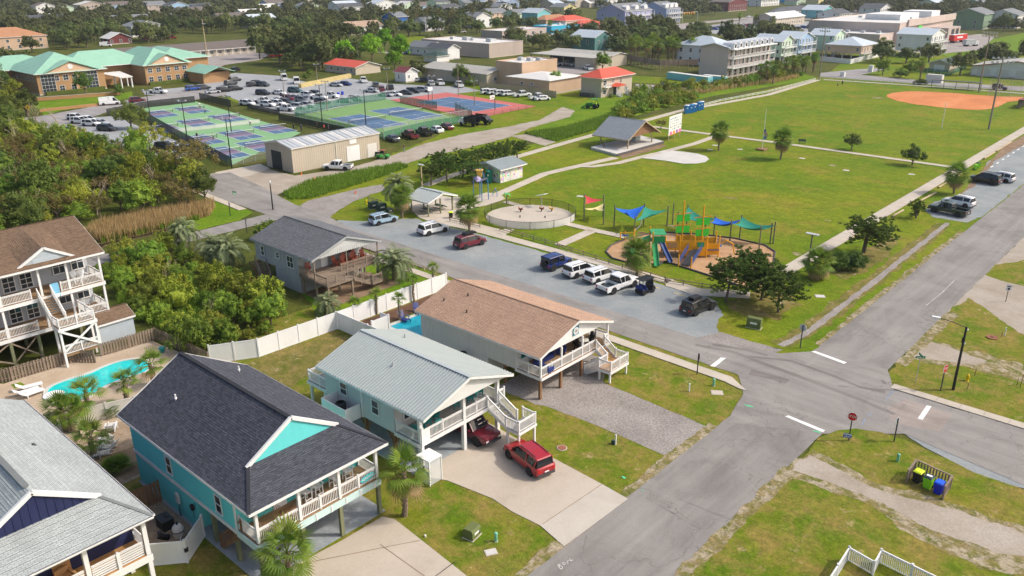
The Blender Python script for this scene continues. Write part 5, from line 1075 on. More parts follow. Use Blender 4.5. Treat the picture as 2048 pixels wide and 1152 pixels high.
for i in range(n):
 a,b=Vector(PT[i]),Vector(PT[(i+1)%n]);d0=(a-Vector((cx,cy))).normalized()*.38;d1=(b-Vector((cx,cy))).normalized()*.38
 mb.quad((*a,.11),(*b,.11),(*(b+d1),.11),(*(a+d0),.11));mb.quad((*a,.04),(*b,.04),(*b,.11),(*a,.11));mb.quad((*(a+d0),.02),(*(a+d0),.11),(*(b+d1),.11),(*(b+d1),.02))
P.part('coping',mb,'concrete_pale')
S=Thing('pool_steps','white moulded steps at the shallow end of the turquoise pool','steps',(-75.00,20.82));S.part('tread',MB().lathe([(.9,.05),(.9,.14),(.8,.16)],n=16),PL_);S.part('tread',MB().lathe([(.55,.16),(.55,.2)],n=16),PL_)
for i,p in enumerate(((-78.01,19.93),(-77.19,19.38),(-76.44,19.55))):
 C=Thing('sun_lounger','white sun lounger on the tan patio, %s of three from the fence'%('first','second','third')[i],'lounger',(p[0],p[1],.04),R_(78+8*i),'white loungers by the turquoise pool')
 C.part('bed',box(-.6,1.0,-.32,.32,.28,.34),PL_);C.part('backrest',MB().bar((-.6,0,.32),(-1.15,0,.72),.64,.05,up=(0,0,1)),PL_)
 for sx in(-.5,.9):
  for sy in(-.28,.28):C.part('leg',box(sx-.03,sx+.03,sy-.03,sy+.03,0,.28),PL_)
sheet('turf',[(-80.26,18.98),(-80.10,19.78),(-78.99,19.84),(-79.13,18.94)],0.045,'lawn_fresh')
C=Thing('storage_tub','small teal tub standing at the corner of the pool patio','tub',(-76.32,31.70));C.part('body',MB().lathe([(.22,.03),(.30,.5),(.32,.52)],n=12),'teal_poly');C.part('lid',MB().lathe([(.33,.52),(.3,.58)],n=12),'teal_poly')
vinyl_fence('vinyl_fence',[(-68.0,20.2),(-66.5,24.5),(-66.0,31.0)],1.5,'low pale fence between the pool patio and the aqua house yard',2.2,'off_white')
sheet('patio',[(-66,15),(-57,15),(-56.6,19),(-56.6,31),(-65.5,31)],0.034,'gravel_yard',0.2)
sheet('patio',[(-61.5,19.0),(-57,19.2),(-57,24),(-61,24)],0.042,'brown_dirt',0.2)
for i,p in enumerate(((-64.67,21.90),(-62.95,20.74),(-61.92,20.45),(-61.37,19.78))):recliner((p[0]-.3,p[1]-.2,.05),R_(150+35*i),'white slatted garden chair by the aqua house, %s from the house corner'%('first','second','third','fourth')[i],PL_,'white garden chairs behind the aqua house')
PNEAR=[((-67.83,19.10),2.2,.95,'palm in front of the pool beside the pale roof, left of a pair'),((-68.34,21.27),2.6,1.0,'tall palm standing before the turquoise pool'),((-67.14,19.40),1.9,.95,'yellowish palm at the right of a pair by the pale roof'),((-68.12,24.47),2.4,.85,'palm between the pool and the charcoal roof'),((-70.14,27.92),2.2,.95,'palm against the far end of the charcoal roof'),((-61.96,18.97),1.9,1.0,'low palm beside the pale grey roof edge')]
for p,hh,s,lab in PNEAR:palm(p,hh,s*1.1,lab,n=20,dead=.06,down=-30,trunk_r=.2)
for i,p in enumerate(((-67.39,22.79),(-58.66,19.57),(-58.60,19.08))):palm(p,.3,.75,('spiky dwarf palm under the fence by the pool','spiky dwarf palm beside the board fence at the aqua wall','spiky dwarf palm next to the pale roof gutter')[i],n=26,dead=0,down=15,trunk_r=.12,name='dwarf_palm')
picket_fence('board_fence',[(-54.6,16.5),(-52.6,17.4),(-52.4,19.8)],1.8,'brown board fence between the navy and aqua houses','wood_brown')
sheet('gravel_bed',[(-55,16.3),(-46.4,16.3),(-46.4,19.9),(-55,19.9)],0.036,'gravel_yard',0.1)
V=vinyl_fence('vinyl_gate',[(-46.2,16.0),(-44.7,17.8),(-46.3,19.85)],1.75,'white vinyl gate closing the pump yard by the aqua house',2.6);V.part('latch',box(-44.68,-44.6,17.7,17.95,.9,1.2),BM)
vinyl_fence('vinyl_fence',[(-49.5,16.0),(-46.2,16.0)],1.75,'white vinyl side fence of the pump yard',2.0)
Q=Thing('pool_heater','black pool heater box in the pump yard','heater',(-49.3,18.6,.04));Q.part('case',box(-.55,.55,-.4,.4,0,.75),BM);Q.part('top_panel',box(-.57,.57,-.42,.42,.75,.8),DM);Q.part('exhaust',box(-.2,.2,.05,.25,.8,.95),DM)
Q=Thing('filter_tank','beige pool filter tank in the pump yard','filter',(-47.6,18.7,.04));Q.part('tank',MB().lathe([(.3,0),(.38,.1),(.38,.75),(.25,.95),(.1,1.0)],n=14),'off_white',smooth=50);Q.part('clamp_band',MB().lathe([(.40,.48),(.40,.54)],n=14),DM);Q.part('valve',MB().cyl((0,0,1),(0,0,1.15),.07),BM);Q.part('pipe',MB().tube([(.3,0,.2),(.8,-.3,.2),(.8,-.9,.1)],[.04]*3),PL_)
Q=Thing('pool_pump','black pool pump and motor beside the filter tank','pump',(-48.2,17.9,.04),.5);Q.part('motor',MB().cyl((-.1,0,.25),(.45,0,.25),.14,.14,10),BM);Q.part('basket',MB().cyl((-.25,0,.05),(-.25,0,.5),.14,.14,10),DM);Q.part('foot',box(-.4,.45,-.15,.15,0,.08),BM)
Q=Thing('meter_box','pale electric meter box on the aqua wall','meter box',(-49.6,19.93,1.2));Q.part('box',box(-.2,.2,-.14,0,0,.8),'off_white');Q.part('conduit',MB().cyl((0,-.06,-1.15),(0,-.06,0),.04),DM);Q.part('dial',MB().cyl((0,-.14,.55),(0,-.2,.55),.1,.1,12),'steel')
Q=Thing('wall_fan','black round fan on the aqua wall above the filter','fan',(-47.4,19.9,1.9));Q.part('housing',MB().cyl((0,0,0),(0,-.14,0),.24,.24,14),BM);Q.part('bracket',MB().cyl((0,-.05,-.9),(0,-.05,-.1),.02),DM);Q.part('hub',MB().cyl((0,-.14,0),(0,-.2,0),.07,.05,8),DM)
def wheelie_bin(loc,rz,label,body,lid,group=None):
 B=Thing('wheelie_bin',label,'bin',loc,rz,group);mb=MB();s0,s1=.24,.30
 mb.add([(-s0,-s0,.06),(s0,-s0,.06),(s0,s0,.06),(-s0,s0,.06),(-s1,-s1,.95),(s1,-s1,.95),(s1,s1,.95),(-s1,s1,.95)],[(3,2,1,0),(4,5,6,7),(0,1,5,4),(1,2,6,5),(2,3,7,6),(3,0,4,7)]);mb.box(-s1-.02,s1+.02,-s1-.02,s1+.02,.88,.95)
 B.part('body',mb,body);l=MB();l.add([(-.33,-.32,.955),(.35,-.32,.955),(.35,.32,.955),(-.33,.32,.955),(-.27,-.25,1.06),(.26,-.25,1.03),(.26,.25,1.03),(-.27,.25,1.06)],[(3,2,1,0),(4,5,6,7),(0,1,5,4),(1,2,6,5),(2,3,7,6),(3,0,4,7)]);B.part('lid',l,lid)
 B.part('handle',MB().bar((-.38,-.24,.93),(-.38,.24,.93),.03).bar((-.3,-.24,.93),(-.38,-.24,.93),.03).bar((-.3,.24,.93),(-.38,.24,.93),.03),BM)
 for s in(-1,1):B.part('wheel',MB().cyl((-.27,s*.24,.12),(-.27,s*.3,.12),.12,.12,12),'rubber')
 return B.o
pm('bin_black',(0.02,0.022,0.025),.5);pm('bin_yellow',(0.62,0.75,0.02),.45);pm('bin_green',(0.25,0.65,0.02),.45);pm('bin_blue',(0.015,0.03,0.5),.4);pm('bin_lidblue',(0.02,0.12,0.75),.4);pm('bin_dark',(0.03,0.05,0.055),.5)
wheelie_bin((-44.4,21.2,.07),0,'dark wheelie bin under the aqua house','bin_dark','bin_dark','bins under the aqua house');wheelie_bin((-44.4,22.1,.07),0,'black wheelie bin deeper under the aqua house','bin_black','bin_black','bins under the aqua house')
E0,E1=-12.75,-10.1
T=Thing('bin_pen','grey slatted wooden pen round three bins by the dirt track','bin enclosure',(-11.4,58.9,0),world=True)
for x,y in((E0,57.9),(E0,59.7),(E1,59.2),(E1,57.5)):T.part('post',box(x-.06,x+.06,y-.06,y+.06,0,1.25),WG)
for(a,b)in(((E0,57.9),(E0,59.7)),((E0,59.7),(E1,59.2)),((E1,59.2),(E1,57.5))):
 a,b=Vector(a),Vector(b);T.part('top_rail',MB().bar((*a,1.22),(*b,1.22),.14,.05),WG);T.part('bottom_rail',MB().bar((*a,.2),(*b,.2),.05,.09),WG);k=int((b-a).length/.22)
 me=box(-.05,.05,-.015,.015,.05,1.19).mesh('slat',WG);ang=math.atan2((b-a).y,(b-a).x)
 for j in range(1,k):
  c=a.lerp(b,j/k);T.inst('slat',me,(c.x,c.y,0),rz=ang)
wheelie_bin((-12.2,58.6,.03),R_(-98),'black bin with bright yellow lid in the slatted pen','bin_black','bin_yellow');wheelie_bin((-11.4,58.35,.03),R_(-98),'lime green bin with dark lid in the slatted pen','bin_green','bin_dark');wheelie_bin((-10.6,58.15,.03),R_(-98),'blue recycling bin with bright blue lid in the slatted pen','bin_blue','bin_lidblue')
B=Thing('bin_notice','white notice stuck on the lid of the lime green bin','notice',(-11.4,58.35,1.09));B.part('sheet',box(-.2,.2,-.12,.12,0,.012),PL_)
T=Thing('yard_railing','white vinyl yard railing at the lower right corner of the scene','railing',(-11,46,0),world=True)
for a,b in(((-12.27,37.89),(-12.73,46.43)),((-12.73,46.43),(-11.00,46.12)),((-11.00,46.12),(-11.10,47.55)),((-11.10,47.55),(-5.23,47.03))):rail(T,a,b,.05,1.05,'white_vinyl',gap=.12,bal=.045,maxp=2.2,post=.12)
sheet('gravel_bed',[(-12.19,37.71),(-12.63,46.19),(-10.98,45.89),(-11.00,47.26),(-5.13,46.62),(-4.39,38.05)],0.03,'gravel_yard')
def util_box(name,loc,rz,label,w,d,h,m,lab=True,sloped=True):
 T=Thing(name,label,'utility box',loc,rz);T.part('plinth',box(-w/2-.06,w/2+.06,-d/2-.06,d/2+.06,0,.07),'concrete')
 T.part('cabinet',MB().prism([(-d/2,.07),(d/2,.07),(d/2,h*.8 if sloped else h),(d/2-.08,h),(-d/2+.08,h),(-d/2,h*.8 if sloped else h)],-w/2,w/2,axis='x'),m)
 if lab:T.part('warning_label',box(-w/4,w/4,-d/2-.008,-d/2,h*.45,h*.65),PL_);T.part('latch',box(w*.3,w*.36,-d/2-.03,-d/2,h*.3,h*.45),DM)
 return T
pm('util_green',(0.13,0.155,0.05),.6,grime=.2);pm('util_dark',(0.035,0.07,0.05),.6);pm('util_mint',(0.20,0.50,0.33),.5)
util_box('transformer_box',(-32.74,32.04),R_(100),'olive green transformer box on the lawn by the driveway',1.0,.8,.8,'util_green');util_box('transformer_box',(-34.45,76.81),R_(10),'large khaki switchgear box on the corner lawn',1.5,.8,1.15,'util_green')
def pedestal(loc,label,h=0.75):
 T=Thing('cable_pedestal',label,'pedestal',loc,0,'mint green cable pedestals');T.part('shell',MB().lathe([(.10,0),(.115,.05),(.115,h-.15),(.125,h-.15),(.125,h-.05),(.08,h)],n=12),'util_mint',smooth=40);T.part('base_ring',MB().lathe([(.15,0),(.15,.05)],n=12),'concrete')
pedestal((-31.13,32.71),'mint green pedestal beside the olive transformer box');pedestal((-31.13,62.14),'mint green pedestal on the corner lawn by the sidewalk');pedestal((-14.21,60.47),'mint green pedestal on the lawn near the bin pen')
def cover(loc,rz,label,w=.7,d=.5,m='concrete_pale'):
 T=Thing('utility_cover',label,'cover',loc,rz);T.part('lid',box(-w/2,w/2,-d/2,d/2,.02,.07),m);T.part('frame',box(-w/2-.06,w/2+.06,-d/2-.06,d/2+.06,.0,.05),'concrete')
cover((-30.62,31.67),R_(60),'pale utility cover in the lawn near the transformer box');cover((-30.23,61.15),R_(35),'tan utility cover on the corner lawn',.95,.75,'concrete')
T=Thing('manhole_cover','rusty round manhole cover in the lawn by the red car','manhole',(-34.99,44.62));T.part('frame',MB().lathe([(.42,.02),(.42,.08),(.36,.08)],n=20),'concrete');T.part('lid',MB().lathe([(.35,.05),(.35,.1)],n=20),'rust')
for i,(p,l,hh)in enumerate((((-32.28,59.72),'white marker stub on the corner lawn',.75),((-32.07,47.90),'white service post with green box beside the gravel drive',.9),((-13.88,92.03),'white marker post on the far right lawn',.9),((-35.04,29.86),'small white pipe cap in the lawn near the aqua driveway',.12))):
 T=Thing('marker_post',l,'marker',p);T.part('stake',box(-.05,.05,-.04,.04,0,hh),PL_);T.part('cap',box(-.06,.06,-.05,.05,hh,hh+.05),PL_)
 if i==1:T.part('junction_box',box(-.35,-.05,-.1,.12,0,.35),'util_dark')
def sign_post(loc,rz,label,h,board,cat='road sign',post=DM,name='road_sign',back=True,w=.09):
 T=Thing(name,label,cat,loc,rz);T.part('post',box(-.04,.04,-w/2,w/2,0,h),post)
 return T
def octagon(r):return[(r*math.cos(R_(22.5+45*i)),r*math.sin(R_(22.5+45*i)))for i in range(8)]
pm('sign_red',(0.60,0.015,0.02),.4);pm('sign_green',(0.01,0.22,0.09),.4);pm('sign_blue',(0.02,0.08,0.42),.4)
def text_mesh(s,size,m,name='lettering',thick=.006):
 cu=bpy.data.curves.new(name,'FONT');cu.body=s;cu.size=size;cu.align_x='CENTER';cu.align_y='CENTER';cu.extrude=thick;cu.space_character=1.05
 o=bpy.data.objects.new('tmp',cu);COL.objects.link(o);bpy.context.view_layer.update()
 me=bpy.data.meshes.new_from_object(o.evaluated_get(bpy.context.evaluated_depsgraph_get()));bpy.data.objects.remove(o);bpy.data.curves.remove(cu)
 me.name=name;me.materials.clear();me.materials.append(MATS[m]);return me
def stop_sign(loc,rz,label,h=2.3,legible=True):
 T=sign_post(loc,rz,label,h+.3,None)
 T.part('rim',MB().prism([(u,v+h)for u,v in octagon(.40)],.05,.06,axis='x'),WP);T.part('face',MB().prism([(u,v+h)for u,v in octagon(.365)],.06,.068,axis='x'),'sign_red')
 T.part('back',MB().prism([(u,v+h)for u,v in octagon(.40)],.042,.05,axis='x'),GA)
 o=link('lettering',text_mesh('STOP',.30,WP),T.o,(.075,0,h));o.rotation_euler=(R_(90),0,R_(90));return T
stop_sign((-18.22,60.97),R_(-77),'red stop sign facing the viewer at the near corner');stop_sign((-15.22,74.92),R_(-15),'faded red stop sign edge-on beside the black lamp post');stop_sign((-28.55,75.07),R_(85),'stop sign seen from behind at the far corner of the crossing')
stop_sign((-15.41,63.26),R_(175),'stop sign seen from behind on the near lawn beside the cross street',1.9)
T=Thing('yard_sign','small blue and white lawn sign below the stop sign','sign',(-18.31,60.79),R_(-70));T.part('panel',box(-.01,.01,-.32,.32,.35,.75),'sign_blue');T.part('band',box(.011,.016,-.3,.3,.62,.72),PL_)
for i in range(4):T.part('lettering',box(.011,.016,-.22+i*.12,-.14+i*.12,.42,.52),PL_)
for s in(-.25,.25):T.part('wire_leg',box(-.006,.006,s-.006,s+.006,0,.36),'steel')
def street_name(loc,rz,label,h=2.6):
 T=Thing('street_name_sign',label,'sign',loc,rz);T.part('post',MB().cyl((0,0,0),(0,0,h),.03,.03,6),GA);T.part('blade',box(-.012,.012,-.45,.45,h-.1,h+.12),'sign_green');T.part('blade',box(-.4,.4,-.012,.012,h+.13,h+.33),'sign_green')
 for s in(-1,1):T.part('lettering',box(.013 if s>0 else-.018,.018 if s>0 else-.013,-.32,.32,h-.02,h+.04),WP)
street_name((-17.45,75.14),R_(-50),'green street name sign at the right corner of the crossing');street_name((-118.68,65.02),R_(20),'green street name sign by the lane at the reeds')
for p,l in(((-115.76,62.25),'thin grey sign post on the grass by the reeds'),((-108.61,52.32),'dark sign post behind the palms beside the lane'),((-33.45,63.16),'tall dark sign post edge-on by the sidewalk'),((-105.84,59.15),'dark sign post by the weathered house driveway')):
 T=Thing('sign_post',l,'sign',p,R_(43));T.part('post',box(-.05,.05,-.035,.035,0,2.2),DM);T.part('plate',box(.05,.06,-.22,.22,1.6,2.2),DM)
T=Thing('regulatory_sign','white speed sign on the right lawn by the sandy shoulder','sign',(-16.13,102.49),R_(-60));T.part('post',box(-.035,.035,-.035,.035,0,2.1),WG);T.part('plate',box(.036,.05,-.3,.3,1.4,2.15),WP);T.part('lettering',box(.051,.056,-.2,.2,1.9,2.0).box(.051,.056,-.12,.12,1.5,1.78),BM)
T=Thing('street_lamp','black street lamp with a long arm at the right corner','street lamp',(-14.43,75.88));h=6.3
T.part('pole',MB().tube([(0,0,0),(0,0,h*.5),(0,0,h)],[.13,.11,.09],10),BM);d=Vector((-.9,-.44)).normalized()
T.part('arm',MB().tube([(0,0,h-.1),(d.x*1.2,d.y*1.2,h+.35),(d.x*2.3,d.y*2.3,h+.6)],[.035]*3,6),BM);T.part('lamp_head',MB().bar((d.x*2.2,d.y*2.2,h+.6),(d.x*2.9,d.y*2.9,h+.66),.26,.12),PL_);T.part('junction_box',box(-.12,.12,-.22,-.08,h-1.5,h-1.0),BM)
for z in(h-.3,h-1.65):T.part('insulator',MB().lathe([(.06,0),(.08,.05),(.05,.14)],(.14,0,z),8),PL_)
def hydrant(loc,label):
 T=Thing('fire_hydrant',label,'hydrant',loc);T.part('barrel',MB().lathe([(.17,0),(.17,.05),(.12,.06),(.12,.5),(.15,.52),(.15,.56),(.11,.68),(.03,.74),(.03,.8)],n=12),pm('hydrant_yellow',(0.72,0.50,0.01),.4),smooth=35)
 for a in(0,90,180):T.part('outlet',MB().cyl((0,0,.4),(.2*math.cos(R_(a)),.2*math.sin(R_(a)),.4),.06,.06,8),'hydrant_yellow')
hydrant((-13.97,78.61),'yellow fire hydrant beside the black lamp post');hydrant((-105.16,80.76),'yellow fire hydrant by the green transformer boxes in the park')
for i,(p,hh)in enumerate((((-13.72,80.16),.7),((-13.50,76.82),.6),((-10.32,80.66),.7),((-9.99,80.43),1.3),((-14.05,91.38),.6))):
 T=Thing('stake','%s on the right-hand lawn'%('short dark stake behind the yellow hydrant','short dark stake in front of the yellow hydrant','short stake beside the tall stake','tall dark stake at the frame edge','dark stub next to the white marker post')[i],'stake',p);T.part('peg',MB().cyl((0,0,0),(.03,0,hh),.035,.03,6),'wood_brown');T.part('tip',MB().cyl((.03,0,hh),(.03,0,hh+.04),.04,.03,6),DM)
T=Thing('planter_bed','small rusty soil ring in the right lawn','planter',(-14.72,90.63));T.part('rim',MB().lathe([(.55,.02),(.55,.12),(.45,.12)],n=14),'rust');T.part('soil',MB().lathe([(.44,.08),(.1,.14)],n=10),'mulch')
palm((-37.78,30.42),3.7,1.2,'tall palm on the lawn in front of the aqua house corner',n=26,dead=.14,down=-62,trunk_r=.17);palm((-38.09,21.22),2.4,1.35,'full palm in front of the aqua house porch stairs',n=28,dead=.12,down=-62,trunk_r=.2)
for p,hh,s,lab in(((-104.82,49.13),2.6,1.15,'pindo palm beside the lane at the left of the group'),((-96.99,48.93),2.0,1.1,'pindo palm in the middle of the group by the grey roof'),((-94.07,49.69),2.0,1.3,'bushy pindo palm against the weathered house stairs'),((-95.00,48.87),1.6,1.1,'low pindo palm hidden in the group'),((-74.55,60.73),1.9,1.35,'large pindo palm at the street side of the weathered deck'),((-71.98,48.69),1.0,.8,'small silvery pindo palm on the green lawn'),((-98.42,81.87),3.4,1.35,'silvery pindo palm by the park transformer boxes')):
 palm(p,hh,s,lab,'feather',n=44,down=-60,trunk_r=.3)
TH=[(-108.71,40.77),(-107.95,45.55),(-106.65,48.11),(-94.39,46.92),(-83.62,46.09),(-76.32,46.41),(-72.17,42.72),(-71.33,36.88),(-72.40,33.64),(-75.90,34.43),(-82.93,34.12),(-87.41,32.87),(-95.76,35.43)]
for i,p in enumerate(spaced(TH,2.05)):
 if not clear(p[0],p[1],.3):continue
 k=rnd.choice(['bush','bush','bushyellow','bushyellow','green']);tree(k,p,rnd.uniform(.5,1.4)*(.6 if k=='green' else 1),{'bush':'green leafy shrub of the thicket ','bushyellow':'yellow-green shrub of the thicket ','green':'taller dark green shrub of the thicket '}[k]+('beside the lane and the brown-roofed house' if p[0]<-88 else 'behind the pool fence' if p[1]<36 else 'towards the weathered house' if p[0]<-76 else 'along the white fence'),'shrubs of the thicket','shrub','shrub')
for p,k,s,lab in(((-83.54,44.07),'bushyellow',1.5,'big yellow-green bush beside the green lawn'),((-77.60,44.32),'bushyellow',1.5,'bright yellow bush at the end of the green lawn'),((-73.82,34.68),'bush',1.4,'round dark bush at the white fence corner'),((-101.11,42.27),'bush',1.5,'tall green bush by the lane'),((-100.72,59.82),'bush',1.3,'round bush behind the grey roof at the street corner')):tree(k,p,s,lab,None,'bush','bush')
blades('tall_grass',[(-92.83,35.90),(-96.13,41.80),(-86.64,41.35),(-77.83,37.73),(-75.90,34.43),(-83.58,34.43),(-89.24,33.13),(-100.85,37.66)],2200,1.0,.03,'leaf_reed','long green grass filling the gaps of the thicket','grass')
for i,p in enumerate(((-95.42,42.42),(-93.63,40.57),(-80.32,39.11))):bare_tree(p,3.0,('bare pinkish shrub near the lane in the thicket','bare twiggy shrub in the thicket','bare shrub close to the white fence')[i],'bare shrubs of the thicket',40+i)
tree('bush',(-103.75,37.98),.8,'bush with pale plumes at the three-storey house corner',None,'bush','bush')
# ================================================================ VEHICLES
PAINT={'white':(0.78,0.78,0.77),'silver':(0.42,0.44,0.46),'pale blue':(0.30,0.42,0.52),'dark grey':(0.06,0.065,0.07),'black':(0.012,0.012,0.014),'blue':(0.012,0.03,0.16),'bright blue':(0.015,0.08,0.35),'red':(0.36,0.010,0.018),'maroon':(0.14,0.012,0.025),'green':(0.03,0.045,0.035),'teal':(0.03,0.10,0.11),'tan':(0.32,0.27,0.20),'grey':(0.20,0.21,0.22)}
for k,c in PAINT.items():
 m=mat('paint_'+k.replace(' ','_'),c,0.28,0.03,1.0,spec=0.5);b=m.node_tree.nodes['Principled BSDF'];b.inputs['Coat Weight'].default_value=0.5;b.inputs['Coat Roughness'].default_value=0.08
def loft(mb,rings,mi=0,caps=True):
 n=len(rings[0]);o=len(mb.v);vs=[p for r in rings for p in r];fs=[]
 for i in range(len(rings)-1):
  for j in range(n):a=i*n+j;b=i*n+(j+1)%n;fs.append((a,b,b+n,a+n))
 if caps:fs+=[tuple(range(n-1,-1,-1)),tuple(range((len(rings)-1)*n,len(rings)*n))]
 return mb.add(vs,fs,mi)
KIND={'suv':dict(L=4.75,st=[(-2.36,.80,.92),(-2.28,.90,1.0),(-1.6,.95,1.05),(0,.95,1.03),(.85,.95,1.02),(1.35,.93,.98),(2.1,.88,.86),(2.36,.76,.70)],cab=[(-2.25,.80,.74,1.02),(-2.02,.88,.66,1.62),(-.9,.90,.70,1.72),(.35,.90,.68,1.68),(1.22,.86,.80,1.02)],wb=(-1.40,1.42),r=.36,zb=.28),'sedan':dict(L=4.75,st=[(-2.36,.76,.78),(-2.25,.86,.92),(-1.6,.90,.95),(0,.91,.92),(.75,.91,.90),(1.3,.89,.86),(2.1,.84,.74),(2.36,.70,.58)],cab=[(-1.75,.78,.74,.93),(-1.05,.84,.62,1.36),(-.2,.86,.64,1.44),(.45,.86,.62,1.40),(1.2,.82,.78,.90)],wb=(-1.38,1.42),r=.33,zb=.22),'pickup':dict(L=5.8,st=[(-.75,.97,1.05),(-.7,.98,1.08),(.3,.99,1.10),(1.35,.99,1.10),(1.45,.98,1.12),(2.5,.95,1.06),(2.82,.90,1.0),(2.9,.82,.80)],cab=[(-.72,.88,.84,1.08),(-.60,.90,.72,1.82),(.2,.92,.74,1.90),(.75,.92,.72,1.86),(1.42,.88,.82,1.10)],wb=(-1.75,1.85),r=.41,zb=.42,bed=(-2.88,-.72)),'van':dict(L=5.6,st=[(-2.78,.92,1.15),(-2.7,.98,1.2),(0,1.0,1.2),(1.6,1.0,1.18),(2.2,.95,1.08),(2.7,.85,.9),(2.8,.75,.75)],cab=[(-2.78,.94,.86,1.2),(-2.72,.96,.84,2.2),(0,.96,.84,2.3),(1.3,.94,.80,2.2),(2.25,.88,.80,1.12)],wb=(-1.7,1.85),r=.36,zb=.3,blank=True),'jeep':dict(L=4.5,st=[(-2.15,.88,1.0),(-2.1,.90,1.05),(0,.90,1.05),(.7,.88,1.05),(.8,.82,1.06),(1.9,.74,1.0),(2.05,.68,.9)],cab=[(-2.1,.84,.82,1.05),(-2.02,.85,.76,1.82),(-.5,.85,.78,1.88),(.35,.85,.76,1.84),(.72,.84,.80,1.08)],wb=(-1.4,1.45),r=.43,zb=.45),}
CAR={}
def car_parts(kind):
 K=KIND[kind];zb=K['zb'];parts=[];b=MB();rings=[]
 for x,w,zt in K['st']:rings.append([(x,-w*.88,zb),(x,w*.88,zb),(x,w,zb+.16),(x,w,zt-.22),(x,w*.955,zt-.04),(x,w*.85,zt),(x,-w*.85,zt),(x,-w*.955,zt-.04),(x,-w,zt-.22),(x,-w,zb+.16)])
 loft(b,rings)
 c=K['cab']
 for i in range(1,len(c)-2):
  (x0,_,r0,z0),(x1,_,r1,z1)=c[i],c[i+1];b.quad((x0,-r0,z0+.015),(x1,-r1,z1+.015),(x1,r1,z1+.015),(x0,r0,z0+.015))
  for s in(-1,1):b.quad(*[(x0,s*r0,z0+.015),(x1,s*r1,z1+.015),(x1,s*(r1+.06),z1-.09),(x0,s*(r0+.06),z0-.09)][::s])
 x0,_,r0,z0=c[1];b.quad((x0-.07,-r0*.96,z0-.07),(x0,-r0,z0+.015),(x0,r0,z0+.015),(x0-.07,r0*.96,z0-.07));x1,_,r1,z1=c[-2];b.quad((x1,-r1,z1+.015),(x1+.08,-r1*.98,z1-.05),(x1+.08,r1*.98,z1-.05),(x1,r1,z1+.015))
 for s in(-1,1):
  for i in range(len(c)):
   if i==0 or i==len(c)-1:continue
   x,w,r,z=c[i];xb=x+(-.12 if i==1 else.0);zbelt=c[0][3]
   if i==len(c)-2:b.bar((x+.02,s*(r+.02),z-.02),(c[-1][0]+.02,s*(c[-1][1]-.03),c[-1][3]),.07,.07)
   elif i==1:b.bar((x,s*(r+.03),z-.03),(c[0][0]+(.35 if kind!='van' else.1),s*(c[0][1]+.06),zbelt-.02),.14,.08)
   else:b.bar((x,s*(r+.05),z-.05),(x,s*(w+.005),zbelt-.03),.09,.05)
  if K.get('blank'):b.quad(*[(-2.72,s*.965,1.18),(.9,s*.965,1.18),(.9,s*.85,2.2),(-2.72,s*.85,2.15)][::s])
 if 'bed' in K:
  a,e=K['bed'];w=.98
  b.box(a,e,-w,w,zb,.72).box(a+.1,e-.02,-w,-w+.1,.72,1.1).box(a+.1,e-.02,w-.1,w,.72,1.1).box(a,a+.1,-w,w,.72,1.08)
 parts.append(('body',b,None))
 g=MB();rings=[[(x,-w,c[0][3]-.06),(x,w,c[0][3]-.06),(x,r,z),(x,-r,z)]if i not in(0,len(c)-1)else[(x,-w,z-.08),(x,w,z-.08),(x,r,z),(x,-r,z)]for i,(x,w,r,z)in enumerate(c)]
 loft(g,rings);parts.append(('windows',g,'glass_car'))
 if 'bed' in K:parts.append(('bed_liner',box(K['bed'][0]+.11,K['bed'][1]-.03,-.87,.87,.722,.735),'bin_dark'))
 xf,wf,zf=K['st'][-1];xr,wr,zr=(K['st'][0]if 'bed' not in K else(K['bed'][0],.98,1.05))
 for s in(-1,1):
  parts.append(('headlight',box(xf-.16,xf+.01,s*wf*.82-.14,s*wf*.82+.14,zf-.16,zf-.02),'lamp_clear'))
  parts.append(('tail_light',box(xr-.02,xr+.1,s*wr*.86-.1,s*wr*.86+.1,zr-.30,zr-.06),'lamp_red'))
  parts.append(('mirror',box(c[-1][0]-.35,c[-1][0]-.22,min(s*.92,s*1.1),max(s*.92,s*1.1),c[-1][3],c[-1][3]+.16),None))
 parts.append(('grille',box(xf-.05,xf+.025,-wf*.5,wf*.5,zb+.16,zf-.08),BM))
 parts.append(('bumper',box(xr-.06,xr+.08,-wr*.98,wr*.98,zb-.02,zb+.2),DM));parts.append(('bumper',box(xf-.15,xf+.06,-wf*1.02,wf*1.02,zb-.02,zb+.16),DM))
 parts.append(('number_plate',box(xr-.075,xr-.06,-.2,.2,zb+.28,zb+.40),'plate'))
 if kind in('suv','jeep'):
  for s in(-1,1):parts.append(('roof_rail',MB().bar((c[1][0]+.2,s*.58,c[2][3]+.03),(c[-2][0]-.1,s*.58,c[2][3]+.03),.04,.04),DM))
 if kind=='jeep':parts.append(('spare_wheel',MB().cyl((-2.34,0,.95),(-2.16,0,.95),.38,.38,14),'rubber'))
 r=K['r'];tw=K['st'][2][1]
 for x in K['wb']:
  for s in(-1,1):parts.append(('wheel_arch',MB().cyl((x,s*(tw-.18),r+.02),(x,s*(tw+.006),r+.02),r+.07,r+.07,16),'rubber'))
 return parts
WH={}
def wheel_mesh(r,m):
 k=(round(r,2),m)
 if k not in WH:
  t=MB().lathe([(r*.55,-.11),(r*.92,-.11),(r,-.07),(r,.07),(r*.92,.11),(r*.55,.11)],n=16);t.v=[(x,z,y)for x,y,z in t.v]
  q=MB().cyl((0,-.105,0),(0,.105,0),r*.6,r*.6,14)
  WH[k]=(t.mesh('tyre','rubber',smooth=40),q.mesh('rim',m))
 return WH[k]
CC={}
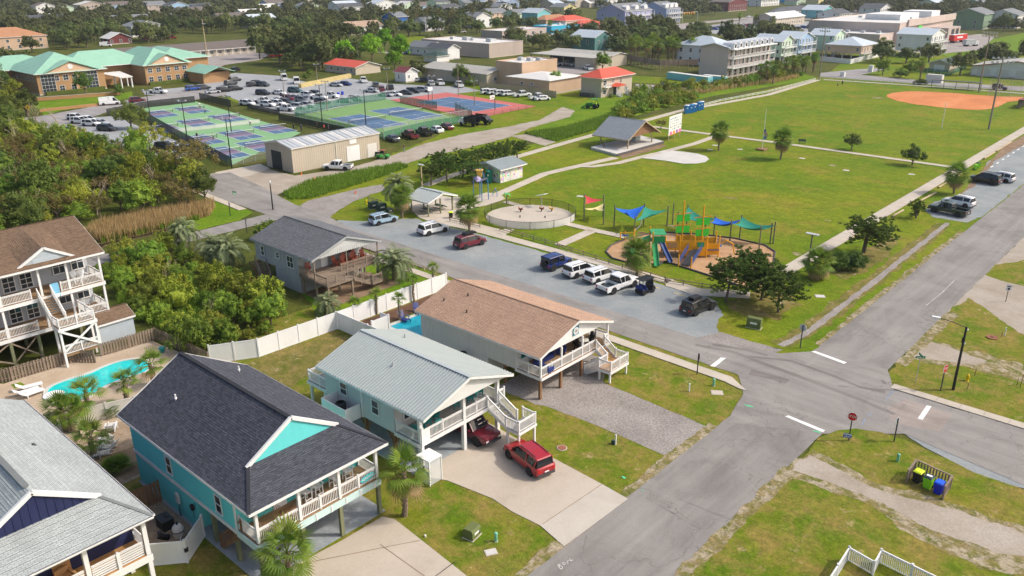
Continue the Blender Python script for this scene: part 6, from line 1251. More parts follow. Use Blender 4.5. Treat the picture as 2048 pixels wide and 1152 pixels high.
def car(kind,paint,loc,heading,label,group=None,detail=True,rim='rim',s=1.0,name=None,z=0.05):
 if(kind,detail)not in CC:
  P=car_parts(kind);keepn=None if detail else('body','windows','bed_liner','wheel_arch')
  CC[(kind,detail)]=[(n,mb.mesh(n,m or 'paint_white',smooth=32 if n in('body','windows')else 0),m is None)for n,mb,m in P if keepn is None or n in keepn]
 nm=name or{'suv':'parked_suv','sedan':'parked_car','pickup':'pickup_truck','van':'parked_van','jeep':'parked_suv'}[kind]
 T=Thing(nm,label,{'suv':'car','sedan':'car','pickup':'pickup truck','van':'van','jeep':'car'}[kind],(loc[0],loc[1],z),R_(heading),group)
 T.o.scale=(s,)*3
 for n,me,isb in CC[(kind,detail)]:
  o=link(n,me,T.o)
  if isb:recolor(o,'paint_'+paint.replace(' ','_'))
 K=KIND[kind];ty,ri=wheel_mesh(K['r'],rim)
 for x in K['wb']:
  for sd in(-1,1):
   wl=link('wheel',ty,T.o,(x,sd*(K['st'][2][1]-.09),K['r']))
   if detail:link('rim',ri,wl)
 return T
car('suv','red',(-35.56,41.16),166,'shiny red SUV on the concrete driveway of the pale blue house',rim='rim',z=.07)
car('pickup','maroon',(-42.14,41.22),-2,'dark red pickup parked under the pale blue house',z=.07)
car('suv','pale blue',(-94.63,75.63),82,'pale blue SUV at the left end of the gravel lot',s=.95);car('suv','white',(-85.17,77.19),82,'white crossover with black roof panel by the park pavilion');o=car('suv','maroon',(-76.90,76.42),82,'maroon SUV with black roof box beside the single palm');o.part('roof_box',MB().prism([(-1.1,1.78),(.9,1.78),(.8,2.02),(-.9,2.06)],-.42,.42,axis='y'),BM)
car('jeep','blue',(-62.24,77.57),82,'dark blue boxy off-roader with black soft top',rim='rim_dark');car('suv','white',(-58.43,77.47),80,'white SUV next to the dark blue off-roader');car('suv','white',(-55.28,77.63),80,'white SUV tucked beside the white pickup');car('pickup','white',(-51.93,76.51),82,'white pickup in the gravel lot beside the golf cart',s=1.0)
o=car('suv','black',(-41.26,76.86),80,'black SUV with roof rack alone at the right end of the lot',s=.98);o.part('roof_rack',box(-1.5,.2,-.5,.5,1.80,1.84).box(-1.4,-.2,-.4,.4,1.84,1.98),BM)
car('pickup','green',(-31.84,136.76),172,'dark green pickup in the blue gravel strip by the street',rim='rim_dark');car('suv','white',(-32.10,143.04),172,'white SUV beside the dark green pickup');car('suv','black',(-32.93,161.97),172,'long black SUV in the gravel strip',s=1.12);car('suv','white',(-31.30,165.32),172,'white minivan behind the long black SUV',s=1.0)
car('pickup','white',(-128.71,92.63),215,'white pickup parked in front of the beige metal garage')
for m in('roof_black',):pm(m,(0.03,0.03,0.03),.7)
T=Thing('golf_cart','black golf cart with blue seats in the gravel lot','golf cart',(*(-48.77,77.55),.05),R_(82));T.part('chassis',MB().prism([(-1.15,.3),(1.2,.3),(1.2,.55),(.95,.85),(.7,.9),(.55,.35),(-.2,.35),(-.25,.62),(-1.15,.62)],-.58,.58,axis='y'),BM);T.part('roof',box(-1.15,.85,-.62,.62,1.84,1.92),BM)
for x,x2 in((.75,.6),(-.45,-.5),(-1.08,-1.1)):
 for s in(-1,1):T.part('roof_post',MB().bar((x,s*.55,.6),(x2,s*.55,1.86),.04),BM)
for x in(-.2,-.75):T.part('seat',box(x-.3,x+.1,-.5,.5,.62,.75),'blue_poly');T.part('backrest',MB().bar((x-.32,0,.75),(x-.4,0,1.2),1.0,.1,up=(1,0,0)),'blue_poly')
T.part('windscreen',MB().bar((.85,0,.9),(.68,0,1.82),1.05,.02,up=(1,0,0)),'glass');T.part('steering_wheel',MB().lathe([(.17,0),(.19,.02),(.17,.04)],(.45,.28,1.0),12),BM)
tw,rw=wheel_mesh(.26,'rim_dark')
for x in(-.8,.8):
 for s in(-1,1):wl=link('wheel',tw,T.o,(x,s*.52,.26));link('rim',rw,wl)
def tractor(loc,rz,label,s=1.0):
 T=Thing('tractor',label,'tractor',loc,rz);T.o.scale=(s,)*3;gm=pm('tractor_green',(0.03,0.25,0.03),.35)
 T.part('bonnet',MB().prism([(.1,.7),(1.7,.6),(1.75,1.1),(1.6,1.2),(.1,1.35)],-.35,.35,axis='y'),gm);T.part('frame',box(-1.0,1.6,-.25,.25,.45,.7),gm);T.part('fender',box(-1.2,-.2,-.85,-.5,1.05,1.15).box(-1.2,-.2,.5,.85,1.05,1.15),gm)
 T.part('canopy',box(-1.2,.5,-.7,.7,2.25,2.33),gm);T.part('roll_bar',MB().bar((-.95,-.55,.9),(-.95,-.55,2.26),.07).bar((-.95,.55,.9),(-.95,.55,2.26),.07),BM);T.part('seat',box(-.8,-.35,-.25,.25,1.0,1.12).box(-.85,-.75,-.25,.25,1.1,1.5),'bin_yellow')
 T.part('loader_arm',MB().tube([(.2,-.5,1.1),(1.6,-.5,1.0),(2.4,-.5,.35)],[.07]*3).tube([(.2,.5,1.1),(1.6,.5,1.0),(2.4,.5,.35)],[.07]*3),gm);T.part('bucket',MB().prism([(2.3,.1),(2.9,.05),(2.5,.5),(2.3,.55)],-.8,.8,axis='y'),gm)
 for x,r,y in((-.7,.62,.72),(1.3,.38,.58)):
  a,b2=wheel_mesh(r,pm('rim_yellow',(0.6,0.45,0.02),.4))
  for sd in(-1,1):wl=link('wheel',a,T.o,(x,sd*y,r));wl.scale=(1,1.5,1);link('rim',b2,wl)
 return T
tractor((-135.75,183.87),R_(195),'green tractor with front loader on the field grass',1.15)
T=Thing('utility_cart','green utility cart parked outside the beige garage','utility cart',(*(-129.74,104.62),.05),R_(30));T.part('body',MB().prism([(-1.3,.4),(1.3,.4),(1.35,.75),(.7,.95),(.5,.55),(-.3,.55),(-.35,.9),(-1.3,.9)],-.65,.65,axis='y'),'tractor_green');T.part('roof',box(-.6,.6,-.62,.62,1.75,1.8),'rust');T.part('cage',MB().bar((.55,-.6,.8),(.4,-.6,1.76),.05).bar((.55,.6,.8),(.4,.6,1.76),.05).bar((-.4,-.6,.8),(-.5,-.6,1.76),.05).bar((-.4,.6,.8),(-.5,.6,1.76),.05),BM)
for x in(-.9,.9):
 for s in(-1,1):link('rim',rw,link('wheel',tw,T.o,(x,s*.58,.28)))
T=Thing('utility_trailer','black equipment trailer against the beige garage wall','trailer',(*(-132.83,105.72),.05),R_(30));T.part('bed',box(-1.2,1.2,-.6,.6,.45,.55).box(-1.2,1.2,-.62,-.58,.55,.95).box(-1.2,1.2,.58,.62,.55,.95),BM);T.part('drawbar',MB().bar((1.2,0,.5),(2.0,0,.45),.08),BM)
for s in(-1,1):link('wheel',tw,T.o,(0,s*.68,.28))
def row(items,group,text,detail=False):
 items=sorted(items,key=lambda t:t[0][0]*.743+t[0][1]*.669);cnt={}
 for p,kind,col,hd in items:cnt[(kind,col)]=cnt.get((kind,col),0)+1
 seen={};words=('first','second','third','fourth','fifth','sixth','seventh','eighth','ninth','tenth','eleventh','twelfth','thirteenth','fourteenth','fifteenth','sixteenth','seventeenth','eighteenth','nineteenth','twentieth')
 kn={'suv':'SUV','sedan':'sedan','pickup':'pickup','van':'van','jeep':'off-roader'}
 for p,kind,col,hd in items:
  k=(kind,col);seen[k]=seen.get(k,0)+1
  lab='%s %s %s'%(col,kn[kind],text)if cnt[k]==1 else '%s %s %s from the left %s'%(words[seen[k]-1],col,kn[kind],text)
  car(kind,col,p,hd,lab,group,detail)
row([((-142.67,118.08),'sedan','dark grey',165),((-142.31,122.98),'pickup','maroon',165),((-142.57,127.51),'pickup','black',165),((-143.10,131.98),'sedan','white',165),((-144.11,136.22),'sedan','maroon',165)],'cars on the grass beside the tennis fence','on the grass beside the tennis fence')
row([((-177.16,185.50),'suv','white',65),((-174.77,186.11),'suv','white',65),((-171.69,185.93),'suv','white',65),((-169.35,186.53),'suv','white',65),((-164.97,187.51),'pickup','white',65),((-158.04,186.77),'pickup','white',65),((-155.77,186.12),'sedan','white',65)],'white fleet along the wooden fence','along the wooden fence by the basketball court')
row([((-228.68,178.06),'pickup','white',150),((-227.58,165.76),'sedan','silver',20),((-227.30,169.22),'sedan','blue',20),((-216.55,173.39),'suv','dark grey',150),((-207.32,164.48),'sedan','silver',20),((-207.79,168.48),'suv','maroon',150),((-208.26,172.58),'suv','black',150),((-197.25,161.73),'sedan','silver',20),((-196.07,164.08),'sedan','white',20),((-195.80,168.46),'sedan','dark grey',20),((-196.48,172.14),'suv','dark grey',20),((-195.73,175.65),'suv','silver',20),((-216.57,191.58),'sedan','white',20),((-212.09,191.88),'suv','black',20),((-205.24,187.63),'suv','silver',150),((-203.86,190.41),'pickup','white',150),((-195.47,191.01),'pickup','white',150)],'cars in the grey lot behind the tennis courts','in the grey lot behind the tennis courts')
row([((-249.93,150.33),'suv','black',20),((-246.29,150.14),'suv','dark grey',20),((-228.95,139.23),'suv','black',20),((-226.07,143.05),'sedan','white',20),((-226.00,148.82),'suv','teal',20),((-213.70,129.80),'pickup','white',20),((-212.61,134.44),'sedan','white',20),((-207.82,127.55),'suv','white',20),((-207.23,130.43),'suv','white',20),((-206.95,133.06),'suv','dark grey',20),((-213.33,137.64),'suv','maroon',20),((-213.09,140.43),'sedan','silver',20),((-207.43,138.81),'suv','grey',20),((-214.65,145.75),'suv','white',20),((-214.53,148.57),'suv','black',20),((-207.93,144.77),'pickup','white',20),((-207.80,148.83),'pickup','white',20),((-197.12,126.36),'pickup','white',20),((-197.30,130.68),'suv','silver',20),((-197.71,133.76),'suv','silver',20),((-197.10,146.27),'sedan','silver',20),((-196.97,150.15),'suv','silver',20),((-199.78,140.32),'suv','dark grey',20)],'cars crowded behind the pickleball fence','in the crowded rows behind the dark court fence')
row([((-255.63,164.37),'van','white',150),((-244.19,161.74),'van','white',150),((-257.35,119.64),'pickup','white',30),((-255.25,130.22),'suv','bright blue',80),((-254.83,133.61),'suv','dark grey',80),((-243.96,130.88),'sedan','silver',80),((-244.37,134.88),'suv','black',80),((-244.66,139.09),'suv','black',80),((-257.97,145.26),'suv','dark grey',100),((-265.27,151.05),'suv','dark grey',100),((-292.00,167.20),'suv','black',120),((-248.73,148.10),'suv','black',80),((-213.93,124.77),'suv','white',20),((-245.28,99.49),'van','white',70),((-243.85,106.85),'suv','maroon',70)],'cars in front of the green-roofed hall','in front of the green-roofed hall')
row([((-226.54,82.66),'suv','white',30),((-220.35,81.19),'suv','white',30),((-220.29,83.13),'suv','white',30),((-214.45,81.60),'suv','white',30),((-214.25,83.59),'sedan','silver',30),((-204.50,81.26),'suv','dark grey',30),((-186.46,80.57),'suv','white',40),((-172.71,80.08),'suv','black',40),((-165.81,81.94),'suv','dark grey',40),((-172.65,81.52),'sedan','silver',40)],'cars half hidden by the scrub wood','half hidden behind the scrub wood')
row([((-210.23,258.71),'pickup','white',60),((-207.68,263.11),'pickup','white',60),((-202.29,262.94),'pickup','white',60),((-191.96,256.07),'pickup','white',150)],'trucks at the open carport','at the long open carport');car('sedan','white',(-138.19,223.88),150,'pale sedan behind the red-roofed beige house')
rr=random.Random(5);far=[]
for i in range(26):
 t=i/25;far.append((tuple(Vector((-264.04,467.64)).lerp(Vector((-256.60,559.06)),t)+Vector((rr.uniform(-3,3),rr.uniform(-6,6)))),rr.choice(['suv','sedan','pickup']),rr.choice(['white','black','dark grey','silver','bright blue','red','white']),rr.choice([0,180,90])))
for i in range(16):
 t=i/15;far.append((tuple(Vector((-223.08,494.08)).lerp(Vector((-226.49,562.11)),t)+Vector((rr.uniform(-3,3),rr.uniform(-6,6)))),rr.choice(['suv','sedan','pickup']),rr.choice(['white','black','dark grey','silver','bright blue','maroon']),rr.choice([0,180])))
row(far,'cars at the far shopping lot','in the far shopping lot')
row([((-301.23,433.25),'suv','maroon',0),((-300.86,444.56),'suv','white',0),((-301.47,455.46),'pickup','white',0),((-301.60,467.08),'suv','silver',0),((-137.94,414.05),'suv','black',90),((-306.85,612.88),'sedan','white',60),((-310.05,655.34),'suv','white',60),((-110.80,407.73),'sedan','dark grey',90)],'scattered cars of the far blocks','among the far blocks')
row([((-442.99,182.96),'van','white',60),((-467.38,215.33),'suv','maroon',60),((-462.75,227.78),'pickup','red',60),((-326.24,206.92),'pickup','red',60),((-366.28,361.29),'pickup','white',60),((-367.64,355.08),'pickup','black',60),((-292.08,254.92),'van','bright blue',60),((-60.95,294.40),'jeep','black',0),((-137.80,296.57),'suv','white',0)],'cars standing alone in the background','standing alone in the background')
# ================================================================ PARK
def low_rail(pts,label,h=0.55,bay=2.4,m='wood_pale',z2=None,name='rail_fence',pr=.07):
 T=Thing(name,label,'fence',(pts[0][0],pts[0][1],0),world=True);pme=MB().cyl((0,0,0),(0,0,h),pr,pr,7).mesh('post',m)
 for a,b in zip(pts,pts[1:]):
  a,b=Vector(a),Vector(b);L=(b-a).length;n=max(1,round(L/bay))
  for i in range(n):
   p,q=a.lerp(b,i/n),a.lerp(b,(i+1)/n);T.inst('post',pme,(p.x,p.y,0));T.part('rail',MB().cyl((p.x,p.y,h*.85),(q.x,q.y,h*.85),pr*.7,pr*.7,6),m)
   if z2:T.part('rail',MB().cyl((p.x,p.y,z2),(q.x,q.y,z2),pr*.7,pr*.7,6),m)
  T.inst('post',pme,(b.x,b.y,0))
 return T
low_rail([(-78.50,84.30),(-67.31,83.93)],'low wooden rail fence along the park walk, left stretch',.75,2.4,WG,.3);low_rail([(-66.88,83.73),(-48.87,82.10),(-40.02,84.39)],'low wooden rail fence in front of the playground',.75,2.4,WG,.3);low_rail([(-87.56,82.84),(-81.76,83.44)],'low wooden rail fence by the single palm',.75,2.4,WG,.3)
low_rail([(-76.54,65.55),(-69.59,65.08)],'low wooden rail along the sidewalk by the young palms',.7,2.2,'wood_pale');low_rail([(-106.08,82.02),(-102.34,81.60)],'short wooden rail beside the hydrant in the park',1.0,1.2,WG,.5);low_rail([(-95.27,80.08),(-95.38,81.84)],'short wooden rail beside the pavilion walk',.9,1.2,WG,.4)
low_rail([(-113.57,193.87),(-114.53,215.90),(-112.20,241.41),(-113.44,279.14)],'long white rail fence along the far edge of the park',1.0,3.0,WP,.5)
low_rail([(-149.29,152.25),(-149.27,174.71)],'brown rail fence beside the red basketball apron',.9,3.0,'wood_brown',.45)
T=None
for i,(a,b)in enumerate((((-37.66,129.14),(-37.57,133.64)),((-37.39,140.84),(-37.08,148.72)),((-37.80,152.58),(-37.77,158.27)),((-37.89,159.62),(-37.72,165.83)),((-38.05,182.93),(-38.00,191.11)),((-38.09,192.33),(-38.05,197.04)),((-38.10,197.67),(-38.05,204.74)),((-38.29,113.73),(-38.39,117.37)))):
 T=Thing('timber_bollard_log','pale timber log lying along the street-side walk, %s from the pines'%('second','third','fourth','fifth','sixth','seventh','last','first')[i],'log',(a[0],a[1],0),world=True);T.part('log',MB().cyl((*a,.22),(*b,.22),.16,.16,10),'wood_pale')
 for c in(a,b):T.part('support',box(c[0]-.08,c[0]+.08,c[1]-.08,c[1]+.08,0,.2),WG)
T=Thing('picnic_pavilion','small picnic pavilion with pale metal roof by the gravel lot','pavilion',(-93.5,85,0),world=True);roof_gable(T,-96.3,-91.0,81.6,88.0,2.5,3.5,'x','metal_pale',ribs=.4,rib_m='metal_pale_rib')
posts(T,[(x,y)for x in(-95.6,-91.7)for y in(82.2,84.8,87.4)],.09,2.45,.18,'wood_green','post');T.part('tie_beam',box(-95.7,-91.6,82.1,82.3,2.3,2.48).box(-95.7,-91.6,87.3,87.5,2.3,2.48),'wood_green')
for i,y in enumerate((83.4,86.2)):
 A=Thing('picnic_table','green picnic table under the pavilion, %s of two'%('nearer','farther')[i],'table',(-93.4,y,.1),R_(90),'pavilion tables');A.part('table_top',box(-.4,.4,-.9,.9,.7,.75),'util_dark')
 for s in(-1,1):A.part('bench',box(s*.75-.13,s*.75+.13,-.9,.9,.42,.46),'util_dark');A.part('leg_frame',MB().bar((-.7,s*.6,0),(.3,s*.6,.7),.06).bar((.7,s*.6,0),(-.3,s*.6,.7),.06),DM)
for p,r,lab in(((-102.15,79.79),80,'left of two dark green transformer cabinets by the lot'),((-100.26,79.88),80,'right dark green transformer cabinet by the lot'),((-98.40,79.98),80,'small dark green cabinet beside the leaning palm')):util_box('transformer_box',p,R_(r),lab,1.5 if 'small' not in lab else.9,.9,1.15 if 'small' not in lab else.7,'util_dark')
m,n,b,l=_new('mosaic');v=_vec(n,l);vo=n.nodes.new('ShaderNodeTexVoronoi');vo.inputs['Scale'].default_value=2.2;l.new(v,vo.inputs['Vector'])
l.new(_mix(n,l,_map(n,l,_noise(n,l,v,2.5,3),.5,.56),(0.68,0.66,0.62),vo.outputs['Color']),b.inputs['Base Color']);b.inputs['Roughness'].default_value=.8;MATS['mosaic']=m
T=Thing('restroom_block','small restroom with mosaic walls and pale metal roof','restroom',(-100.7,108.5,0),world=True);roof_gable(T,-104.2,-97.3,104.8,112.0,2.6,3.5,'y','metal_pale',ribs=.4,rib_m='metal_pale_rib');wallbox(T,-103.6,-97.9,105.4,111.4,.02,2.55,'mosaic');T.part('door',box(-97.9,-97.84,108,108.9,.1,2.1),'off_white');gable_wall(T,'y',105.5,-103.6,-97.9,2.5,3.4,'off_white')
def porta(loc,rz,label,body,roof,group=None):
 T=Thing('portable_toilet',label,'portable toilet',loc,rz,group);T.part('cabin',box(-.55,.55,-.55,.55,.05,2.1),body);T.part('roof',MB().lathe([(.8,2.1),(.74,2.2),(.3,2.3)],n=4),roof);T.part('door',box(.55,.58,-.42,.42,.12,1.95),body);T.part('sign',box(.58,.59,-.15,.15,1.3,1.6),PL_);T.part('skid',box(-.6,.6,-.6,.6,0,.06),BM)
pm('porta_blue',(0.02,0.20,0.50),.4);pm('porta_green',(0.01,0.22,0.17),.4)
porta((-99.90,104.51),R_(-60),'single green portable toilet beside the mosaic restroom','porta_green','porta_green')
for i,p in enumerate(((-111.93,193.15),(-111.54,194.54),(-111.66,196.56),(-112.01,199.51),(-112.35,201.43))):porta(p,R_(-40),'%s blue portable toilet from the left in the park row'%('first','second','third','fourth','fifth')[i],'porta_blue',PL_ if i%2==0 else 'porta_blue','blue portable toilets')
T=Thing('dump_bucket_tower','splash tower with yellow tipping bucket and purple slide funnel','splash tower',(*(-92.65,94.93),0),0);
for x,y in((-1.0,-.8),(1.0,-.8),(-1.0,.8),(1.0,.8)):T.part('leg',MB().cyl((x,y,0),(x*.9,y*.9,3.6),.08,.08,8),pm('tower_blue',(0.08,0.22,0.42),.4))
T.part('bucket',MB().lathe([(.35,4.0),(.62,5.1),(.66,5.12),(.58,5.12)],(-.2,0,0),14),pm('bucket_yellow',(0.75,0.45,0.08),.4),smooth=60);mb=MB();
for i in range(8):a,b2=i/8,(i+1)/8;mb.quad((-1+2*a,-.7,3.9-.7*math.sin(math.pi*a)),(-1+2*b2,-.7,3.9-.7*math.sin(math.pi*b2)),(-1+2*b2,.7,3.9-.7*math.sin(math.pi*b2)),(-1+2*a,.7,3.9-.7*math.sin(math.pi*a)))
T.part('funnel',mb,pm('funnel_purple',(0.30,0.26,0.45),.5));T.part('hoop',MB().tube([(-.9,0,3.6),(-.7,0,4.9),(-.2,0,5.4),(.4,0,4.9),(.9,0,3.6)],[.06]*5,8),'tower_blue')
T=Thing('splash_palm','green metal splash palm on the splash pad','splash feature',(*(-87.55,95.66),.1));T.part('stem',MB().cyl((0,0,0),(.1,0,1.6),.09,.07,8),DM);
for i in range(7):
 a=i*.9;T.part('leaf',MB().add([(0,0,1.65),(.5*math.cos(a)-.12*math.sin(a),.5*math.sin(a)+.12*math.cos(a),1.8),(1.0*math.cos(a),1.0*math.sin(a),1.35),(.5*math.cos(a)+.12*math.sin(a),.5*math.sin(a)-.12*math.cos(a),1.78)],[(0,1,2,3)]),pm('splash_green',(0.05,0.55,0.15),.4))
T=Thing('splash_arch','small blue splash arch beside the tower','splash feature',(*(-92.42,98.11),.1));T.part('hoop',MB().tube([(-.5,0,0),(-.45,0,.8),(0,0,1.15),(.45,0,.8),(.5,0,0)],[.06]*5,8),'porta_blue');T.part('nozzle',MB().cyl((0,0,1.15),(.2,0,1.3),.07,.1,8),'porta_blue')
T=Thing('splash_fence','round black mesh fence with white windscreen along the splash pad','fence',(SPLASH[0][0],SPLASH[0][1],0),world=True);fp=[(SPLASH[0][0]*0+cx_,cy_)for cx_,cy_ in[(p[0],p[1])for p in SPLASH]]
c0=(sum(p[0]for p in SPLASH)/48,sum(p[1]for p in SPLASH)/48);fp=[(c0[0]+(x-c0[0])*1.04,c0[1]+(y-c0[1])*1.04)for x,y in SPLASH]
mat_alpha_mesh('mesh_black',(0.03,0.03,0.03),.72);mat_alpha_mesh('mesh_white',(0.66,0.64,0.60),.25);mat_alpha_mesh('mesh_green',(0.03,0.16,0.10),.3);mat_alpha_mesh('mesh_wind',(0.02,0.022,0.025),.12);mat_alpha_mesh('mesh_clear',(0.42,0.44,0.44),.82)
for i in range(48):
 a,b2=fp[i],fp[(i+1)%48]
 front=2<=i<=20
 T.part('panel',MB().quad((*a,.1),(*b2,.1),(*b2,1.2),(*a,1.2)),'mesh_white' if front else 'mesh_black')
 T.part('top_rail',MB().cyl((*a,1.2),(*b2,1.2),.025,.025,5),BM)
 if i%4==0:T.part('post',MB().cyl((*a,0),(*a,1.25),.04,.04,6),BM)
T=Thing('tilted_shade','small white tilted shade panel on the round splash pad','shade',(*(-82.06,98.03),.12));T.part('mast',MB().cyl((0,0,0),(0,0,1.9),.06,.05,8),'steel');T.part('panel',MB().bar((-1.0,0,1.7),(.9,0,2.3),1.0,.05),PL_)
for i,(p,m_)in enumerate((((-82.70,93.63),'rust'),((-80.38,96.03),'rust'),((-79.18,97.07),'bucket_yellow'),((-80.73,91.28),DM),((-77.64,93.61),DM))):
 T=Thing('spring_rider','%s on the round pad'%('brown spring rider at the left back','brown spring rider below the white shade','yellow spring rider','small dark nozzle at the left front','small dark nozzle at the right front')[i],'play equipment',(*p,.12));T.part('spring',MB().lathe([(.12,0),(.08,.12),(.12,.2),(.08,.32)],n=8),DM)
 if i<3:T.part('seat',MB().prism([(-.35,.32),(.35,.32),(.45,.8),(.2,.6),(-.2,.55),(-.4,.75)],-.1,.1,axis='y'),m_)
T=Thing('stage_shelter','open stage shelter with grey roof and curved wooden posts','stage',(-99,148,0),world=True);T.part('stage_floor',MB().prism([(-103.3,139.6),(-95.2,137.4),(-95.2,155.2),(-103.3,157.5)],.02,.55),'concrete_pale');T.part('stage_edge',box(-95.2,-95.0,137.5,155.2,.02,.5),pm('deck_dark',(.10,.09,.09),.8))
roof_gable(T,-104.6,-95.2,141.6,154.0,2.7,5.9,'x',pm('roof_zinc',(.30,.32,.34),.5),trim='wood_pale',under='wood_brown')
for x in(-103.4,-96.4):
 for y,s in((142.9,1),(152.7,-1)):T.part('curved_post',MB().tube([(x,y+.3*s,.5),(x,y+.35*s,1.8),(x,y+.9*s,2.8),(x,y+2.0*s,3.6)],[.16,.15,.14,.12],8),'wood_pale')
 T.part('tie_beam',MB().bar((x,142.8,2.85),(x,152.8,2.85),.14,.2),'wood_pale')
T.part('truss',MB().prism([(142.6,2.9),(153.0,2.9),(147.8,5.4)],-96.0,-95.9,axis='x'),'wood_brown');T.part('speaker_box',box(-100.5,-99.3,150.5,152.3,.56,2.0),GA)
def person(loc,rz,label,top,bottom,h=1.72,walk=.25,skin='skin'):
 pm('skin',(0.45,0.28,0.2),.7);pm('hair',(0.05,0.035,0.02),.8);T=Thing('person',label,'person',loc,rz);me=bpy.data.meshes.new('body');s=h/1.75
 V=[(0,0,.95),(0,0,1.2),(0,0,1.42),(0,0,1.52),(.02,0,1.62),(.02,0,1.73),(0,.19,1.40),(.03,.24,1.12),(.12,.24,.90),(0,-.19,1.40),(-.03,-.24,1.12),(.02,-.24,.88),(0,.10,.90),(walk*.6,.10,.50),(walk*.5,.10,.08),(walk*.5+.16,.10,.04),(0,-.10,.90),(-walk*.3,-.10,.50),(-walk,-.10,.09),(-walk+.15,-.10,.04)]
 E=[(0,1),(1,2),(2,3),(3,4),(4,5),(2,6),(6,7),(7,8),(2,9),(9,10),(10,11),(0,12),(12,13),(13,14),(14,15),(0,16),(16,17),(17,18),(18,19)]
 Rr=[.15,.14,.15,.06,.10,.085,.075,.05,.042,.075,.05,.042,.10,.07,.05,.045,.10,.07,.05,.045]
 me.from_pydata([(x*s,y*s,z*s)for x,y,z in V],E,[]);o=bpy.data.objects.new('body',me);COL.objects.link(o);md=o.modifiers.new('skin','SKIN');sv=me.skin_vertices[0].data
 for i,r in enumerate(Rr):sv[i].radius=(r*s,r*s);sv[i].use_root=(i==0)
 o.modifiers.new('sub','SUBSURF').levels=1;bpy.context.view_layer.update();nm=bpy.data.meshes.new_from_object(o.evaluated_get(bpy.context.evaluated_depsgraph_get()));bpy.data.objects.remove(o)
 nm.name='body';nm.materials.clear()
 for q in(skin,top,bottom,'hair',BM):nm.materials.append(MATS[q])
 for p in nm.polygons:
  z=p.center.z/s;y=abs(p.center.y/s);p.use_smooth=True
  p.material_index=3 if z>1.68 or(z>1.56 and p.center.x<-.03)else 0 if z>1.5 else(0 if z<1.15 else 1)if y>.17 and z>.8 else 1 if z>.98 else 2 if z>.12 else 4
 link('body',nm,T.o);return T
pm('cloth_navy',(0.03,0.04,0.10),.9);pm('cloth_grey',(.25,.25,.27),.9);pm('cloth_white',(.7,.7,.68),.9);pm('cloth_red',(.5,.05,.04),.9);pm('cloth_black',(.02,.02,.022),.9)
person((*(-100.31,140.22),.55),R_(200),'person in dark clothes standing at the edge of the stage','cloth_navy','cloth_black')
person((*(-131.60,112.00),.05),R_(240),'person in dark clothes walking past the beige garage','cloth_black','cloth_grey')
T=Thing('sponsor_board','tall white sponsor board with coloured logos beside the stage','sign board',(-96.0,161,0),world=True);a,b2=Vector((-95.6,157.8)),Vector((-96.4,164.4));dn=Vector((1,.12)).normalized()
for t in(.06,.5,.94):c=a.lerp(b2,t);T.part('post',box(c.x-.15,c.x-.03,c.y-.08,c.y+.08,0,5.4),'wood_pale')
T.part('panel',MB().bar((*a,3.3),(*b2,3.3),.06,4.2),WP);rs=random.Random(3)
for i in range(6):
 for j in range(5):
  c=a.lerp(b2,.12+.76*i/5)+dn*.045;z=2.45+j*.58
  T.part('logo',MB().bar((c.x,c.y-.32,z),(c.x,c.y+rs.uniform(.1,.34),z),.012,rs.uniform(.12,.34)),rs.choice(['sign_grey','cloth_grey',GA,'sign_teal',DM]))
cols=[pm('logo_pink',(.75,.12,.35)),pm('logo_orange',(.8,.30,.05)),pm('logo_violet',(.30,.12,.45))]
for k in range(4):c=a.lerp(b2,.1+.24*k)+dn*.045;d_=a.lerp(b2,.1+.24*k+.16)+dn*.045;T.part('logo',MB().bar((*c,1.62),(*d_,1.62),.014,.7),cols[k%3])
T.part('footer',MB().bar((*(a.lerp(b2,.04)+dn*.04),1.28),(*(a.lerp(b2,.96)+dn*.04),1.28),.012,.14),cols[1])
T=Thing('flagpole','white flagpole with a furled flag in the park','flagpole',(-75.63,162.75));T.part('pole',MB().tube([(0,0,0),(0,0,8.6)],[.08,.04],8),WP);T.part('ball',MB().lathe([(.02,8.6),(.1,8.7),(.02,8.8)],n=8),'bucket_yellow')
mb=MB()
for i in range(5):mb.quad((.05+.16*i,.04*math.sin(i*2),3.4-.14*i),(.05+.16*(i+1),.04*math.sin((i+1)*2),3.4-.14*(i+1)),(.05+.16*(i+1),.04*math.sin((i+1)*2),4.5-.2*(i+1)),(.05+.16*i,.04*math.sin(i*2),4.5-.2*i),i%2)
T.part('flag',mb,['cloth_red','cloth_white']);T.part('canton',box(.05,.4,-.03,-.01,3.9,4.4),'sign_blue');T.part('lower_flag',box(.05,.7,.0,.02,2.3,3.0),pm('flag_blue',(.2,.3,.5),.9));T.part('planter',box(-1.0,1.0,-1.0,1.0,0,.3),'wood_brown')
SP=[((-72.45,96.71),2.9),((-71.54,100.37),3.1),((-68.81,96.75),2.9),((-75.30,100.45),2.6),((-66.88,96.75),3.1),((-64.15,100.48),3.1),((-62.25,95.28),2.6),((-61.36,102.57),2.8),((-61.15,103.77),3.0),((-58.15,100.12),3.0),((-59.04,104.26),3.0),((-53.58,102.53),2.8),((-53.74,100.24),2.8),((-50.31,101.13),3.1),((-50.34,104.12),3.1),((-46.21,101.80),2.9),((-45.65,104.91),2.9),((-46.06,104.84),2.7)]
SPT=[]
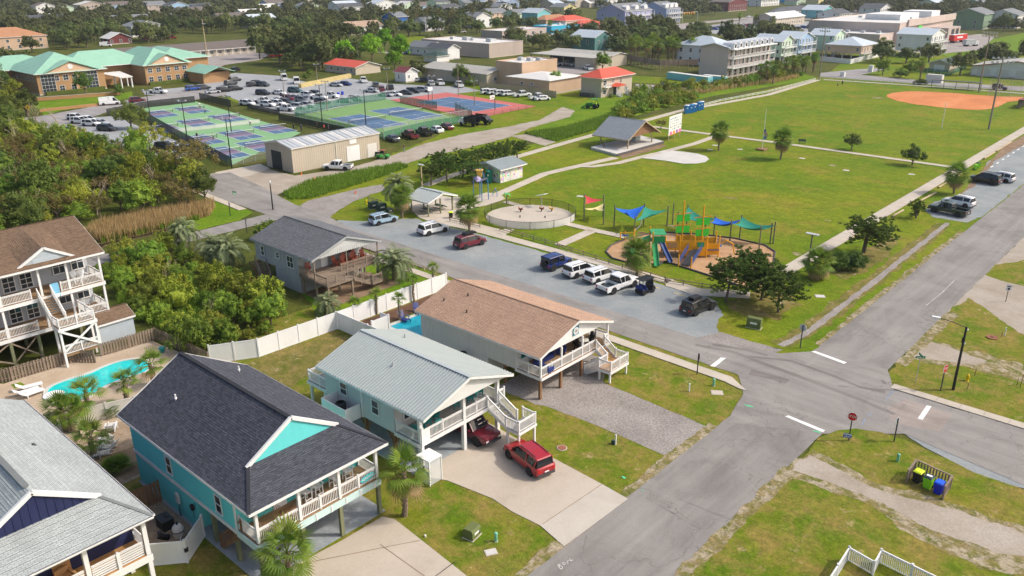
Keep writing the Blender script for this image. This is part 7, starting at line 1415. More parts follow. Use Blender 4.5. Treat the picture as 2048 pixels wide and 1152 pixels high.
for i,(p,hh)in enumerate(SP):
 T=Thing('sail_post','timber post of the playground shade sails, %s from the left'%('first','third','fourth','second','fifth','seventh','sixth','eighth','ninth','tenth','eleventh','thirteenth','twelfth','fourteenth','fifteenth','sixteenth','last','seventeenth')[i],'post',p,0,'timber sail posts');hh=hh*1.12;T.part('pole',MB().cyl((0,0,-.1),(0,0,hh),.11,.095,9),'wood_green');T.part('eye_bolt',MB().lathe([(.03,hh-.25),(.05,hh-.2),(.03,hh-.15)],(.11,0,0),6),'steel');SPT.append((p[0],p[1],hh-.15))
pm('sail_blue',(0.01,0.12,0.55),.8);pm('sail_green',(0.015,0.22,0.15),.8);pm('sail_red',(0.60,0.05,0.06),.8);pm('sail_yellow',(0.72,0.62,0.28),.8)
def sail(cs,m,label,sag=.45):
 T=Thing('shade_sail',label,'shade sail',(cs[0][0],cs[0][1],0),0,None,True);cs=[Vector(c)for c in cs];mid=sum(cs,Vector())/len(cs);mb=MB();N=8
 if len(cs)==3:cs=[cs[0],cs[1],cs[2],(cs[2]+cs[0])/2+(mid-(cs[2]+cs[0])/2)*.3]
 def f(u,v):
  p=cs[0]*(1-u)*(1-v)+cs[1]*u*(1-v)+cs[2]*u*v+cs[3]*(1-u)*v;k=1-.22*(4*u*(1-u)+4*v*(1-v))*(1-4*abs(u-.5)*abs(v-.5));p=mid+(p-mid)*(.80+.2*(4*abs(u-.5)*abs(v-.5)));p.z-=sag*4*(u*(1-u)+v*(1-v))*.5;return p
 for i in range(N):
  for j in range(N):mb.quad(f(i/N,j/N),f((i+1)/N,j/N),f((i+1)/N,(j+1)/N),f(i/N,(j+1)/N))
 T.part('canopy',mb,m,smooth=180)
 for u,v in((0,0),(1,0),(1,1)):pass
 for c,q in zip(cs,(f(0,0),f(1,0),f(1,1),f(0,1))):T.part('cable',MB().cyl(c,q,.012,.012,4),'steel')
def up(i,d=0):return(SPT[i][0],SPT[i][1],SPT[i][2]+d)
sail([up(3),up(1,-.6),up(0,-.5)],'sail_red','red triangular shade sail at the left of the park row',.3);sail([up(0,-1.2),up(1,-1.2),up(2,-.8)],'sail_yellow','pale yellow shade sail below the red one',.5)
sail([up(4,-.3),up(5,-.2),up(6,-.2)],'sail_blue','blue triangular shade sail left of the playground',.7);sail([up(6,-.5),up(5,-.4),up(7,-.4)],'sail_green','green shade sail between the left posts',.6);sail([up(9,-.3),up(10,-.2),up(11,-.3),up(12,-.2)],'sail_green','large green shade sail behind the play mast',.8);sail([up(12,-.1),up(11,-.1),up(14,-.5),up(13,-.3)],'sail_blue','blue shade sail right of the play masts',.9);sail([up(13,-.3),up(14,-.1),up(16,-.3),up(15,-.1)],'sail_green','green shade sail at the right end of the playground',1.0)
T=Thing('timber_edging','dark timber edging round the playground chips','edging',(PG[0][0],PG[0][1],0),world=True)
for a,b2 in zip(PG,PG[1:]+PG[:1]):
 a,b2=Vector(a),Vector(b2);n_=max(1,round((b2-a).length/2.4))
 for i in range(n_):T.part('timber',MB().bar((*a.lerp(b2,(i+.01)/n_),.12),(*a.lerp(b2,(i+.99)/n_),.12),.14,.22),'deck_dark')
pm('play_yellow',(0.80,0.36,0.012),.45);pm('play_blue',(0.03,0.075,0.24),.5);pm('play_green',(0.03,0.32,0.10),.4);pm('play_lime',(0.08,0.75,0.06),.5)
o_=(-52.67,92.52);PX=Vector((.743,.669,0));PY=Vector((-.669,.743,0))
T=Thing('ship_playground','ship-shaped playground with yellow masts, lime sails, slides and a ramp','playground',(o_[0],o_[1],.05),R_(42));T.o.scale=(1.2,)*3
for x,y in((-3.6,-1),(-3.6,1),(-2.2,-1),(-2.2,1),(-.6,-1),(-.6,1.1),(1.0,-1),(1.0,1.1),(2.4,-1),(2.4,1.1),(3.8,-.8),(3.8,.8)):T.part('post',MB().cyl((x,y,0),(x,y,2.5 if x>-3 else 3.0),.08,.08,8),'play_yellow')
for x0,x1,z in((-3.6,-2.2,1.7),(-2.2,-.6,1.1),(-.6,2.4,1.1),(2.4,3.8,.9)):T.part('platform',box(x0,x1,-1,1,z-.08,z),'play_blue')
for x0,x1,y,z in((-.6,1.0,-1.02,1.1),(1.0,2.4,-1.02,1.1),(-.6,1.0,1.08,1.1),(1.0,2.4,1.08,1.1),(-2.2,-.6,-1.02,1.1),(2.4,3.8,.85,.9)):T.part('panel',box(x0+.06,x1-.06,y-.03,y+.03,z-.2,z+.85),'play_yellow')
T.part('panel',box(-.4,.8,-1.08,-1.06,.15,1.0),'play_yellow');T.part('porthole',MB().cyl((.3,-1.1,.6),(.3,-1.06,.6),.28,.28,16),PL_);T.part('window_grid',box(1.3,2.1,-1.08,-1.055,1.25,1.8),'play_green');T.part('name_panel',box(-1.9,-.9,-1.08,-1.055,1.15,1.8),'wood_honey')
for k,x in enumerate((-.2,2.0)):
 T.part('mast',MB().cyl((x,0,1),(x,0,6.2-.5*k),.09,.08,8),'play_yellow')
 for z in(4.7,3.4):T.part('yard',MB().bar((x-.95,0,z-.4*k),(x+.95,0,z+.15-.4*k),.09),'play_yellow');T.part('sail',MB().prism([(x-.7,z-.1-.4*k),(x+.75,z-.4*k),(x+.7,z-.8-.4*k),(x-.75,z-.85-.4*k)],-.04,.04,axis='y'),'play_lime')
def slide_mb(p0,p1,w,wall,n=8,drop_=True):
 mb=MB();p0,p1=Vector(p0),Vector(p1);s=(p1-p0).cross(Vector((0,0,1))).normalized()
 for i in range(n):
  a,b2=p0.lerp(p1,i/n),p0.lerp(p1,(i+1)/n)
  for t,q in((i/n,a),((i+1)/n,b2)):q.z=p0.z+(p1.z-p0.z)*(t**.85)
  mb.bar(a,b2,w,.05)
  for k in(-1,1):mb.bar(a+s*k*w/2+Vector((0,0,.1)),b2+s*k*w/2+Vector((0,0,.1)),.05,.25)
 return mb
T.part('slide',slide_mb((-3.4,-1,1.7),(-3.6,-4.2,.15),.55,.2),'play_green');T.part('slide',slide_mb((-2.6,-1,1.7),(-1.9,-3.0,.15),.5,.2),'play_blue');T.part('tube_slide',MB().tube([(-3.7,.2,1.9),(-4.6,0,1.6),(-5.4,-.4,.9),(-5.9,-.9,.45)],[.38]*4,10),'play_green');T.part('roof',box(-3.7,-2.1,-1.1,1.1,2.62,2.7),'play_green');T.part('panel',box(-3.56,-2.24,-1.04,-1.0,1.75,2.5),'play_green');T.part('panel',box(-.5,2.3,-1.12,-1.09,.2,.95),'play_yellow');T.part('panel',box(2.46,3.74,-.9,-.86,.3,1.6),'play_yellow')
T.part('ramp',MB().bar((1.2,-1,1.0),(-.4,-3.8,.12),1.0,.06),DM)
for k in(-.7,.7):
 q=MB()
 for i in range(5):q.bar((1.2+k*.87,-1-k*.5,1.15+i*.16),(-.6+k*.87,-4.2-k*.5,.27+i*.16),.04)
 T.part('ramp_rail',q,'play_blue');T.part('post',MB().cyl((-.6+k*.87,-4.2-k*.5,0),(-.6+k*.87,-4.2-k*.5,1.3),.08,.08,8),'play_yellow')
T.part('climber',MB().tube([(3.8,.2,.9),(4.8,.2,1.6),(5.6,.2,1.2),(5.8,.2,.1)],[.07]*4,8),'play_yellow');T.part('bubble_panel',MB().lathe([(.35,0),(.3,.15),(.1,.25)],(3.9,-.3,1.1),10),'play_blue')
o_=(-61.68,92.69);T=Thing('seesaw_station','small yellow and navy play station at the left of the chips','play equipment',(o_[0],o_[1],.05),R_(30))
for x,y in((-1,-.4),(-.4,.3),(.9,-.2),(.9,.5)):T.part('post',MB().cyl((x,y,0),(x,y,1.3 if x<0 else 1.7),.08,.08,8),'play_yellow')
T.part('cross_bar',MB().bar((-1,0,1.1),(.9,.2,1.2),.08),'play_yellow');T.part('seat',box(-.8,.1,-.3,.3,.7,.82),'play_blue');T.part('swing_arm',MB().tube([(.9,.5,1.4),(1.6,.9,2.0),(1.8,.9,2.9)],[.06]*3,8),GA);T.part('wing',box(1.3,2.3,.7,.76,.9,1.2),'wood_pale')
def flood_light(loc,h,label,arm=1.0,m='pole_wood',head=GA,rz=0.0,r=.14,cross=True):
 T=Thing('light_pole',label,'light pole',loc,rz);T.part('pole',MB().tube([(0,0,-.1),(0,0,h*.5),(0,0,h)],[r*1.2,r,r*.7],8),m)
 if cross:T.part('cross_arm',MB().bar((-arm,0,h-.15),(arm,0,h-.15),.1,.12),head)
 return T
t=flood_light((-37.41,97.35),4.9,'park light pole with a flat white lamp panel',.1,'wood_green',cross=False);t.part('lamp_panel',box(-.8,.8,-.3,.3,4.95,5.03),GA);t.part('bracket',box(-.05,.05,-.05,.05,4.7,4.95),'steel')
t=flood_light((-105.58,93.40),4.3,'wooden lamp pole behind the picnic pavilion',.1,'wood_pale',cross=False);t.part('lamp_panel',box(-.7,.7,-.25,.25,4.3,4.37),GA)
t=flood_light((-113.69,68.59),4.5,'dark street lamp pole at the street corner',.1,BM,cross=False,r=.1);t.part('lamp_head',MB().lathe([(.12,4.4),(.2,4.6),(.1,4.8)],n=8),PL_)
for i,(p,h_,lab,ar,rz_)in enumerate((((-113.48,282.56),17,'tall wooden floodlight pole at the far corner of the park',1.6,0),((-64.38,284.33),17.5,'tall wooden floodlight pole behind the infield',1.8,0),((-45.94,219.10),16.4,'tall wooden floodlight pole right of the infield',2.4,R_(42)))):
 t=flood_light(p,h_,lab,ar,rz=rz_,r=.2)
 for z in(h_-.2,h_-1.1):
  for k in range(5):t.part('floodlight',box(-ar+k*ar/2-.2,-ar+k*ar/2+.2,-.35,-.05,z,z+.4),GA)
 t.part('cross_arm',MB().bar((-ar,0,h_-1.2),(ar,0,h_-1.2),.1,.12),GA)
T=Thing('foul_pole','thin white foul pole on the outfield grass','pole',(-54.47,212.68));T.part('pole',MB().cyl((0,0,0),(0,0,6.2),.07,.06,8),WP);T.part('base',MB().lathe([(.15,0),(.15,.1)],n=8),'concrete')
for i,p in enumerate(((-65.78,160.28),(-55.08,155.62),(-44.72,160.31),(-81.55,107.54),(-85.46,160.53),(-83.92,155.63),(-79.38,160.20),(-32.77,90.12))):cover(p,R_(5*i),'pale square utility cover in the park grass, %s'%('right of the flag palm','middle of the far lawn','near the street-side walk','left of the red sail','behind the plaza tip','at the plaza tip','below the flagpole','by the pine shrubs')[i],1.0,.8)
for i,(p,lab,b1,b2)in enumerate((((-35.31,132.64),'black bin with yellow lid under the small pine by the walk','bin_black','bin_yellow'),((-36.89,171.87),'lime bin beside the street-side walk near the palm','bin_green','bin_green'),((-36.92,174.04),'second lime bin behind the first by the street-side walk','bin_green','bin_dark'),((-37.37,99.87),'dark bin under the palm by the light pole','bin_black','bin_black'),((-88.61,84.07),'black bin with yellow lid by the pavilion walk','bin_black','bin_yellow'))):wheelie_bin((*p,.03),R_(40),lab,b1,b2)
def bench(loc,rz,label):
 T=Thing('park_bench',label,'bench',loc,rz);mb=MB();T.part('seat',box(-.22,.22,-.8,.8,.42,.46),'util_dark');T.part('backrest',MB().bar((-.24,0,.5),(-.34,0,.9),1.6,.04,up=(1,0,0)),'util_dark')
 for s in(-.6,.6):T.part('leg',box(-.2,.2,s-.03,s+.03,0,.42),BM)
bench((-72.16,174.79),R_(-60),'dark green bench beside the far park walk');
def small_tree(loc,h,R,label,key='oak'):
 T=tree(key,loc,R/3.0,label,None,'young_tree','tree',sz=h/6.2);return T
small_tree((-61.41,174.96),3.4,1.6,'small dark young tree on the far lawn');small_tree((-47.08,168.09),3.6,1.7,'young wind-shaped tree beside the far walk');small_tree((-104.56,169.10),3.0,1.6,'thin young tree behind the stage board','rusty')
PL=[((-81.71,81.17),3.6,1.15,'round-headed palm beside the maroon SUV'),((-52.73,81.75),3.0,1.1,'palm in front of the white pickup in the lot'),((-82.32,156.34),4.2,1.15,'palm near the sponsor board in the park'),((-68.64,156.60),4.2,1.2,'palm right of the flagpole in the park'),((-34.76,150.30),3.4,1.1,'palm by the street-side gravel strip'),((-35.41,95.53),2.2,1.05,'dark palm beside the park light pole'),((-94.55,79.25),3.6,1.0,'thin palm between the cabinets and the pavilion')]
for p,hh,s,lab in PL:palm(p,hh,s*1.3,lab,n=64,dead=.30,down=-84,near=True,trunk_r=.15)
pine((-40.35,81.61),5.0,3.2,'dark spreading pine at the corner of the gravel lot',(.2,.3),8,dens=1.5);pine((-37.45,84.57),4.6,3.0,'dark pine at the playground corner',(.4,.2),8,dens=1.5);pine((-34.34,82.37),4.2,3.0,'dark low pine by the khaki box',(-.2,.1),8,dens=1.5);pine((-39.58,84.78),5.4,3.0,'tallest pine of the playground corner',(0,.2),8,dens=1.5)
pine((-34.95,109.40),4.6,4.0,'wide flat-topped pine beside the street-side walk',(.5,.2),6,dens=1.2,stems=2);pine((-34.86,131.22),2.4,1.4,'small pine beside the dark green pickup',(.2,.1),3,dens=1.2)
for i,(p,h_)in enumerate((((-105.95,95.89),3.6),((-105.58,99.59),4.2),((-105.95,103.78),4.4),((-106.68,108.91),4.2),((-107.61,113.63),3.8),((-107.68,117.60),3.6),((-110.24,102.13),3.8),((-108.98,122.48),3.2),((-101.38,101.77),3.4))):pine(p,h_*1.1,3.0,'pine of the grove behind the pavilion, %s along the row'%('nearest the lamp pole','second','third','fourth','fifth','sixth','in the back','last','behind the splash tower')[i],(rnd.uniform(-.5,.5),rnd.uniform(-.5,.5)),5,'pine grove behind the pavilion',1.4)
for i,(p,s)in enumerate((((-33.92,104.16),1.15),((-33.37,101.37),1.1),((-34.37,100.01),1.15))):tree('clipped',p,s,('clipped round shrub farthest from the light pole','clipped round shrub in the middle of three','clipped round shrub nearest the light pole')[i],'clipped shrubs by the pines','shrub','shrub')
# ================================================================ BEYOND THE PARK
mat('roof_green',(0.28,0.50,0.37),0.5,0.08,0.25,grime=0.1);mat('roof_red',(0.62,0.10,0.055),0.6,0.1,0.3);mat('roof_darkred',(0.20,0.05,0.05),0.6,0.1);mat('roof_white',(0.66,0.64,0.60),0.7,0.05,0.2,grime=0.15);mat('roof_beige',(0.42,0.40,0.35),0.7,0.06,0.2,grime=0.1)
mat('roof_motel',(0.15,0.125,0.11),0.9,0.12,0.4);mat('roof_orange',(0.42,0.21,0.11),0.9,0.1,0.4);mat('roof_grey',(0.19,0.20,0.21),0.85,0.12,0.4);mat('roof_slate',(0.085,0.09,0.10),0.85,0.12,0.4);mat('roof_ice',(0.50,0.56,0.60),0.5,0.06,0.3);mat('roof_tan',(0.40,0.28,0.20),0.9,0.1,0.4)
W_={'beige':(0.52,0.45,0.35),'tan':(0.54,0.38,0.26),'white':(0.74,0.73,0.71),'taupe':(0.46,0.38,0.33),'pinkish':(0.58,0.47,0.41),'blue':(0.04,0.16,0.50),'skyblue':(0.34,0.50,0.70),'teal':(0.10,0.24,0.22),'aquaw':(0.20,0.52,0.56),'mint':(0.55,0.68,0.50),'peach':(0.66,0.48,0.34),'lav':(0.36,0.38,0.56),'bluegrey':(0.30,0.38,0.54),'sage':(0.22,0.32,0.20),'yellow':(0.62,0.55,0.28),'darkred':(0.16,0.04,0.04),'cyan':(0.03,0.36,0.55),'brickw':(0.42,0.25,0.12)}
for k,c in W_.items():mat('wall_'+k,c,0.85,0.06,0.4,grime=0.25,stretch=(1,1,.3))
def building(name,label,x0,x1,y0,y1,h,roof,wall,wins=(),cat='building',rise=2.0,axis='x',ov=.5,base=0.0,stilts=None,ribs=0,clr=True,doors=()):
 cx_,cy_=(x0+x1)/2,(y0+y1)/2;T=Thing(name,label,cat,(cx_,cy_,0),0,None,True)
 if clr:
  n_=max(1,round(max(x1-x0,y1-y0)/max(1,min(x1-x0,y1-y0))));r=min(x1-x0,y1-y0)*.62+2
  for i in range(n_):
   t=(i+.5)/n_;px,py=(x0+(x1-x0)*t,cy_)if x1-x0>y1-y0 else(cx_,y0+(y1-y0)*t);keep(px,py,r);d=Vector((-px,-py)).normalized()
   for k in(9,18):keep(px+d.x*k,py+d.y*k,r*.85)
 wallbox(T,x0,x1,y0,y1,base,h,'wall_'+wall)
 kind,m=roof
 if base<1:T.part('plinth',box(x0-.05,x1+.05,y0-.05,y1+.05,-.05,.45),'concrete')
 if kind=='gable':
  roof_gable(T,x0-ov,x1+ov,y0-ov,y1+ov,h,h+rise,axis,m,ribs,course=1.0)
  if axis=='x':T.part('gable',MB().prism([(y0,h-.05),(y1,h-.05),(cy_,h+rise*.9)],x1-.1,x1,axis='x'),'wall_'+wall)
  else:T.part('gable',MB().prism([(x0,h-.05),(x1,h-.05),(cx_,h+rise*.9)],y0,y0+.1,axis='y'),'wall_'+wall)
 elif kind=='hip':roof_hip(T,x0-ov,x1+ov,y0-ov,y1+ov,h,h+rise,m,course=1.0)
 else:
  T.part('roof',box(x0+.3,x1-.3,y0+.3,y1-.3,h,h+.05),m)
  for i in range(3):u=x0+(x1-x0)*(.2+.28*i);T.part('roof_unit',box(u,u+1.8,cy_-1+i,cy_+.6+i,h+.05,h+1.1),GA)
  for a in((x0-.05,x1+.05,y0-.05,y0+.3),(x0-.05,x1+.05,y1-.3,y1+.05),(x0-.05,x0+.3,y0+.3,y1-.3),(x1-.3,x1+.05,y0+.3,y1-.3)):T.part('parapet',box(*a,h,h+.45),'wall_'+wall)
 for w_ in wins:
  f,a,b,n_,z,ww,hh=w_[:7];cols=w_[7]if len(w_)>7 else 1;pos={'+x':x1,'-y':y0}[f]+(.01 if f=='+x' else-.01)
  for i in range(n_):win(T,f,pos,a+(b-a)*(i/(n_-1)if n_>1 else.5),z,ww,hh,cols=cols)
 for f,u,ww,hh,m_ in doors:
  if f=='+x':T.part('door',box(x1,x1+.08,u-ww/2,u+ww/2,.05,hh),m_)
  else:T.part('door',box(u-ww/2,u+ww/2,y0-.08,y0,.05,hh),m_)
 if stilts:
  for i in range(5):T.part('pile',box(x0+(x1-x0)*i/4-.15,x0+(x1-x0)*i/4+.15,y0+.1,y0+.4,0,base),'wall_white');T.part('pile',box(x1-.4,x1-.1,y0+(y1-y0)*i/4-.15,y0+(y1-y0)*i/4+.15,0,base),'wall_white')
 return T
def decks(T,x,y0,y1,zs,dep=1.8,m=WP,nposts=5,top=None):
 for z in zs:
  T.part('balcony',box(x,x+dep,y0,y1,z-.2,z),m);rail(T,(x+dep-.05,y0),(x+dep-.05,y1),z,1.0,m,gap=.35,bal=.06,maxp=(y1-y0)/(nposts-1));rail(T,(x,y0+.05),(x+dep-.05,y0+.05),z,1.0,m,gap=.35,bal=.06,ends=(0,0))
 for i in range(nposts):T.part('gallery_post',box(x+dep-.2,x+dep-.02,y0+(y1-y0)*i/(nposts-1)-.1,y0+(y1-y0)*i/(nposts-1)+.1,0,top),m)
x0,x1,y0,y1=-141.8,-132.8,85.4,106.4
T=Thing('metal_garage','long beige metal garage with grey ribbed roof beside the courts','garage',(-137.3,95.9,0),0,None,True);keep(-137,90,6);keep(-137,101,6)
wallbox(T,x0,x1,y0,y1,.02,4.7,'wall_beige');battens(T,'+x',x1,y0,y1,.05,4.65,'wall_beige',.5);battens(T,'-y',y0,x0,x1,.05,4.65,'wall_beige',.5);T.part('gable',MB().prism([(x0,4.65),(x1,4.65),(-137.3,5.45)],y0,y0+.1,axis='y'),'wall_beige')
rf=roof_gable(T,x0-.2,x1+.2,y0-.2,y1+.2,4.75,5.6,'y',GA,ribs=1.0,trim='off_white')
for i in range(6):T.part('skylight',MB().add([(x1+.1,88.0+i*3.0,4.80),(x1+.1,88.9+i*3.0,4.80),(-137.5,88.9+i*3.0,5.64),(-137.5,88.0+i*3.0,5.64)],[(0,1,2,3)]),'roof_white',rf)
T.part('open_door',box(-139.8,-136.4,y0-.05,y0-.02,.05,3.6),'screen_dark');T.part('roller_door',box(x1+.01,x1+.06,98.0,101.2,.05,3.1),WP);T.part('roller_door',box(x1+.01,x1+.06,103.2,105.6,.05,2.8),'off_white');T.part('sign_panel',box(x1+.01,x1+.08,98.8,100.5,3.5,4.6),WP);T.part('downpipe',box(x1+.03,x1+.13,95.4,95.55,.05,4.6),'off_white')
sheet('court_surface',[(-232.51,99.76),(-232.42,119.01),(-166.60,110.25),(-147.90,81.19)],.05,'court_green');sheet('court_surface',[(-187.77,122.61),(-193.27,158.41),(-147.59,146.88),(-146.85,119.09)],.05,'court_olive');sheet('court_surface',[(-190.82,157.89),(-189.37,179.53),(-149.99,176.41),(-148.73,150.75)],.054,'court_red')
def court(c,L,W,ang,cols,label,net=True,z=.07,group=None):
 ca,sa=math.cos(R_(ang)),math.sin(R_(ang));f=lambda u,v:(c[0]+u*ca-v*sa,c[1]+u*sa+v*ca)
 q=lambda u0,u1,v0,v1:[f(u0,v0),f(u1,v0),f(u1,v1),f(u0,v1)]
 n_=len(cols)
 for i,m_ in enumerate(cols):sheet('court_paint',q(-L/2+L*i/n_,-L/2+L*(i+1)/n_,-W/2,W/2),z,m_)
 for a in((-L/2,L/2,-W/2-.06,-W/2+.06),(-L/2,L/2,W/2-.06,W/2+.06),(-L/2-.06,-L/2+.06,-W/2,W/2),(L/2-.06,L/2+.06,-W/2,W/2),(-L*.16-.05,-L*.16+.05,-W/2,W/2),(L*.16-.05,L*.16+.05,-W/2,W/2),(-L/2,-L*.16,-.05,.05),(L*.16,L/2,-.05,.05)):sheet('court_line',q(*a),z+.012,'road_paint')
 if net:
  T=Thing('court_net',label,'net',(c[0],c[1],0),R_(ang),group);T.part('mesh',MB().quad((0,-W/2-.4,.12),(0,W/2+.4,.12),(0,W/2+.4,.92),(0,-W/2-.4,.92)),'mesh_black');T.part('tape',box(-.03,.03,-W/2-.4,W/2+.4,.92,1.0),WP)
  for s in(-1,1):T.part('net_post',MB().cyl((0,s*(W/2+.45),0),(0,s*(W/2+.45),1.1),.05,.05,6),BM)
PB=[((-218.90,101.41),'top left'),((-218.59,110.41),'top right'),((-197.23,91.79),'upper left beside the dark fence'),((-198.43,100.79),'upper middle'),((-199.22,109.85),'upper right'),((-176.52,90.61),'lower left'),((-175.41,99.44),'lower middle'),((-176.13,108.91),'lower right beside the fence'),((-159.68,86.55),'nearest the scrub wood'),((-160.52,95.45),'nearest the beige garage')]
for p,lab in PB:court(p,13.0,6.0,-6,('court_blue','court_purple','court_blue'),'pickleball net on the %s court'%lab,group='pickleball nets')
court((-168.83,144.92),21,10,-5,('court_blue','court_blue'),'tennis net on the court nearer the basketball court');court((-166.96,130.41),21,10,-5,('court_blue','court_blue'),'tennis net on the court nearer the beige garage')
court((-168.97,166.32),25,14,-1,('court_blue','court_blue','court_blue'),'',False)
def chain_fence(pts,h,label,m,cover_=None,bay=3.0,z1=None):
 T=Thing('court_fence',label,'fence',(pts[0][0],pts[0][1],0),0,None,True);pme=MB().cyl((0,0,0),(0,0,h),.05,.05,6).mesh('post',BM if m=='mesh_wind' else GA)
 for a,b2 in zip(pts,pts[1:]):
  a,b2=Vector(a),Vector(b2);n_=max(1,round((b2-a).length/bay))
  for i in range(n_):
   p,q=a.lerp(b2,i/n_),a.lerp(b2,(i+1)/n_);T.inst('post',pme,(p.x,p.y,0));T.part('panel',MB().quad((*p,.08),(*q,.08),(*q,z1 or h-.1),(*p,z1 or h-.1)),m)
   if z1:T.part('upper_mesh',MB().quad((*p,z1),(*q,z1),(*q,h),(*p,h)),'mesh_clear')
   T.part('top_rail',MB().cyl((*p,h),(*q,h),.03,.03,4),GA)
  T.inst('post',pme,(b2.x,b2.y,0))
chain_fence([(-226.55,90.73),(-231.89,104.88),(-230.82,117.84)],2.0,'dark windscreen fence along the far side of the pickleball courts','mesh_wind');chain_fence([(-234.29,121.28),(-214.26,119.78)],2.2,'dark windscreen fence behind the top right court','mesh_wind');chain_fence([(-208.32,121.36),(-191.28,120.65)],1.6,'dark fence by the crowded car rows','mesh_wind');chain_fence([(-186.15,116.99),(-157.63,116.27)],1.8,'long dark fence between pickleball and tennis courts','mesh_wind');chain_fence([(-231.65,99.36),(-185.92,88.85),(-147.10,80.72)],2.0,'dark fence along the scrub wood side of the courts','mesh_wind');chain_fence([(-147.10,80.72),(-147.68,89.17)],1.4,'low mesh fence at the near end of the pickleball courts','mesh_clear');chain_fence([(-189.97,90.29),(-187.66,99.96),(-186.00,111.37)],1.0,'low white mesh fence between the two rows of courts','mesh_white')
chain_fence([(-185.58,121.43),(-159.81,119.40),(-145.47,117.95)],2.6,'green windscreen fence at the left of the tennis courts','mesh_green',z1=1.5);chain_fence([(-188.24,123.24),(-192.17,140.78),(-191.72,157.12)],2.4,'green windscreen fence at the far side of the tennis courts','mesh_green',z1=2.0);chain_fence([(-145.47,117.95),(-148.07,132.85),(-147.08,146.37)],3.0,'green windscreen fence along the dirt road side of the tennis courts','mesh_green',z1=1.8);chain_fence([(-184.84,156.61),(-167.89,155.55)],2.0,'green windscreen screen beside the basketball court','mesh_green');chain_fence([(-161.76,156.30),(-148.17,149.27)],2.8,'green fence at the tennis court corner','mesh_green',z1=2.2)
T=Thing('basketball_hoop','black basketball hoop at the near end of the red court','basketball hoop',(-154.03,163.94),R_(178));T.part('pole',MB().tube([(0,0,0),(0,0,3.2),(.9,0,3.6)],[.09,.09,.07],8),BM);T.part('backboard',box(.95,1.0,-.9,.9,2.9,4.0),WP);T.part('rim',MB().lathe([(.22,3.05),(.24,3.07),(.22,3.09)],(1.25,0,0),12),'lamp_red')
T=Thing('basketball_hoop','black basketball hoop at the far end of the red court','basketball hoop',(-181.36,164.57),R_(-2));T.part('pole',MB().tube([(0,0,0),(0,0,3.2),(.9,0,3.6)],[.09,.09,.07],8),BM);T.part('backboard',box(.95,1.0,-.9,.9,2.9,4.0),WP)
for i,(p,h_,lab)in enumerate((((-197.44,89.00),9.5,'left by the scrub wood'),((-174.71,86.17),9.5,'second along the courts'),((-145.84,80.09),9.6,'nearest, at the near court corner'),((-179.80,99.81),8.5,'in the middle of the pickleball courts'),((-163.29,127.00),8.6,'before the tennis courts'),((-170.40,119.12),10,'between the court blocks'),((-188.39,133.75),8,'behind the tennis fence'),((-181.11,176.65),11,'by the basketball court'),((-163.79,165.93),7,'right side of the basketball court'),((-199.23,164.18),8,'in the grey lot'),((-241.97,168.71),6,'on the bank by the white vans'),((-181.18,166.00),7,'far side of the basketball court'),((-210.54,134.94),9,'among the crowded cars'))):
 t=flood_light(p,h_,'court light pole %s'%lab,.9,BM if i<6 else 'pole_wood',r=.11,rz=R_(40));t.part('lamp_head',box(-1.0,-.6,-.2,.2,h_-.1,h_+.12),GA);t.part('lamp_head',box(.6,1.0,-.2,.2,h_-.1,h_+.12),GA)
for i,(p,c_,lab)in enumerate((((-219.33,113.18),'cloth_white','player in white on the top right court'),((-209.46,109.42),'cloth_grey','player in grey by the top right net'),((-174.60,92.26),'cloth_white','player in white on the lower left court'),((-170.07,110.65),'cloth_black','player in dark clothes on the lower right court'),((-168.14,111.44),'cloth_navy','second player in dark clothes on the lower right court'),((-163.94,115.03),'cloth_red','person in a red shirt by the long dark fence'),((-162.59,115.34),'cloth_navy','person in navy beside the red shirt'),((-167.95,115.89),'cloth_black','person in black by the long dark fence'),((-177.39,89.87),'cloth_black','player in dark clothes at the left court edge'),((-184.06,107.49),'cloth_white','player in white at the right court edge'),((-102.29,270.41),'cloth_white','child in white on the far outfield'),((-101.66,272.51),'cloth_black','child in dark clothes on the far outfield'))):person((*p,.06),R_(40*i),lab,c_,'cloth_black',1.7)
for i,p in enumerate(((-142.63,142.78),(-142.50,146.53))):
 T=Thing('dump_truck',('nearer','farther')[i]+' black dump truck with high sides on the grass','truck',(*p,.05),R_(8 if i else 190),'black dump trucks');T.part('cab',MB().prism([(1.3,.6),(3.0,.6),(3.0,1.2),(2.3,1.3),(2.0,2.0),(1.3,2.0)],-1,1,axis='y'),'paint_white' if not i else 'paint_black');T.part('windscreen',MB().bar((2.35,0,1.3),(2.05,0,1.95),1.7,.03,up=(1,0,0)),'glass_car');T.part('tipper',box(-2.4,1.2,-1.05,-.95,.95,2.3).box(-2.4,1.2,.95,1.05,.95,2.3).box(-2.4,1.2,-.95,.95,.9,1.0).box(1.1,1.2,-.95,.95,1.0,2.3),BM)
 a,b2=wheel_mesh(.48,'rim')
 for x in(-1.5,2.0):
  for s in(-1,1):link('rim',b2,link('wheel',a,T.o,(x,s*.9,.48)))
hall=building('civic_hall','two-winged brick hall with seafoam green metal roof',-306,-281,93.5,114,6.5,('hip','roof_green'),'brickw',[('+x',99.2,104.8,3,3.9,1.7,1.7,2),('+x',100.4,104.0,2,.8,1.7,1.7,2),('-y',-304,-285,7,3.8,1.4,1.6,2)],rise=5.2,ov=.9)
T=hall
for y in(96.6,109.6):win(T,'+x',-280.9,y,.7,4.2,5.4,cols=4,rows=5,name='glazed_bay')
wallbox(T,-306,-279,126.5,142,0,6.5,'wall_brickw','wing_wall');wallbox(T,-302,-290,112,128,0,6.5,'wall_brickw','link_wall');wallbox(T,-279,-268,141,151,0,3.4,'wall_brickw','low_wing')
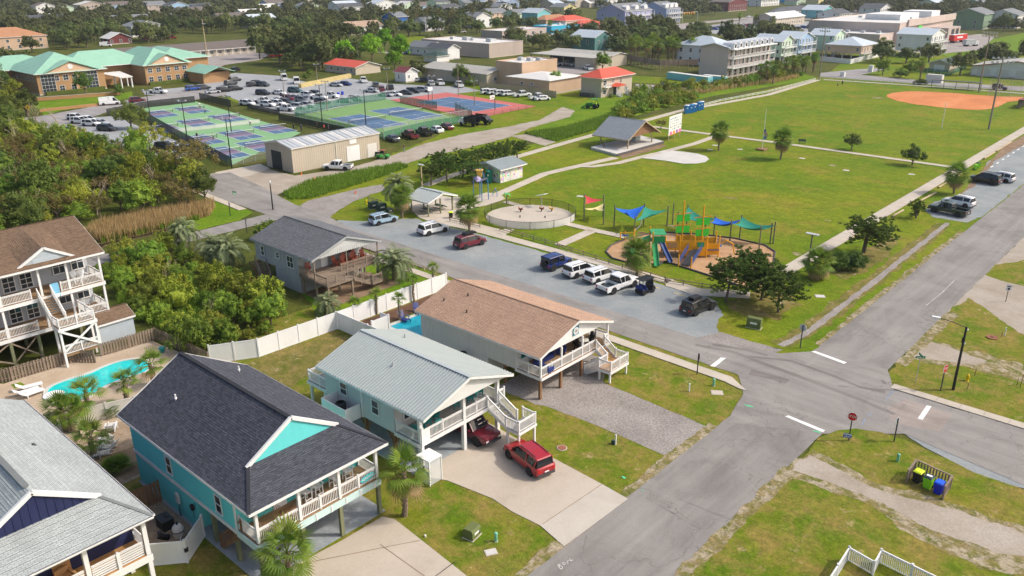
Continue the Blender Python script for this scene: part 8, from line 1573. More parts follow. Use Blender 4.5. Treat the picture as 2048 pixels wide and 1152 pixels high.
roof_hip(T,-306.9,-278.1,125.6,142.9,6.5,11.2,'roof_green',course=1.0);roof_hip(T,-306,-287.5,104,134,6.55,11.0,'roof_green',course=1.0);roof_gable(T,-280,-266,140.5,152,3.5,5.4,'x','roof_green',course=1.0,trim='roof_green');roof_hip(T,-322,-300,84,112,6.4,10,'roof_green',course=1.0);wallbox(T,-321,-301,85,111,0,6.4,'wall_brickw','rear_wall');roof_hip(T,-322,-292,138,158,6.4,9.6,'roof_green',course=1.0);wallbox(T,-321,-293,139,157,0,6.4,'wall_brickw','rear_wall')
for y in(128.2,131.2,134.4,137.6,140.4):win(T,'+x',-278.98,y,3.9,1.7,1.6,cols=2);win(T,'+x',-278.98,y,.9,1.6,1.8,cols=2)
for yc,w_,x in((103.7,7.5,-280.4),(134.2,6.2,-278.4)):
 T.part('pediment',MB().prism([(yc-w_,6.55),(yc+w_,6.55),(yc,9.4)],x-.4,x,axis='x'),'stucco_peach');T.part('oculus',MB().cyl((x,yc,8.0),(x+.1,yc,8.0),.8,.8,16),WP);mb=MB()
 for s in(-1,1):mb.bar((x-2.2,yc,9.7),(x-2.2,yc+s*(w_+.8),6.6),5.4,.18,up=(0,s*.36,1))
 T.part('pediment_roof',mb,'roof_green')
T.part('entrance_canopy',MB().add([(-288,115,4.4),(-278,117.5,3.6),(-278,121.5,3.6),(-288,122,4.4)],[(0,1,2,3)]).box(-278.2,-277.9,117.4,121.6,3.2,3.6),'roof_white')
for x,y in((-278.3,117.8),(-278.3,121.2),(-282,117.3),(-282,121.4)):T.part('column',MB().cyl((x,y,0),(x,y,3.5),.25,.25,10),WP)
T.part('hedge',box(-280.6,-279.6,95,113,0,1.0).box(-278.8,-277.8,127,141.5,0,1.0),'leaf_oak')
W=Thing('retaining_wall','long low tan brick retaining wall in front of the hall','wall',(-270,100,0),0,None,True);W.part('wall',MB().bar((*(-271.82,83.27),.5),(*(-263.32,110.37),.5),.4,1.0).bar((*(-247.54,81.46),.4),(*(-245.50,101.74),.4),.4,.8),'brick');W.part('coping',MB().bar((*(-271.82,83.27),1.03),(*(-263.32,110.37),1.03),.5,.08),'concrete')
W=Thing('bank_wall','yellow stone bank behind the crowded lot','wall',(*(-240.20,168.47),0),0,None,True);W.part('bank',MB().bar((*(-233.68,155.93),.6),(*(-243.41,183.66),.6),1.2,1.2),pm('stone_yellow',(.50,.40,.18),.9,var=.3,scale=1));W.part('cap',MB().bar((*(-234.19,156.29),1.25),(*(-244.00,184.11),1.25),1.0,.12),'stone_yellow')
W=Thing('timber_fence','tan timber fence behind the white fleet','fence',(*(-180.37,194.42),0),0,None,True)
for a,b2 in(((-186.88,191.99),(-169.85,194.47)),((-169.85,194.47),(-155.76,192.60))):
 for i in range(6):c,d_=Vector(a).lerp(Vector(b2),i/6),Vector(a).lerp(Vector(b2),(i+.97)/6);W.part('panel',MB().bar((*c,1.0),(*d_,1.0),.06,1.9),'wood_pale');W.part('post',box(c.x-.07,c.x+.07,c.y-.07,c.y+.07,0,2.1),'wood_pale')
T=building('beige_house','two-storey beige house with bright red hip roof',-153.5,-146,201.5,217.5,5.6,('hip','roof_red'),'beige',[('+x',203.4,203.4,1,3.4,1.6,1.5),('+x',207.5,207.5,1,4.0,1.4,.9,2),('+x',211.5,211.5,1,3.5,.9,1.3),('+x',214.5,214.5,1,.9,1.4,1.2),('+x',203.2,203.2,1,.8,1.6,1.3)],'house',2.2,ov=.8,doors=(('+x',208.5,1.6,2.4,'glass'),))
T.part('porch_roof',MB().prism([(206,2.9),(211.5,2.9),(208.7,3.7)],-146,-143.5,axis='x'),'roof_red');
for y in(206.4,211.0):T.part('porch_post',box(-143.9,-143.7,y-.1,y+.1,0,2.9),WP);stairs(T,(-143.5,y,.8),(-142.0,y,.1),.8,WP,WP,gap=.3)
T.part('balcony',box(-146,-144.8,202.2,205.2,2.8,3.0),WP);rail(T,(-144.9,202.2),(-144.9,205.2),3.0,gap=.3);T.part('air_units',box(-152.5,-148,199.5,200.8,.1,1.1),DM)
for i,y in enumerate((203.5,212.5,215.5)):tree('clipped',(-143.6,y),.75,'low round shrub before the beige house, %s along the front'%('first','second','third')[i],'shrubs before the beige house','shrub','shrub')
building('tan_warehouse','low tan warehouse with white roof behind the fleet fence',-178,-161,195.5,212,4.4,('hip','roof_white'),'tan',[('-y',-172,-168,2,2.2,1.2,1.0)],rise=1.0);building('tan_warehouse','taller tan block with white roof behind the low warehouse',-191,-179.5,204,222,7.2,('flat','roof_white'),'tan')
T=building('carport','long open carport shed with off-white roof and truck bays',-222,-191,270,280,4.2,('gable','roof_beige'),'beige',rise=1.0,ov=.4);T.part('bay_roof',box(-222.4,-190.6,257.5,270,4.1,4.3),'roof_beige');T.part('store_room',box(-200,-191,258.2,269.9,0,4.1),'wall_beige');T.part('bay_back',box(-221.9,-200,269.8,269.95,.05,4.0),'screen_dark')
for x in(-222,-216.5,-211,-205.5):T.part('bay_post',box(x-.15,x+.15,257.8,258.1,0,4.1),'pole_wood')
building('workshop','long low beige workshop with pale roof behind the lot',-222,-190.5,199,212,3.8,('gable','roof_beige'),'beige',[('-y',-206,-196,4,2.2,.8,.8),('+x',203,208,2,1.2,1.4,1.2,2)],rise=1.5);building('white_hut','small white raised hut with dark red roof in the lot',-222,-216.5,186.5,192,3.4,('gable','roof_darkred'),'white',[('+x',188,188,1,1.5,.8,1.0),('-y',-220,-220,1,1.2,.8,1.4)],'hut',1.6);building('ranch_building','long beige building with red gable roof under the trees',-266,-247.5,189.5,201,2.7,('gable','roof_red'),'beige',[('-y',-262,-250,4,1.0,1.4,1.0)],rise=1.7,clr=True)
T=building('flat_store','large taupe store with flat white roof',-294,-251,264,286,5.6,('flat','roof_white'),'taupe');
for x in(-276,-261):T.part('roof_unit',box(x-1.5,x+1.5,274,277,5.65,7.0),GA)
building('white_house','white cottage with grey roof beside the taupe store',-292,-278,254,263,3.6,('gable','roof_grey'),'white',[('-y',-290,-281,3,1.2,1.0,1.2)],'house',2.2);building('white_garage','white gabled garage with dark roof and roll door',-272,-259,247,254,4.6,('gable','roof_slate'),'white',[],'garage',1.8,doors=(('-y',-266,3,3,GA),));building('small_shelter','small shelter with dark green roof behind the white hut',-262,-254,236,243,2.8,('hip','util_dark'),'white',[],'shelter',1.4)
T=building('motel','long single-storey motel with brown shingle roof',-372,-354,148,214,2.9,('gable','roof_motel'),'beige',[('+x',180,212,9,.9,1.8,1.3,2)],'motel',2.6,'y',ov=1.2)
for i in range(10):T.part('porch_post',box(-352.9,-352.7,178+i*3.9,178.2+i*3.9,0,2.8),WP)
building('brick_apartments','tan brick apartments with orange-brown hip roof at the left edge',-478,-458,128,161,6.2,('hip','roof_orange'),'tan',[('+x',133,158,6,3.6,1.4,1.5),('+x',133,158,6,.8,1.4,1.5)],rise=4.0)
t=flood_light((-326.85,174.93),17.5,'tall weathered mast with a round dish behind the hall',.1,'wood_pale',cross=False,r=.24);t.part('dish',MB().lathe([(.1,15.4),(.9,15.8),(1.0,15.8)],(.9,0,0),12),GA)
T=building('inn','four-storey white inn with galleries and a row of arched dormers',-151,-140,267,299,10.2,('gable','roof_ice'),'pinkish',[('+x',269,297,10,7.0,1.4,2.2,2),('+x',269,297,10,4.0,1.4,2.0,2),('+x',269,297,8,.5,1.4,2.0)],'inn',1.4,'y',clr=True);decks(T,-140,267,299,(3.4,6.6),2.2,nposts=9,top=9.6);T.part('gallery_roof',box(-140,-137.4,266.6,299.4,9.5,9.8),WP)
for i in range(8):y=269+i*4;T.part('dormer',MB().prism([(y-1,9.8),(y+1,9.8),(y+1,11.0),(y+.6,11.6),(y,11.9),(y-.6,11.6),(y-1,11.0)],-143,-138.6,axis='x'),WP);T.part('dormer_pane',box(-138.6,-138.55,y-.55,y+.55,10.1,11.3),'glass')
building('inn_wing','white wing of the inn with pale blue mansard roof',-178,-160,296,310,7.6,('hip','roof_ice'),'white',[('-y',-176,-163,4,4.8,1.2,1.6),('-y',-176,-163,4,1.2,1.2,1.8)],'inn',3.2)
def cottage(label,x0,x1,y0,y1,h,roof,wall,rise=2.4,axis='x',decks_=(3.0,6.0),hip=False,wr=2,name='beach_cottage'):
 T=building(name,label,x0,x1,y0,y1,h,('hip' if hip else 'gable',roof),wall,[w_ for z in decks_ for w_ in(('+x',y0+1.2,y1-1.2,max(2,int((y1-y0)/2.6)),z+.7,1.2,1.6,2),('-y',x0+1.5,x1-1.5,wr,z+.9,1.0,1.4))],'house',rise,axis,base=2.4,stilts=True)
 decks(T,x1,y0,y1,decks_,1.6,nposts=4,top=h);return T
cottage('sky blue double-deck cottage beside the inn',-156,-146,338,352,8.6,'roof_ice','skyblue');cottage('mint green cottage behind the sky blue one',-158,-146,322,333,8.4,'roof_ice','mint');cottage('pale green cottage with grey roof behind the white wall',-152,-141,362,374,8.6,'roof_ice','mint');cottage('peach cottage with pale hip roof and white porch',-142,-127,356,374,5.6,'roof_ice','peach',2.8,hip=True,decks_=(2.4,));cottage('white three-storey cottage with galleries near the loading dock',-122,-108,382,400,9.2,'roof_ice','white',2.2)
W=Thing('garden_wall','long white garden wall below the coloured cottages','wall',(*(-130.14,348.34),0),0,None,True);W.part('wall',MB().bar((*(-137.94,341.96),.9),(*(-124.33,338.51),.9),.2,1.8).bar((*(-124.33,338.51),.9),(*(-125.60,378.46),.9),.2,1.8),'white_vinyl');W.part('cap',MB().bar((*(-137.94,341.96),1.83),(*(-124.33,338.51),1.83),.3,.06),'white_vinyl')
T=building('supermarket','large pink-beige supermarket with flat white roof',-186,-140,440,530,9.6,('flat','roof_white'),'pinkish',clr=True);T.part('roof_block',box(-168,-150,470,500,9.7,12.5),'wall_white');T.part('screen_wall',box(-160,-145,505,520,9.7,13),'wall_white');T.part('loading_dock',box(-140,-131,490,512,0,5.5),'wall_taupe');T.part('front_wall',box(-139.9,-139,450,530,8.0,11.2),'wall_pinkish');T.part('logo_panel',box(-138.98,-138.9,466,471,6.2,7.6),'play_lime')
for y in(496,504):T.part('dock_door',box(-131,-130.9,y,y+5,1.0,4.6),'screen_dark')
building('shop_annex','white-roofed annex in front of the supermarket',-168,-142,420,443,5.4,('flat','roof_white'),'pinkish')
T=Thing('trailer','red semi-trailer with white marks at the loading dock','trailer',(-120.5,470,0),R_(80));T.part('box',box(-7,7,-1.3,1.3,1.2,4.0),'sign_red');T.part('roof',box(-7,7,-1.3,1.3,4.0,4.05),WP);T.part('lettering',box(-4,2,-1.34,-1.31,2.3,3.2),WP);T.part('chassis',box(-6,-3,-1,1,.3,1.2).box(4,4.3,-1,1,.05,1.2),BM)
T=Thing('box_truck','pale box truck behind the red trailer','truck',(-110,452,0),R_(60));T.part('box',box(-4,2,-1.2,1.2,.9,3.2),GA);T.part('cab',box(2.1,4,-1.1,1.1,.6,2.4),WP);T.part('wheels',MB().cyl((-2.5,-1.2,.5),(-2.5,1.2,.5),.5,.5,10).cyl((3,-1.15,.5),(3,1.15,.5),.5,.5,10),'rubber')
building('tool_shed','beige shed with green roof inside the green fence',-93.5,-86.5,333.5,346,3.0,('gable','util_dark'),'beige',[],'shed',1.3,'y',doors=(('-y',-90,3.6,2.4,WP),));T=building('maintenance_garage','white maintenance garage with three roll doors and red trim',-78,-50,328,346,3.4,('gable','roof_beige'),'white',[],'garage',2.4,'y',doors=(('-y',-74,4,2.8,'off_white'),('-y',-68,4,2.8,'off_white'),('-y',-62,4,2.8,'off_white')));T.part('trim',MB().bar((-78.4,327.4,3.3),(-64,327.4,5.7),.08,.3).bar((-64,327.4,5.7),(-49.6,327.4,3.3),.08,.3),'roof_darkred')
chain_fence([(-99.24,328.39),(-83.65,321.76),(-84.73,348.70)],2.0,'green mesh fence round the beige shed','mesh_green');chain_fence([(-113.77,284.08),(-94.97,287.78),(-75.59,285.10),(-60.87,288.69)],1.2,'low black fence along the back of the outfield','mesh_clear',bay=4);chain_fence([(-60.27,278.17),(-52.19,279.71)],5.0,'tall backstop fence behind the infield','mesh_clear')
T=Thing('dugout','dark dugout shelter behind the infield','dugout',(*(-71.80,288.27),0),R_(4));T.part('roof',box(-7,7,-1.2,1.2,2.3,2.45),'deck_dark');T.part('bench',box(-6,6,.3,.8,.4,.5),GA)
for x in(-7,-3.5,0,3.5,7):T.part('post',box(x-.06,x+.06,-1.1,-1.0,0,2.3),DM)
T=Thing('dugout','dark red-roofed dugout at the right edge of the infield','dugout',(*(-47.04,262.25),0),R_(90));T.part('roof',box(-5,5,-1.2,1.2,2.3,2.45),'roof_darkred');T.part('back',box(-5,5,1.1,1.2,0,2.3),'deck_dark')
util_box('utility_cabinet',(-81.84,300.37),R_(0),'pale cabinet behind the outfield hedge',5,2,2.6,'off_white',False);tree('clipped',(-83.75,292.23),1.9,'wide dark hedge behind the outfield',None,'hedge','hedge',sz=1.0)
for i,p in enumerate(((-108.48,316.71),(-111.12,297.12))):util_box('kiosk',p,0,('white kiosk beside the back road','white box beside the outfield fence')[i],1.4,1.2,2.4 if not i else 1.6,WP,False)
FAR=[((-404.95,320.78),24,12,4.5,'white','roof_tan','white house with tan roof behind the bright green trees',0),((-414.16,356.59),9,14,8,'blue','roof_grey','bright blue three-storey house among the pines',0),((-391.44,363.03),16,12,5.5,'white','roof_grey','white house with grey roof behind the pine trunks',0),((-386.29,401.66),14,14,7,'white','roof_grey','white house with steep grey roof before the shops',1),((-429.66,463.87),18,14,6,'peach','roof_grey','peach house with grey roof behind the white one',0),((-594.30,605.68),26,16,5,'white','roof_grey','distant grey-roofed house in the wood',0),((-501.87,312.37),18,12,6,'beige','roof_ice','cream house with pale porch roof in the wood',0),((-667.83,238.20),26,14,3.5,'white','roof_slate','white house with dark roof half hidden by oaks',0),((-616.71,277.25),30,14,3.5,'white','roof_grey','long grey-roofed house in the oaks',0),((-490.71,228.77),20,14,6,'white','roof_grey','white two-storey house with grey porch roof',1),((-451.83,194.79),12,10,3,'darkred','roof_white','small red brick house with white gable',1),((-669.26,351.45),22,14,5,'beige','roof_motel','brown-roofed house in the wood behind the mast',0),((-571.69,333.46),26,14,4,'tan','roof_motel','low brown house in the wood',0),((-614.40,374.33),20,14,4,'white','roof_white','pale low house at the wood edge',0),((-374.68,448.59),14,14,8,'aquaw','roof_ice','aqua gabled house left of the red-roofed shops',1),((-407.03,465.95),16,14,6,'mint','roof_grey','pale green house with grey roof near the shops',0),((-430.21,547.71),16,14,7,'yellow','roof_grey','yellow beach house with grey roof',1),((-478.13,592.92),14,14,7,'beige','roof_ice','cream beach house behind the yellow one',0),((-257.26,641.51),22,16,6,'aquaw','roof_ice','teal house with pale roof behind the supermarket',1),((-273.45,629.40),40,16,5,'white','roof_slate','long white house with dark roof by the shopping lot',0),((-244.54,548.29),44,16,5,'beige','roof_white','long tan shop with white roof by the shopping lot',0),((-134.43,584.84),26,18,9,'sage','roof_grey','green house with twin gables at the far right',0),((-121.36,606.32),24,18,8,'white','roof_grey','white house at the far right edge',0),((-228.69,818.42),24,16,6,'mint','roof_ice','pale green roofed house in the right wood',0),((-204.66,859.00),24,16,6,'sage','roof_grey','grey-green house in the right wood',0),((-361.80,699.58),34,18,8,'darkred','roof_motel','dark red barn-like house beyond the crossing lights',1),((-453.73,804.65),30,16,6,'beige','roof_tan','tan roofed house in the far wood',0),((-511.59,780.07),26,16,7,'skyblue','roof_grey','pale blue house on the far ridge',0),((-603.96,716.03),26,16,7,'mint','roof_ice','mint house on the far ridge',0),((-383.91,809.38),40,18,6,'white','roof_grey','pale house at the far road',0),((-759.69,608.06),24,14,6,'white','roof_ice','white house in the far wood',0),((-835.30,590.00),22,14,6,'beige','roof_grey','cream house in the far wood',0),((-493.76,539.41),18,14,6,'white','roof_grey','white house with double gable near the shops',1),((-518.43,501.36),20,14,6,'bluegrey','roof_slate','dark blue-grey house in the wood',0),((-232.84,612.74),22,16,5,'white','roof_slate','white gabled shop behind the annex',0),((-233.09,693.99),24,16,6,'white','roof_slate','white dormered house behind the supermarket',1),((-391.05,895.58),36,18,6,'cyan','roof_ice','blue shop at the far road',0),((-332.95,968.84),30,16,6,'white','roof_grey','pale house in the right far wood',0)]
for p,wy,dx,h_,wl,rf_,lab,ax in FAR:
 building('house',lab,p[0]-dx,p[0],p[1]-wy/2,p[1]+wy/2,h_,('gable',rf_),wl,[w_ for z in([.9]if h_<5 else[.9,3.7])for w_ in(('+x',p[1]-wy*.4,p[1]+wy*.4,max(3,int(wy/4)),z,1.3,1.5),('-y',p[0]-dx*.75,p[0]-dx*.25,2,z,1.2,1.5))],'house',2.8 if dx<15 else 3.2,'x' if ax else 'y',ov=.6)
rh=random.Random(21);PH=('first','second','third','fourth','fifth','sixth','seventh','eighth','ninth','tenth','eleventh','twelfth')
for k,(a,b2,lab)in enumerate((((-820.13,278.43),(-677.27,470.93),'in the oaks at the top left'),((-630.97,459.57),(-550.14,637.15),'in the wood at the top centre'),((-542.18,642.83),(-482.69,866.69),'on the far ridge at the top'),((-430.40,836.36),(-197.98,968.12),'in the far wood at the top right'))):
 for i in range(12):
  p=Vector(a).lerp(Vector(b2),(i+.5)/12);p=(p.x+rh.uniform(-30,30),p.y+rh.uniform(-40,60));wl=rh.choice(['white','white','beige','skyblue','mint','yellow','bluegrey','taupe']);wy=rh.uniform(16,26);h_=rh.choice([4,6,7.5])
  building('house','%s small pale house %s, counted from the left'%(PH[i],lab),p[0]-13,p[0],p[1]-wy/2,p[1]+wy/2,h_,('gable',rh.choice(['roof_grey','roof_ice','roof_white','roof_motel','roof_slate'])),wl,[('+x',p[1]-wy*.35,p[1]+wy*.35,3,h_-2.4,1.4,1.5)],'house',3.0,rh.choice('xy'))
for lab,x0,x1,y0,y1,wl in(('lavender townhouse row with grey roof and white balconies',-345,-322,468,500,'lav'),('blue-grey townhouse row beside the crossing lights',-340,-318,512,530,'bluegrey')):
 T=building('townhouse_row',lab,x0,x1,y0,y1,9.5,('gable','roof_grey'),wl,[('-y',x0+4,x1-4,3,2.5,1.3,1.6),('-y',x0+5,x1-5,2,6,1.3,1.6),('+x',y0+2,y1-2,6,3.6,1.4,2),('+x',y0+2,y1-2,6,6.6,1.4,2)],'townhouse',4.5,'y');decks(T,x1,y0,y1,(3.3,6.3),2.2,nposts=7,top=9.2)
 for i in range(3):y=y0+(i+.5)*(y1-y0)/3;T.part('dormer',MB().prism([(y-2,10.3),(y+2,10.3),(y+2,12.2),(y,13.2),(y-2,12.2)],x1-5,x1-1.5,axis='x'),WP)
for lab,p,w_,h_,wl,rf_ in(('red-roofed tan shop at the far corner',(-327.05,424.22),24,6,'beige','roof_red'),('low brick shop with two red roofs',(-313.26,423.89),26,3.5,'darkred','roof_red'),('orange-roofed shop behind the red one',(-366.04,455.21),30,4,'tan','roof_orange')):building('shop',lab,p[0]-14,p[0],p[1]-w_/2,p[1]+w_/2,h_,('hip',rf_),wl,[('+x',p[1]-w_*.35,p[1]+w_*.35,4,.9,1.6,1.6)],'shop',2.6)
T=building('boat_shop','flat bright blue shop with white end by the far lot',-330,-316,385,425,4.2,('flat','roof_white'),'cyan',[('+x',390,420,5,.8,3,2)],'shop');building('boat_shop','low taupe and white shop left of the bright blue one',-334,-318,345,383,3.6,('flat','roof_white'),'taupe',[('+x',350,378,5,.8,2.4,1.8)],'shop')
building('teal_cottage','dark teal cottage with pale metal roof among the oaks',-246,-232,314,328,6.4,('gable','roof_ice'),'teal',[('-y',-243,-236,2,3.2,1.1,2.0),('+x',317,325,3,3.4,1.2,1.6)],'house',2.8)
for i,(a,b2)in enumerate((((-154.81,253.54),(-136.69,249.71)),((-141.43,254.12),(-133.51,254.00)))):
 T=Thing('container',('long low turquoise container with white roof below the fence','second turquoise container at the right')[i],'container',(*a,0),0,None,True);T.part('box',MB().bar((*a,1.1),(*b2,1.1),2.4,2.2),'wall_aquaw');T.part('roof',MB().bar((*a,2.25),(*b2,2.25),2.5,.1),'roof_white')
W=Thing('stockade_fence','tall grey stockade fence before the inn garden','fence',(*(-183.36,285.40),0),0,None,True)
for a,b2 in(((-192.31,282.78),(-171.04,273.32)),((-171.04,273.32),(-161.88,285.14))):
 for i in range(8):c,d_=Vector(a).lerp(Vector(b2),i/8),Vector(a).lerp(Vector(b2),(i+.97)/8);W.part('panel',MB().bar((*c,2.6),(*d_,2.6),.08,2.0),WG);W.part('post',box(c.x-.1,c.x+.1,c.y-.1,c.y+.1,0,3.6),WG)
T=Thing('traffic_signal','traffic signal gantry over the far crossing','traffic signal',(*(-297.20,495.05),0),0,None,True);a,b2=Vector((-297.20,495.05)),Vector((-293.05,511.12))
for c in(a,b2):T.part('mast',MB().cyl((*c,0),(*c,8.5),.2,.15,8),GA)
T.part('span',MB().cyl((*a,8.2),(*b2,8.4),.1,.1,6),GA)
for i in range(5):c=a.lerp(b2,.25+.13*i);T.part('signal_head',box(c.x-.3,c.x+.3,c.y-.3,c.y+.3,7.2,8.6),'play_yellow')
for i,p in enumerate(((-144.07,230.86),(-146.04,235.46),(-142.86,233.40),(-142.88,234.94),(-209.22,153.03),(-210.01,155.13))):wheelie_bin((*p,.05),0,'blue wheelie bin %s'%('left of the bin row behind the beige house','second of the bin row behind the beige house','third of the bin row behind the beige house','right of the bin row behind the beige house','left of the pair in the grey lot','right of the pair in the grey lot')[i],'bin_blue','bin_lidblue','blue bins in the background')
T=Thing('warning_sign','yellow diamond pedestrian sign beside the hall lawn','road sign',(-239.11,75.97),R_(-50));T.part('post',box(-.05,.05,-.05,.05,0,3.0),WG);T.part('plate',MB().prism([(0,2.0),(.75,2.75),(0,3.5),(-.75,2.75)],.05,.08,axis='x'),pm('sign_yellow',(.85,.55,.02),.4));T.part('symbol',box(.081,.09,-.12,.12,2.4,3.0),BM)
for i,p in enumerate(((-159.93,88.33),(-160.44,89.93),(-164.56,91.27),(-147.26,70.14))):
 p=(((-125.19,84.61),(-124.66,84.56),(-130.58,85.61),(-111.68,83.58))[i]);T=Thing('traffic_cone',('orange cone by the ditch, left of a pair','orange cone by the ditch, right of a pair','orange cone at the garage corner','orange cone on the gravel lane')[i],'cone',p);T.part('cone',MB().lathe([(.16,.03),(.03,.7)],n=10),pm('cone_orange',(.8,.16,.03),.5));T.part('foot',box(-.2,.2,-.2,.2,0,.03),'cone_orange')
 # ================================================================ WOODS, REEDS, BRUSH
def wood(poly,d,picks,group,s=(.8,1.2),name='tree',cat='tree',cap=400,where=None):
 for p in spaced(poly,d,cap):
  if not clear(p[0],p[1]):continue
  k,lab=rnd.choice(picks);lab+=where(p)if where else '';tree(k,p,rnd.uniform(*s),lab,group,name,cat)
W1=[(-230.15,59.36),(-214.73,67.48),(-197.56,68.81),(-171.55,68.63),(-150.13,67.66),(-133.32,66.16),(-126.17,64.99),(-124.40,60.06),(-125.92,54.15),(-127.46,47.03),(-128.73,43.84),(-124.76,32.27),(-124.19,27.22)]
wood(W1,3.2,[('scrub','yellow-green scrub tree of the left wood'),('scrub','yellow-green scrub tree of the left wood'),('rusty','rusty brown thin-crowned tree of the left wood'),('oak','dark live oak of the left wood'),('green','leafy green tree of the left wood')],'trees of the left scrub wood',(.65,1.15),where=lambda p:' near the courts' if p[1]>66 else ' above the reeds' if p[0]>-125 else ' in its middle' if p[1]>40 else ' at the frame edge')
tree('rusty',(-138.30,67.88),1.5,'leaning rusty pine-like tree at the wood edge by the street',None,'leaning_tree');tree('green',(-155.81,66.49),1.4,'dense dark green tree standing out of the scrub wood')
for i,p in enumerate(((-291.51,86.70),(-268.64,82.22),(-243.05,76.73),(-256.19,73.04),(-240.30,70.96))):tree(('oak','scrub')[i%2],p,1.3,'tree overlapping the left end of the hall, %s'%('top','second','third','at the frame edge','above the yellow sign','beside the yellow sign')[i],'trees at the hall left end')
tree('oak',(-202.68,86.27),1.0,'round oak beside the pickleball fence');tree('scrub',(-174.84,77.56),1.2,'yellowish tree by the hidden cars')
for i,p in enumerate(((-217.53,70.14),(-191.39,63.36),(-197.20,58.36),(-167.52,59.14),(-150.50,44.71),(-132.24,48.65),(-134.48,39.52),(-211.27,72.94),(-184.76,69.05),(-138.95,61.28),(-164.88,64.24),(-150.11,61.05),(-172.62,49.28),(-150.44,49.08),(-142.09,49.91),(-134.37,62.14))):bare_tree(p,7.5-.2*i,'bare dead tree in the left wood, %s'%('by the yellow sign','upper middle','at the left edge','in the centre','with twin grey trunks','curved trunk above the reeds','broken stump behind the brown roof','near the hidden cars','below the hidden cars','at the street end','right of the centre','lower right of the centre','left of the centre','above the brown roof','above the reeds','beside the leaning tree')[i],'dead trees of the left wood',70+i)
RE=[(-121.71,42.12),(-117.15,43.04),(-116.89,47.59),(-116.86,52.50),(-118.20,60.12),(-123.42,64.08),(-123.84,59.76),(-124.83,53.62),(-125.06,46.02)]
blades('reeds',RE,2600,1.7,.035,'leaf_straw','tall straw-coloured reeds along the dark ditch','reeds',.15);blades('marsh_grass',[(-117.15,43.04),(-116.89,47.59),(-116.86,52.50),(-117.34,57.97),(-119.70,58.82),(-119.39,53.36),(-119.88,48.21),(-120.27,44.00)],1500,.9,.035,'leaf_reed','green marsh grass at the edge of the dark ditch','grass')
blades('ditch_grass',[(-121.22,75.31),(-125.43,83.90),(-124.82,94.88),(-123.61,103.87),(-120.26,103.29),(-117.51,93.78),(-115.84,84.51),(-114.86,76.49),(-116.87,73.90)],3800,.7,.04,'leaf_reed','lush green grass filling the ditch by the beige garage','grass');blades('ditch_grass',[(-125.69,143.56),(-123.21,155.78),(-126.79,181.61),(-121.74,181.71),(-116.01,160.19),(-114.23,140.94)],3600,.8,.05,'leaf_reed','lush green grass along the park ditch','grass')
blades('reeds',[(-128.18,184.73),(-130.85,202.13),(-126.40,225.34),(-125.95,239.98),(-120.73,267.98),(-121.30,285.00),(-129.76,287.33),(-131.74,247.39),(-135.11,211.28)],1800,1.5,.06,'leaf_straw','straw-coloured reeds between the park path and the inn','reeds')
wood([(-129.46,185.84),(-130.80,204.65),(-129.12,230.05),(-124.31,253.59),(-122.96,292.96),(-129.61,295.24),(-136.03,255.23),(-139.17,234.95),(-140.30,219.25),(-136.86,197.07)],3.6,[('bush','green bush along the park path towards the inn'),('bushyellow','yellow-green bush along the park path towards the inn')],'bushes along the park path',(.8,1.4),'bush','bush')
wood([(-129.20,183.86),(-130.64,212.42),(-126.94,226.26),(-120.98,211.68),(-120.72,186.76),(-119.56,173.59)],2.6,[('bush','green bush on the bank behind the stage'),('bushyellow','yellow-green bush on the bank behind the stage')],'bushes on the bank behind the stage',(.7,1.2),'bush','bush')
for i in range(15):p=Vector((-123.46,260.74)).lerp(Vector((-125.10,311.21)),i/14);palm_far((p.x+rnd.uniform(-3,3),p.y+rnd.uniform(-4,4)),3.6+rnd.random()*1.5,1.1,'palm in the row along the park path below the inn','palms below the inn')
for i,p in enumerate(((-191.22,283.67),(-193.43,291.60),(-184.58,284.40),(-191.62,298.10),(-182.89,290.50),(-181.95,296.08),(-177.66,294.79),(-186.55,307.35),(-172.43,299.08),(-200.91,300.87),(-197.47,309.02))):palm_far(p,5.5,1.5,'palm in the cluster behind the stockade fence','palms behind the stockade fence')
for i,p in enumerate(((-119.80,367.01),(-127.62,382.46),(-88.29,307.01),(-174.88,374.51),(-324.40,394.04),(-275.98,537.47),(-258.08,525.11),(-240.66,514.16),(-253.60,541.34))):palm_far(p,4.2,1.3,('palm in front of the white cottage','palm by the peach cottage','palm beside the outfield hedge','palm by the mint cottage','palm before the blue shop','palm at the far crossing','second palm at the far crossing','palm at the shopping lot','palm behind the shopping lot')[i],'scattered background palms')
for i,(p,s,sz)in enumerate((((-281.03,210.04),1.0,.95),((-281.47,224.67),1.15,1.1),((-263.54,224.38),.95,1.15),((-316.34,260.47),1.0,1.0),((-251.40,211.39),.8,.7))):tree('bright',p,s,'bright lime green tree behind the lot, %s of five'%('leftmost','second','rightmost','rear','lowest')[i],'bright green trees',sz=sz)
for i,(p,s)in enumerate((((-326.06,198.82),1.3),((-301.83,192.99),1.5),((-289.10,193.92),1.5),((-271.21,190.72),1.3),((-300.52,214.32),1.4),((-342.26,223.48),1.3),((-373.70,231.38),1.2),((-297.28,230.50),1.2),((-322.99,239.07),1.2),((-221.57,196.29),.8),((-327.89,225.90),1.3))):tree('oakfar',p,s,'broad dark oak by the crowded lot, %s'%('beside the motel drive','second from the motel drive','behind the white vans','nearest the red-roofed ranch','behind the ranch roof','in the rear row','at the motel corner','between the lime trees','left of the lime trees','small one by the workshop','rear middle')[i],'dark oaks by the crowded lot')
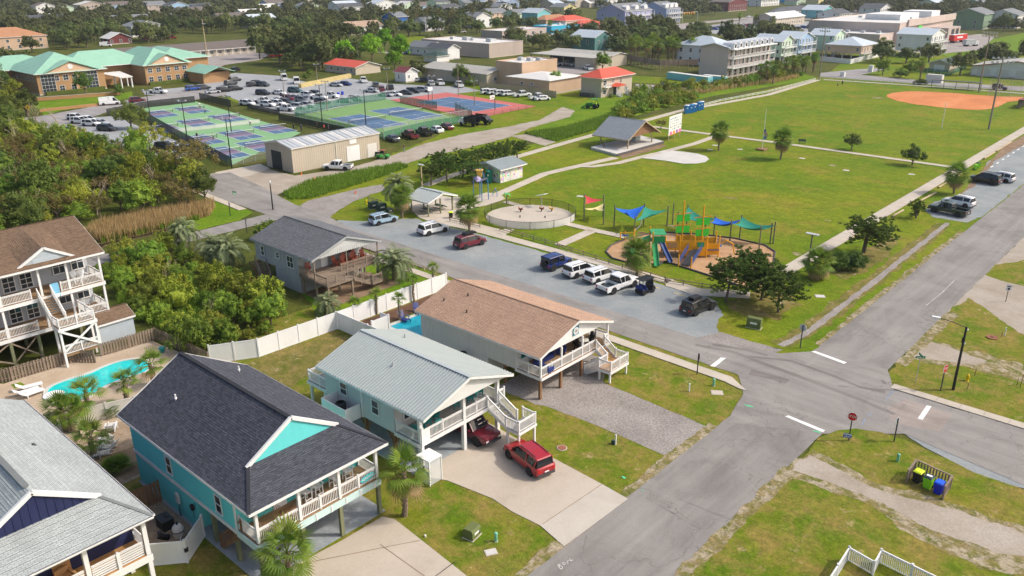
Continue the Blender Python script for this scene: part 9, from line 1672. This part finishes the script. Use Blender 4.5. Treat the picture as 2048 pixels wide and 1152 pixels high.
for i,(p,k,s)in enumerate((((-165.29,204.08),'green',1.1),((-200.54,196.47),'oak',1.0),((-210.09,202.24),'scrub',.9),((-194.42,195.06),'bush',1.2),((-271.55,103.45),'oak',.9),((-261.15,109.40),'green',.7),((-249.64,169.35),'bush',1.0),((-258.24,177.05),'bush',1.0),((-187.74,259.56),'green',1.4),((-101.98,310.34),'green',1.2),((-94.87,306.93),'bush',1.8),((-81.16,327.58),'oakfar',1.0),((-97.02,324.17),'bush',1.6))):tree(k,p,s,('small tree before the tan warehouse','dark tree by the workshop','thin tree by the workshop','low bush by the workshop','tree before the hall bay windows','small tree beside the hall entrance','bush on the bank','second bush on the bank','round tree behind the red hip roof','tree at the back road bend','hedge-like bush inside the green fence','oak behind the maintenance garage','bush at the green fence')[i],None,'tree','tree')
NEARW=[([(-401.36,355.31),(-400.38,442.47),(-390.38,509.12),(-328.83,434.27),(-308.56,332.98),(-366.16,331.62)],13),([(-227.56,422.67),(-188.28,490.61),(-146.78,397.17),(-141.14,349.61),(-150.48,331.71),(-201.58,380.11)],11),([(-337.71,451.36),(-284.34,457.39),(-264.37,430.96),(-260.82,370.92)],12),([(-350.89,219.65),(-331.40,248.33),(-254.38,192.09),(-260.48,183.02),(-283.23,180.81)],9.5),([(-272.22,237.42),(-307.29,281.25),(-292.02,280.07),(-263.64,249.72)],9),([(-255.38,278.78),(-282.21,315.50),(-266.67,327.95),(-273.71,344.74),(-258.31,381.18),(-232.62,410.00),(-185.01,335.88),(-184.63,314.14),(-207.75,303.37),(-228.73,306.27),(-252.06,302.67)],7.2),([(-299.82,79.72),(-347.65,106.88),(-341.77,111.75),(-268.38,86.17),(-267.03,75.17)],7),([(-95.35,335.74),(-88.34,375.15),(-70.81,401.84),(-64.91,371.46),(-75.70,351.94)],9),([(-130.37,333.56),(-108.07,347.19),(-99.51,368.43),(-106.19,378.11),(-130.05,353.48)],8),([(-435.92,144.55),(-442.29,187.21),(-437.44,214.17),(-465.80,234.39),(-503.42,213.99),(-504.87,168.58),(-489.19,135.03),(-447.51,122.86)],8)]
BACK=[([(-535.94,143.84),(-516.89,222.87),(-468.87,281.06),(-359.98,260.58),(-360.11,300.42),(-384.02,368.81),(-375.40,386.68),(-456.32,459.42),(-552.10,420.94),(-656.83,308.30),(-708.66,192.75)],10.5),([(-708.66,192.75),(-656.83,308.30),(-552.10,420.94),(-456.32,459.42),(-446.65,517.33),(-515.82,688.46),(-523.28,1042.49),(-1000.79,963.76),(-1804.27,471.46)],19),([(-363.82,529.13),(-327.75,605.93),(-418.76,813.92),(-381.75,1181.50),(-703.83,1085.08),(-515.82,688.46)],17),([(-261.67,638.22),(-259.80,692.47),(-178.94,668.48),(-114.44,688.00),(-212.86,1243.73),(-308.08,1057.69),(-335.86,815.88)],11.5),([(-271.86,702.64),(-251.10,758.32),(-184.21,712.89),(-140.23,569.29),(-122.57,551.89),(-103.62,597.73),(-137.92,782.53),(-290.55,903.47)],10.5)]
picks=[('oakfar','dark live oak of the background wood')]
for(poly,d),lab in zip(NEARW,('among the white houses at the top centre','between the inn and the shops','behind the shops','beside the ranch building','between the taupe store and the workshop','between the carport and the inn','left of the hall','behind the maintenance garage','below the coloured cottages','behind the hall roofs')):wood(poly,d,[('oakfar','dark live oak '+lab)],'live oaks '+lab,(.8,1.25),'live_oak')
cand=[]
for poly,d in BACK:cand+=[(p,d)for p in spaced(poly,d,1500)if clear(p[0],p[1])]
cand.sort(key=lambda t:t[0][0]**2+t[0][1]**2)
for(p,d)in cand[:70]:tree('oakfar',p,rnd.uniform(.9,1.4),'dark live oak of the background wood','live oaks of the background wood','live_oak')
mb=MB();mt=MB()
for(p,d)in cand[70:]:
 s=rnd.uniform(.85,1.3)*(1.15 if d>12 else 1);R0,H0=4.2*s,3.9*s
 crown(mb,(p[0],p[1],1.6*s+H0*.4),R0,H0,22 if d>12 else 30,7 if d>12 else 12,.95*s,-.3,.4,True);mt.cyl((p[0],p[1],0),(p[0],p[1],2.5*s),.3,.2,5)
o=link('far_wood',mb.mesh('far_wood','leaf_oak_far'));tag(o,'far oak wood reading as one dark green mass','wood',None,'stuff');o=link('far_trunks',mt.mesh('far_trunks','bark'));tag(o,'trunks of the far oak wood','wood',None,'stuff')
for i in range(24):
 p=Vector((-395.75,338.24)).lerp(Vector((-379.15,383.77)),i/23);T=Thing('tall_pine','tall bare-stemmed pine in the row before the white houses','pine tree',(p.x+rnd.uniform(-8,8),p.y+rnd.uniform(-8,8),0),rnd.uniform(0,6),'tall pines before the white houses');h_=rnd.uniform(11,15)
 T.part('trunk',MB().tube([(0,0,0),(.2,0,h_*.5),(0,.2,h_)],[.22,.16,.08],6),'bark');c=MB();crown(c,(0,0,h_*.86),1.7,2.6,14,10,.5,-.6,.5,False);T.part('crown',c,'leaf_rust' if i%3==0 else 'leaf_oak_far')
m=bpy.data.materials.new('air');m.use_nodes=True;n=m.node_tree;n.nodes.remove(n.nodes['Principled BSDF']);pv=n.nodes.new('ShaderNodeVolumePrincipled');pv.inputs['Density'].default_value=0.00012;pv.inputs['Color'].default_value=(0.80,0.86,0.92,1);pv.inputs['Anisotropy'].default_value=0.3
n.links.new(pv.outputs[0],n.nodes['Material Output'].inputs['Volume']);MATS['air']=m
o=link('haze',box(-3100,1700,-500,3100,-1,40).mesh('haze','air'));tag(o,'thin pale summer haze over the whole town','haze',None,'stuff')
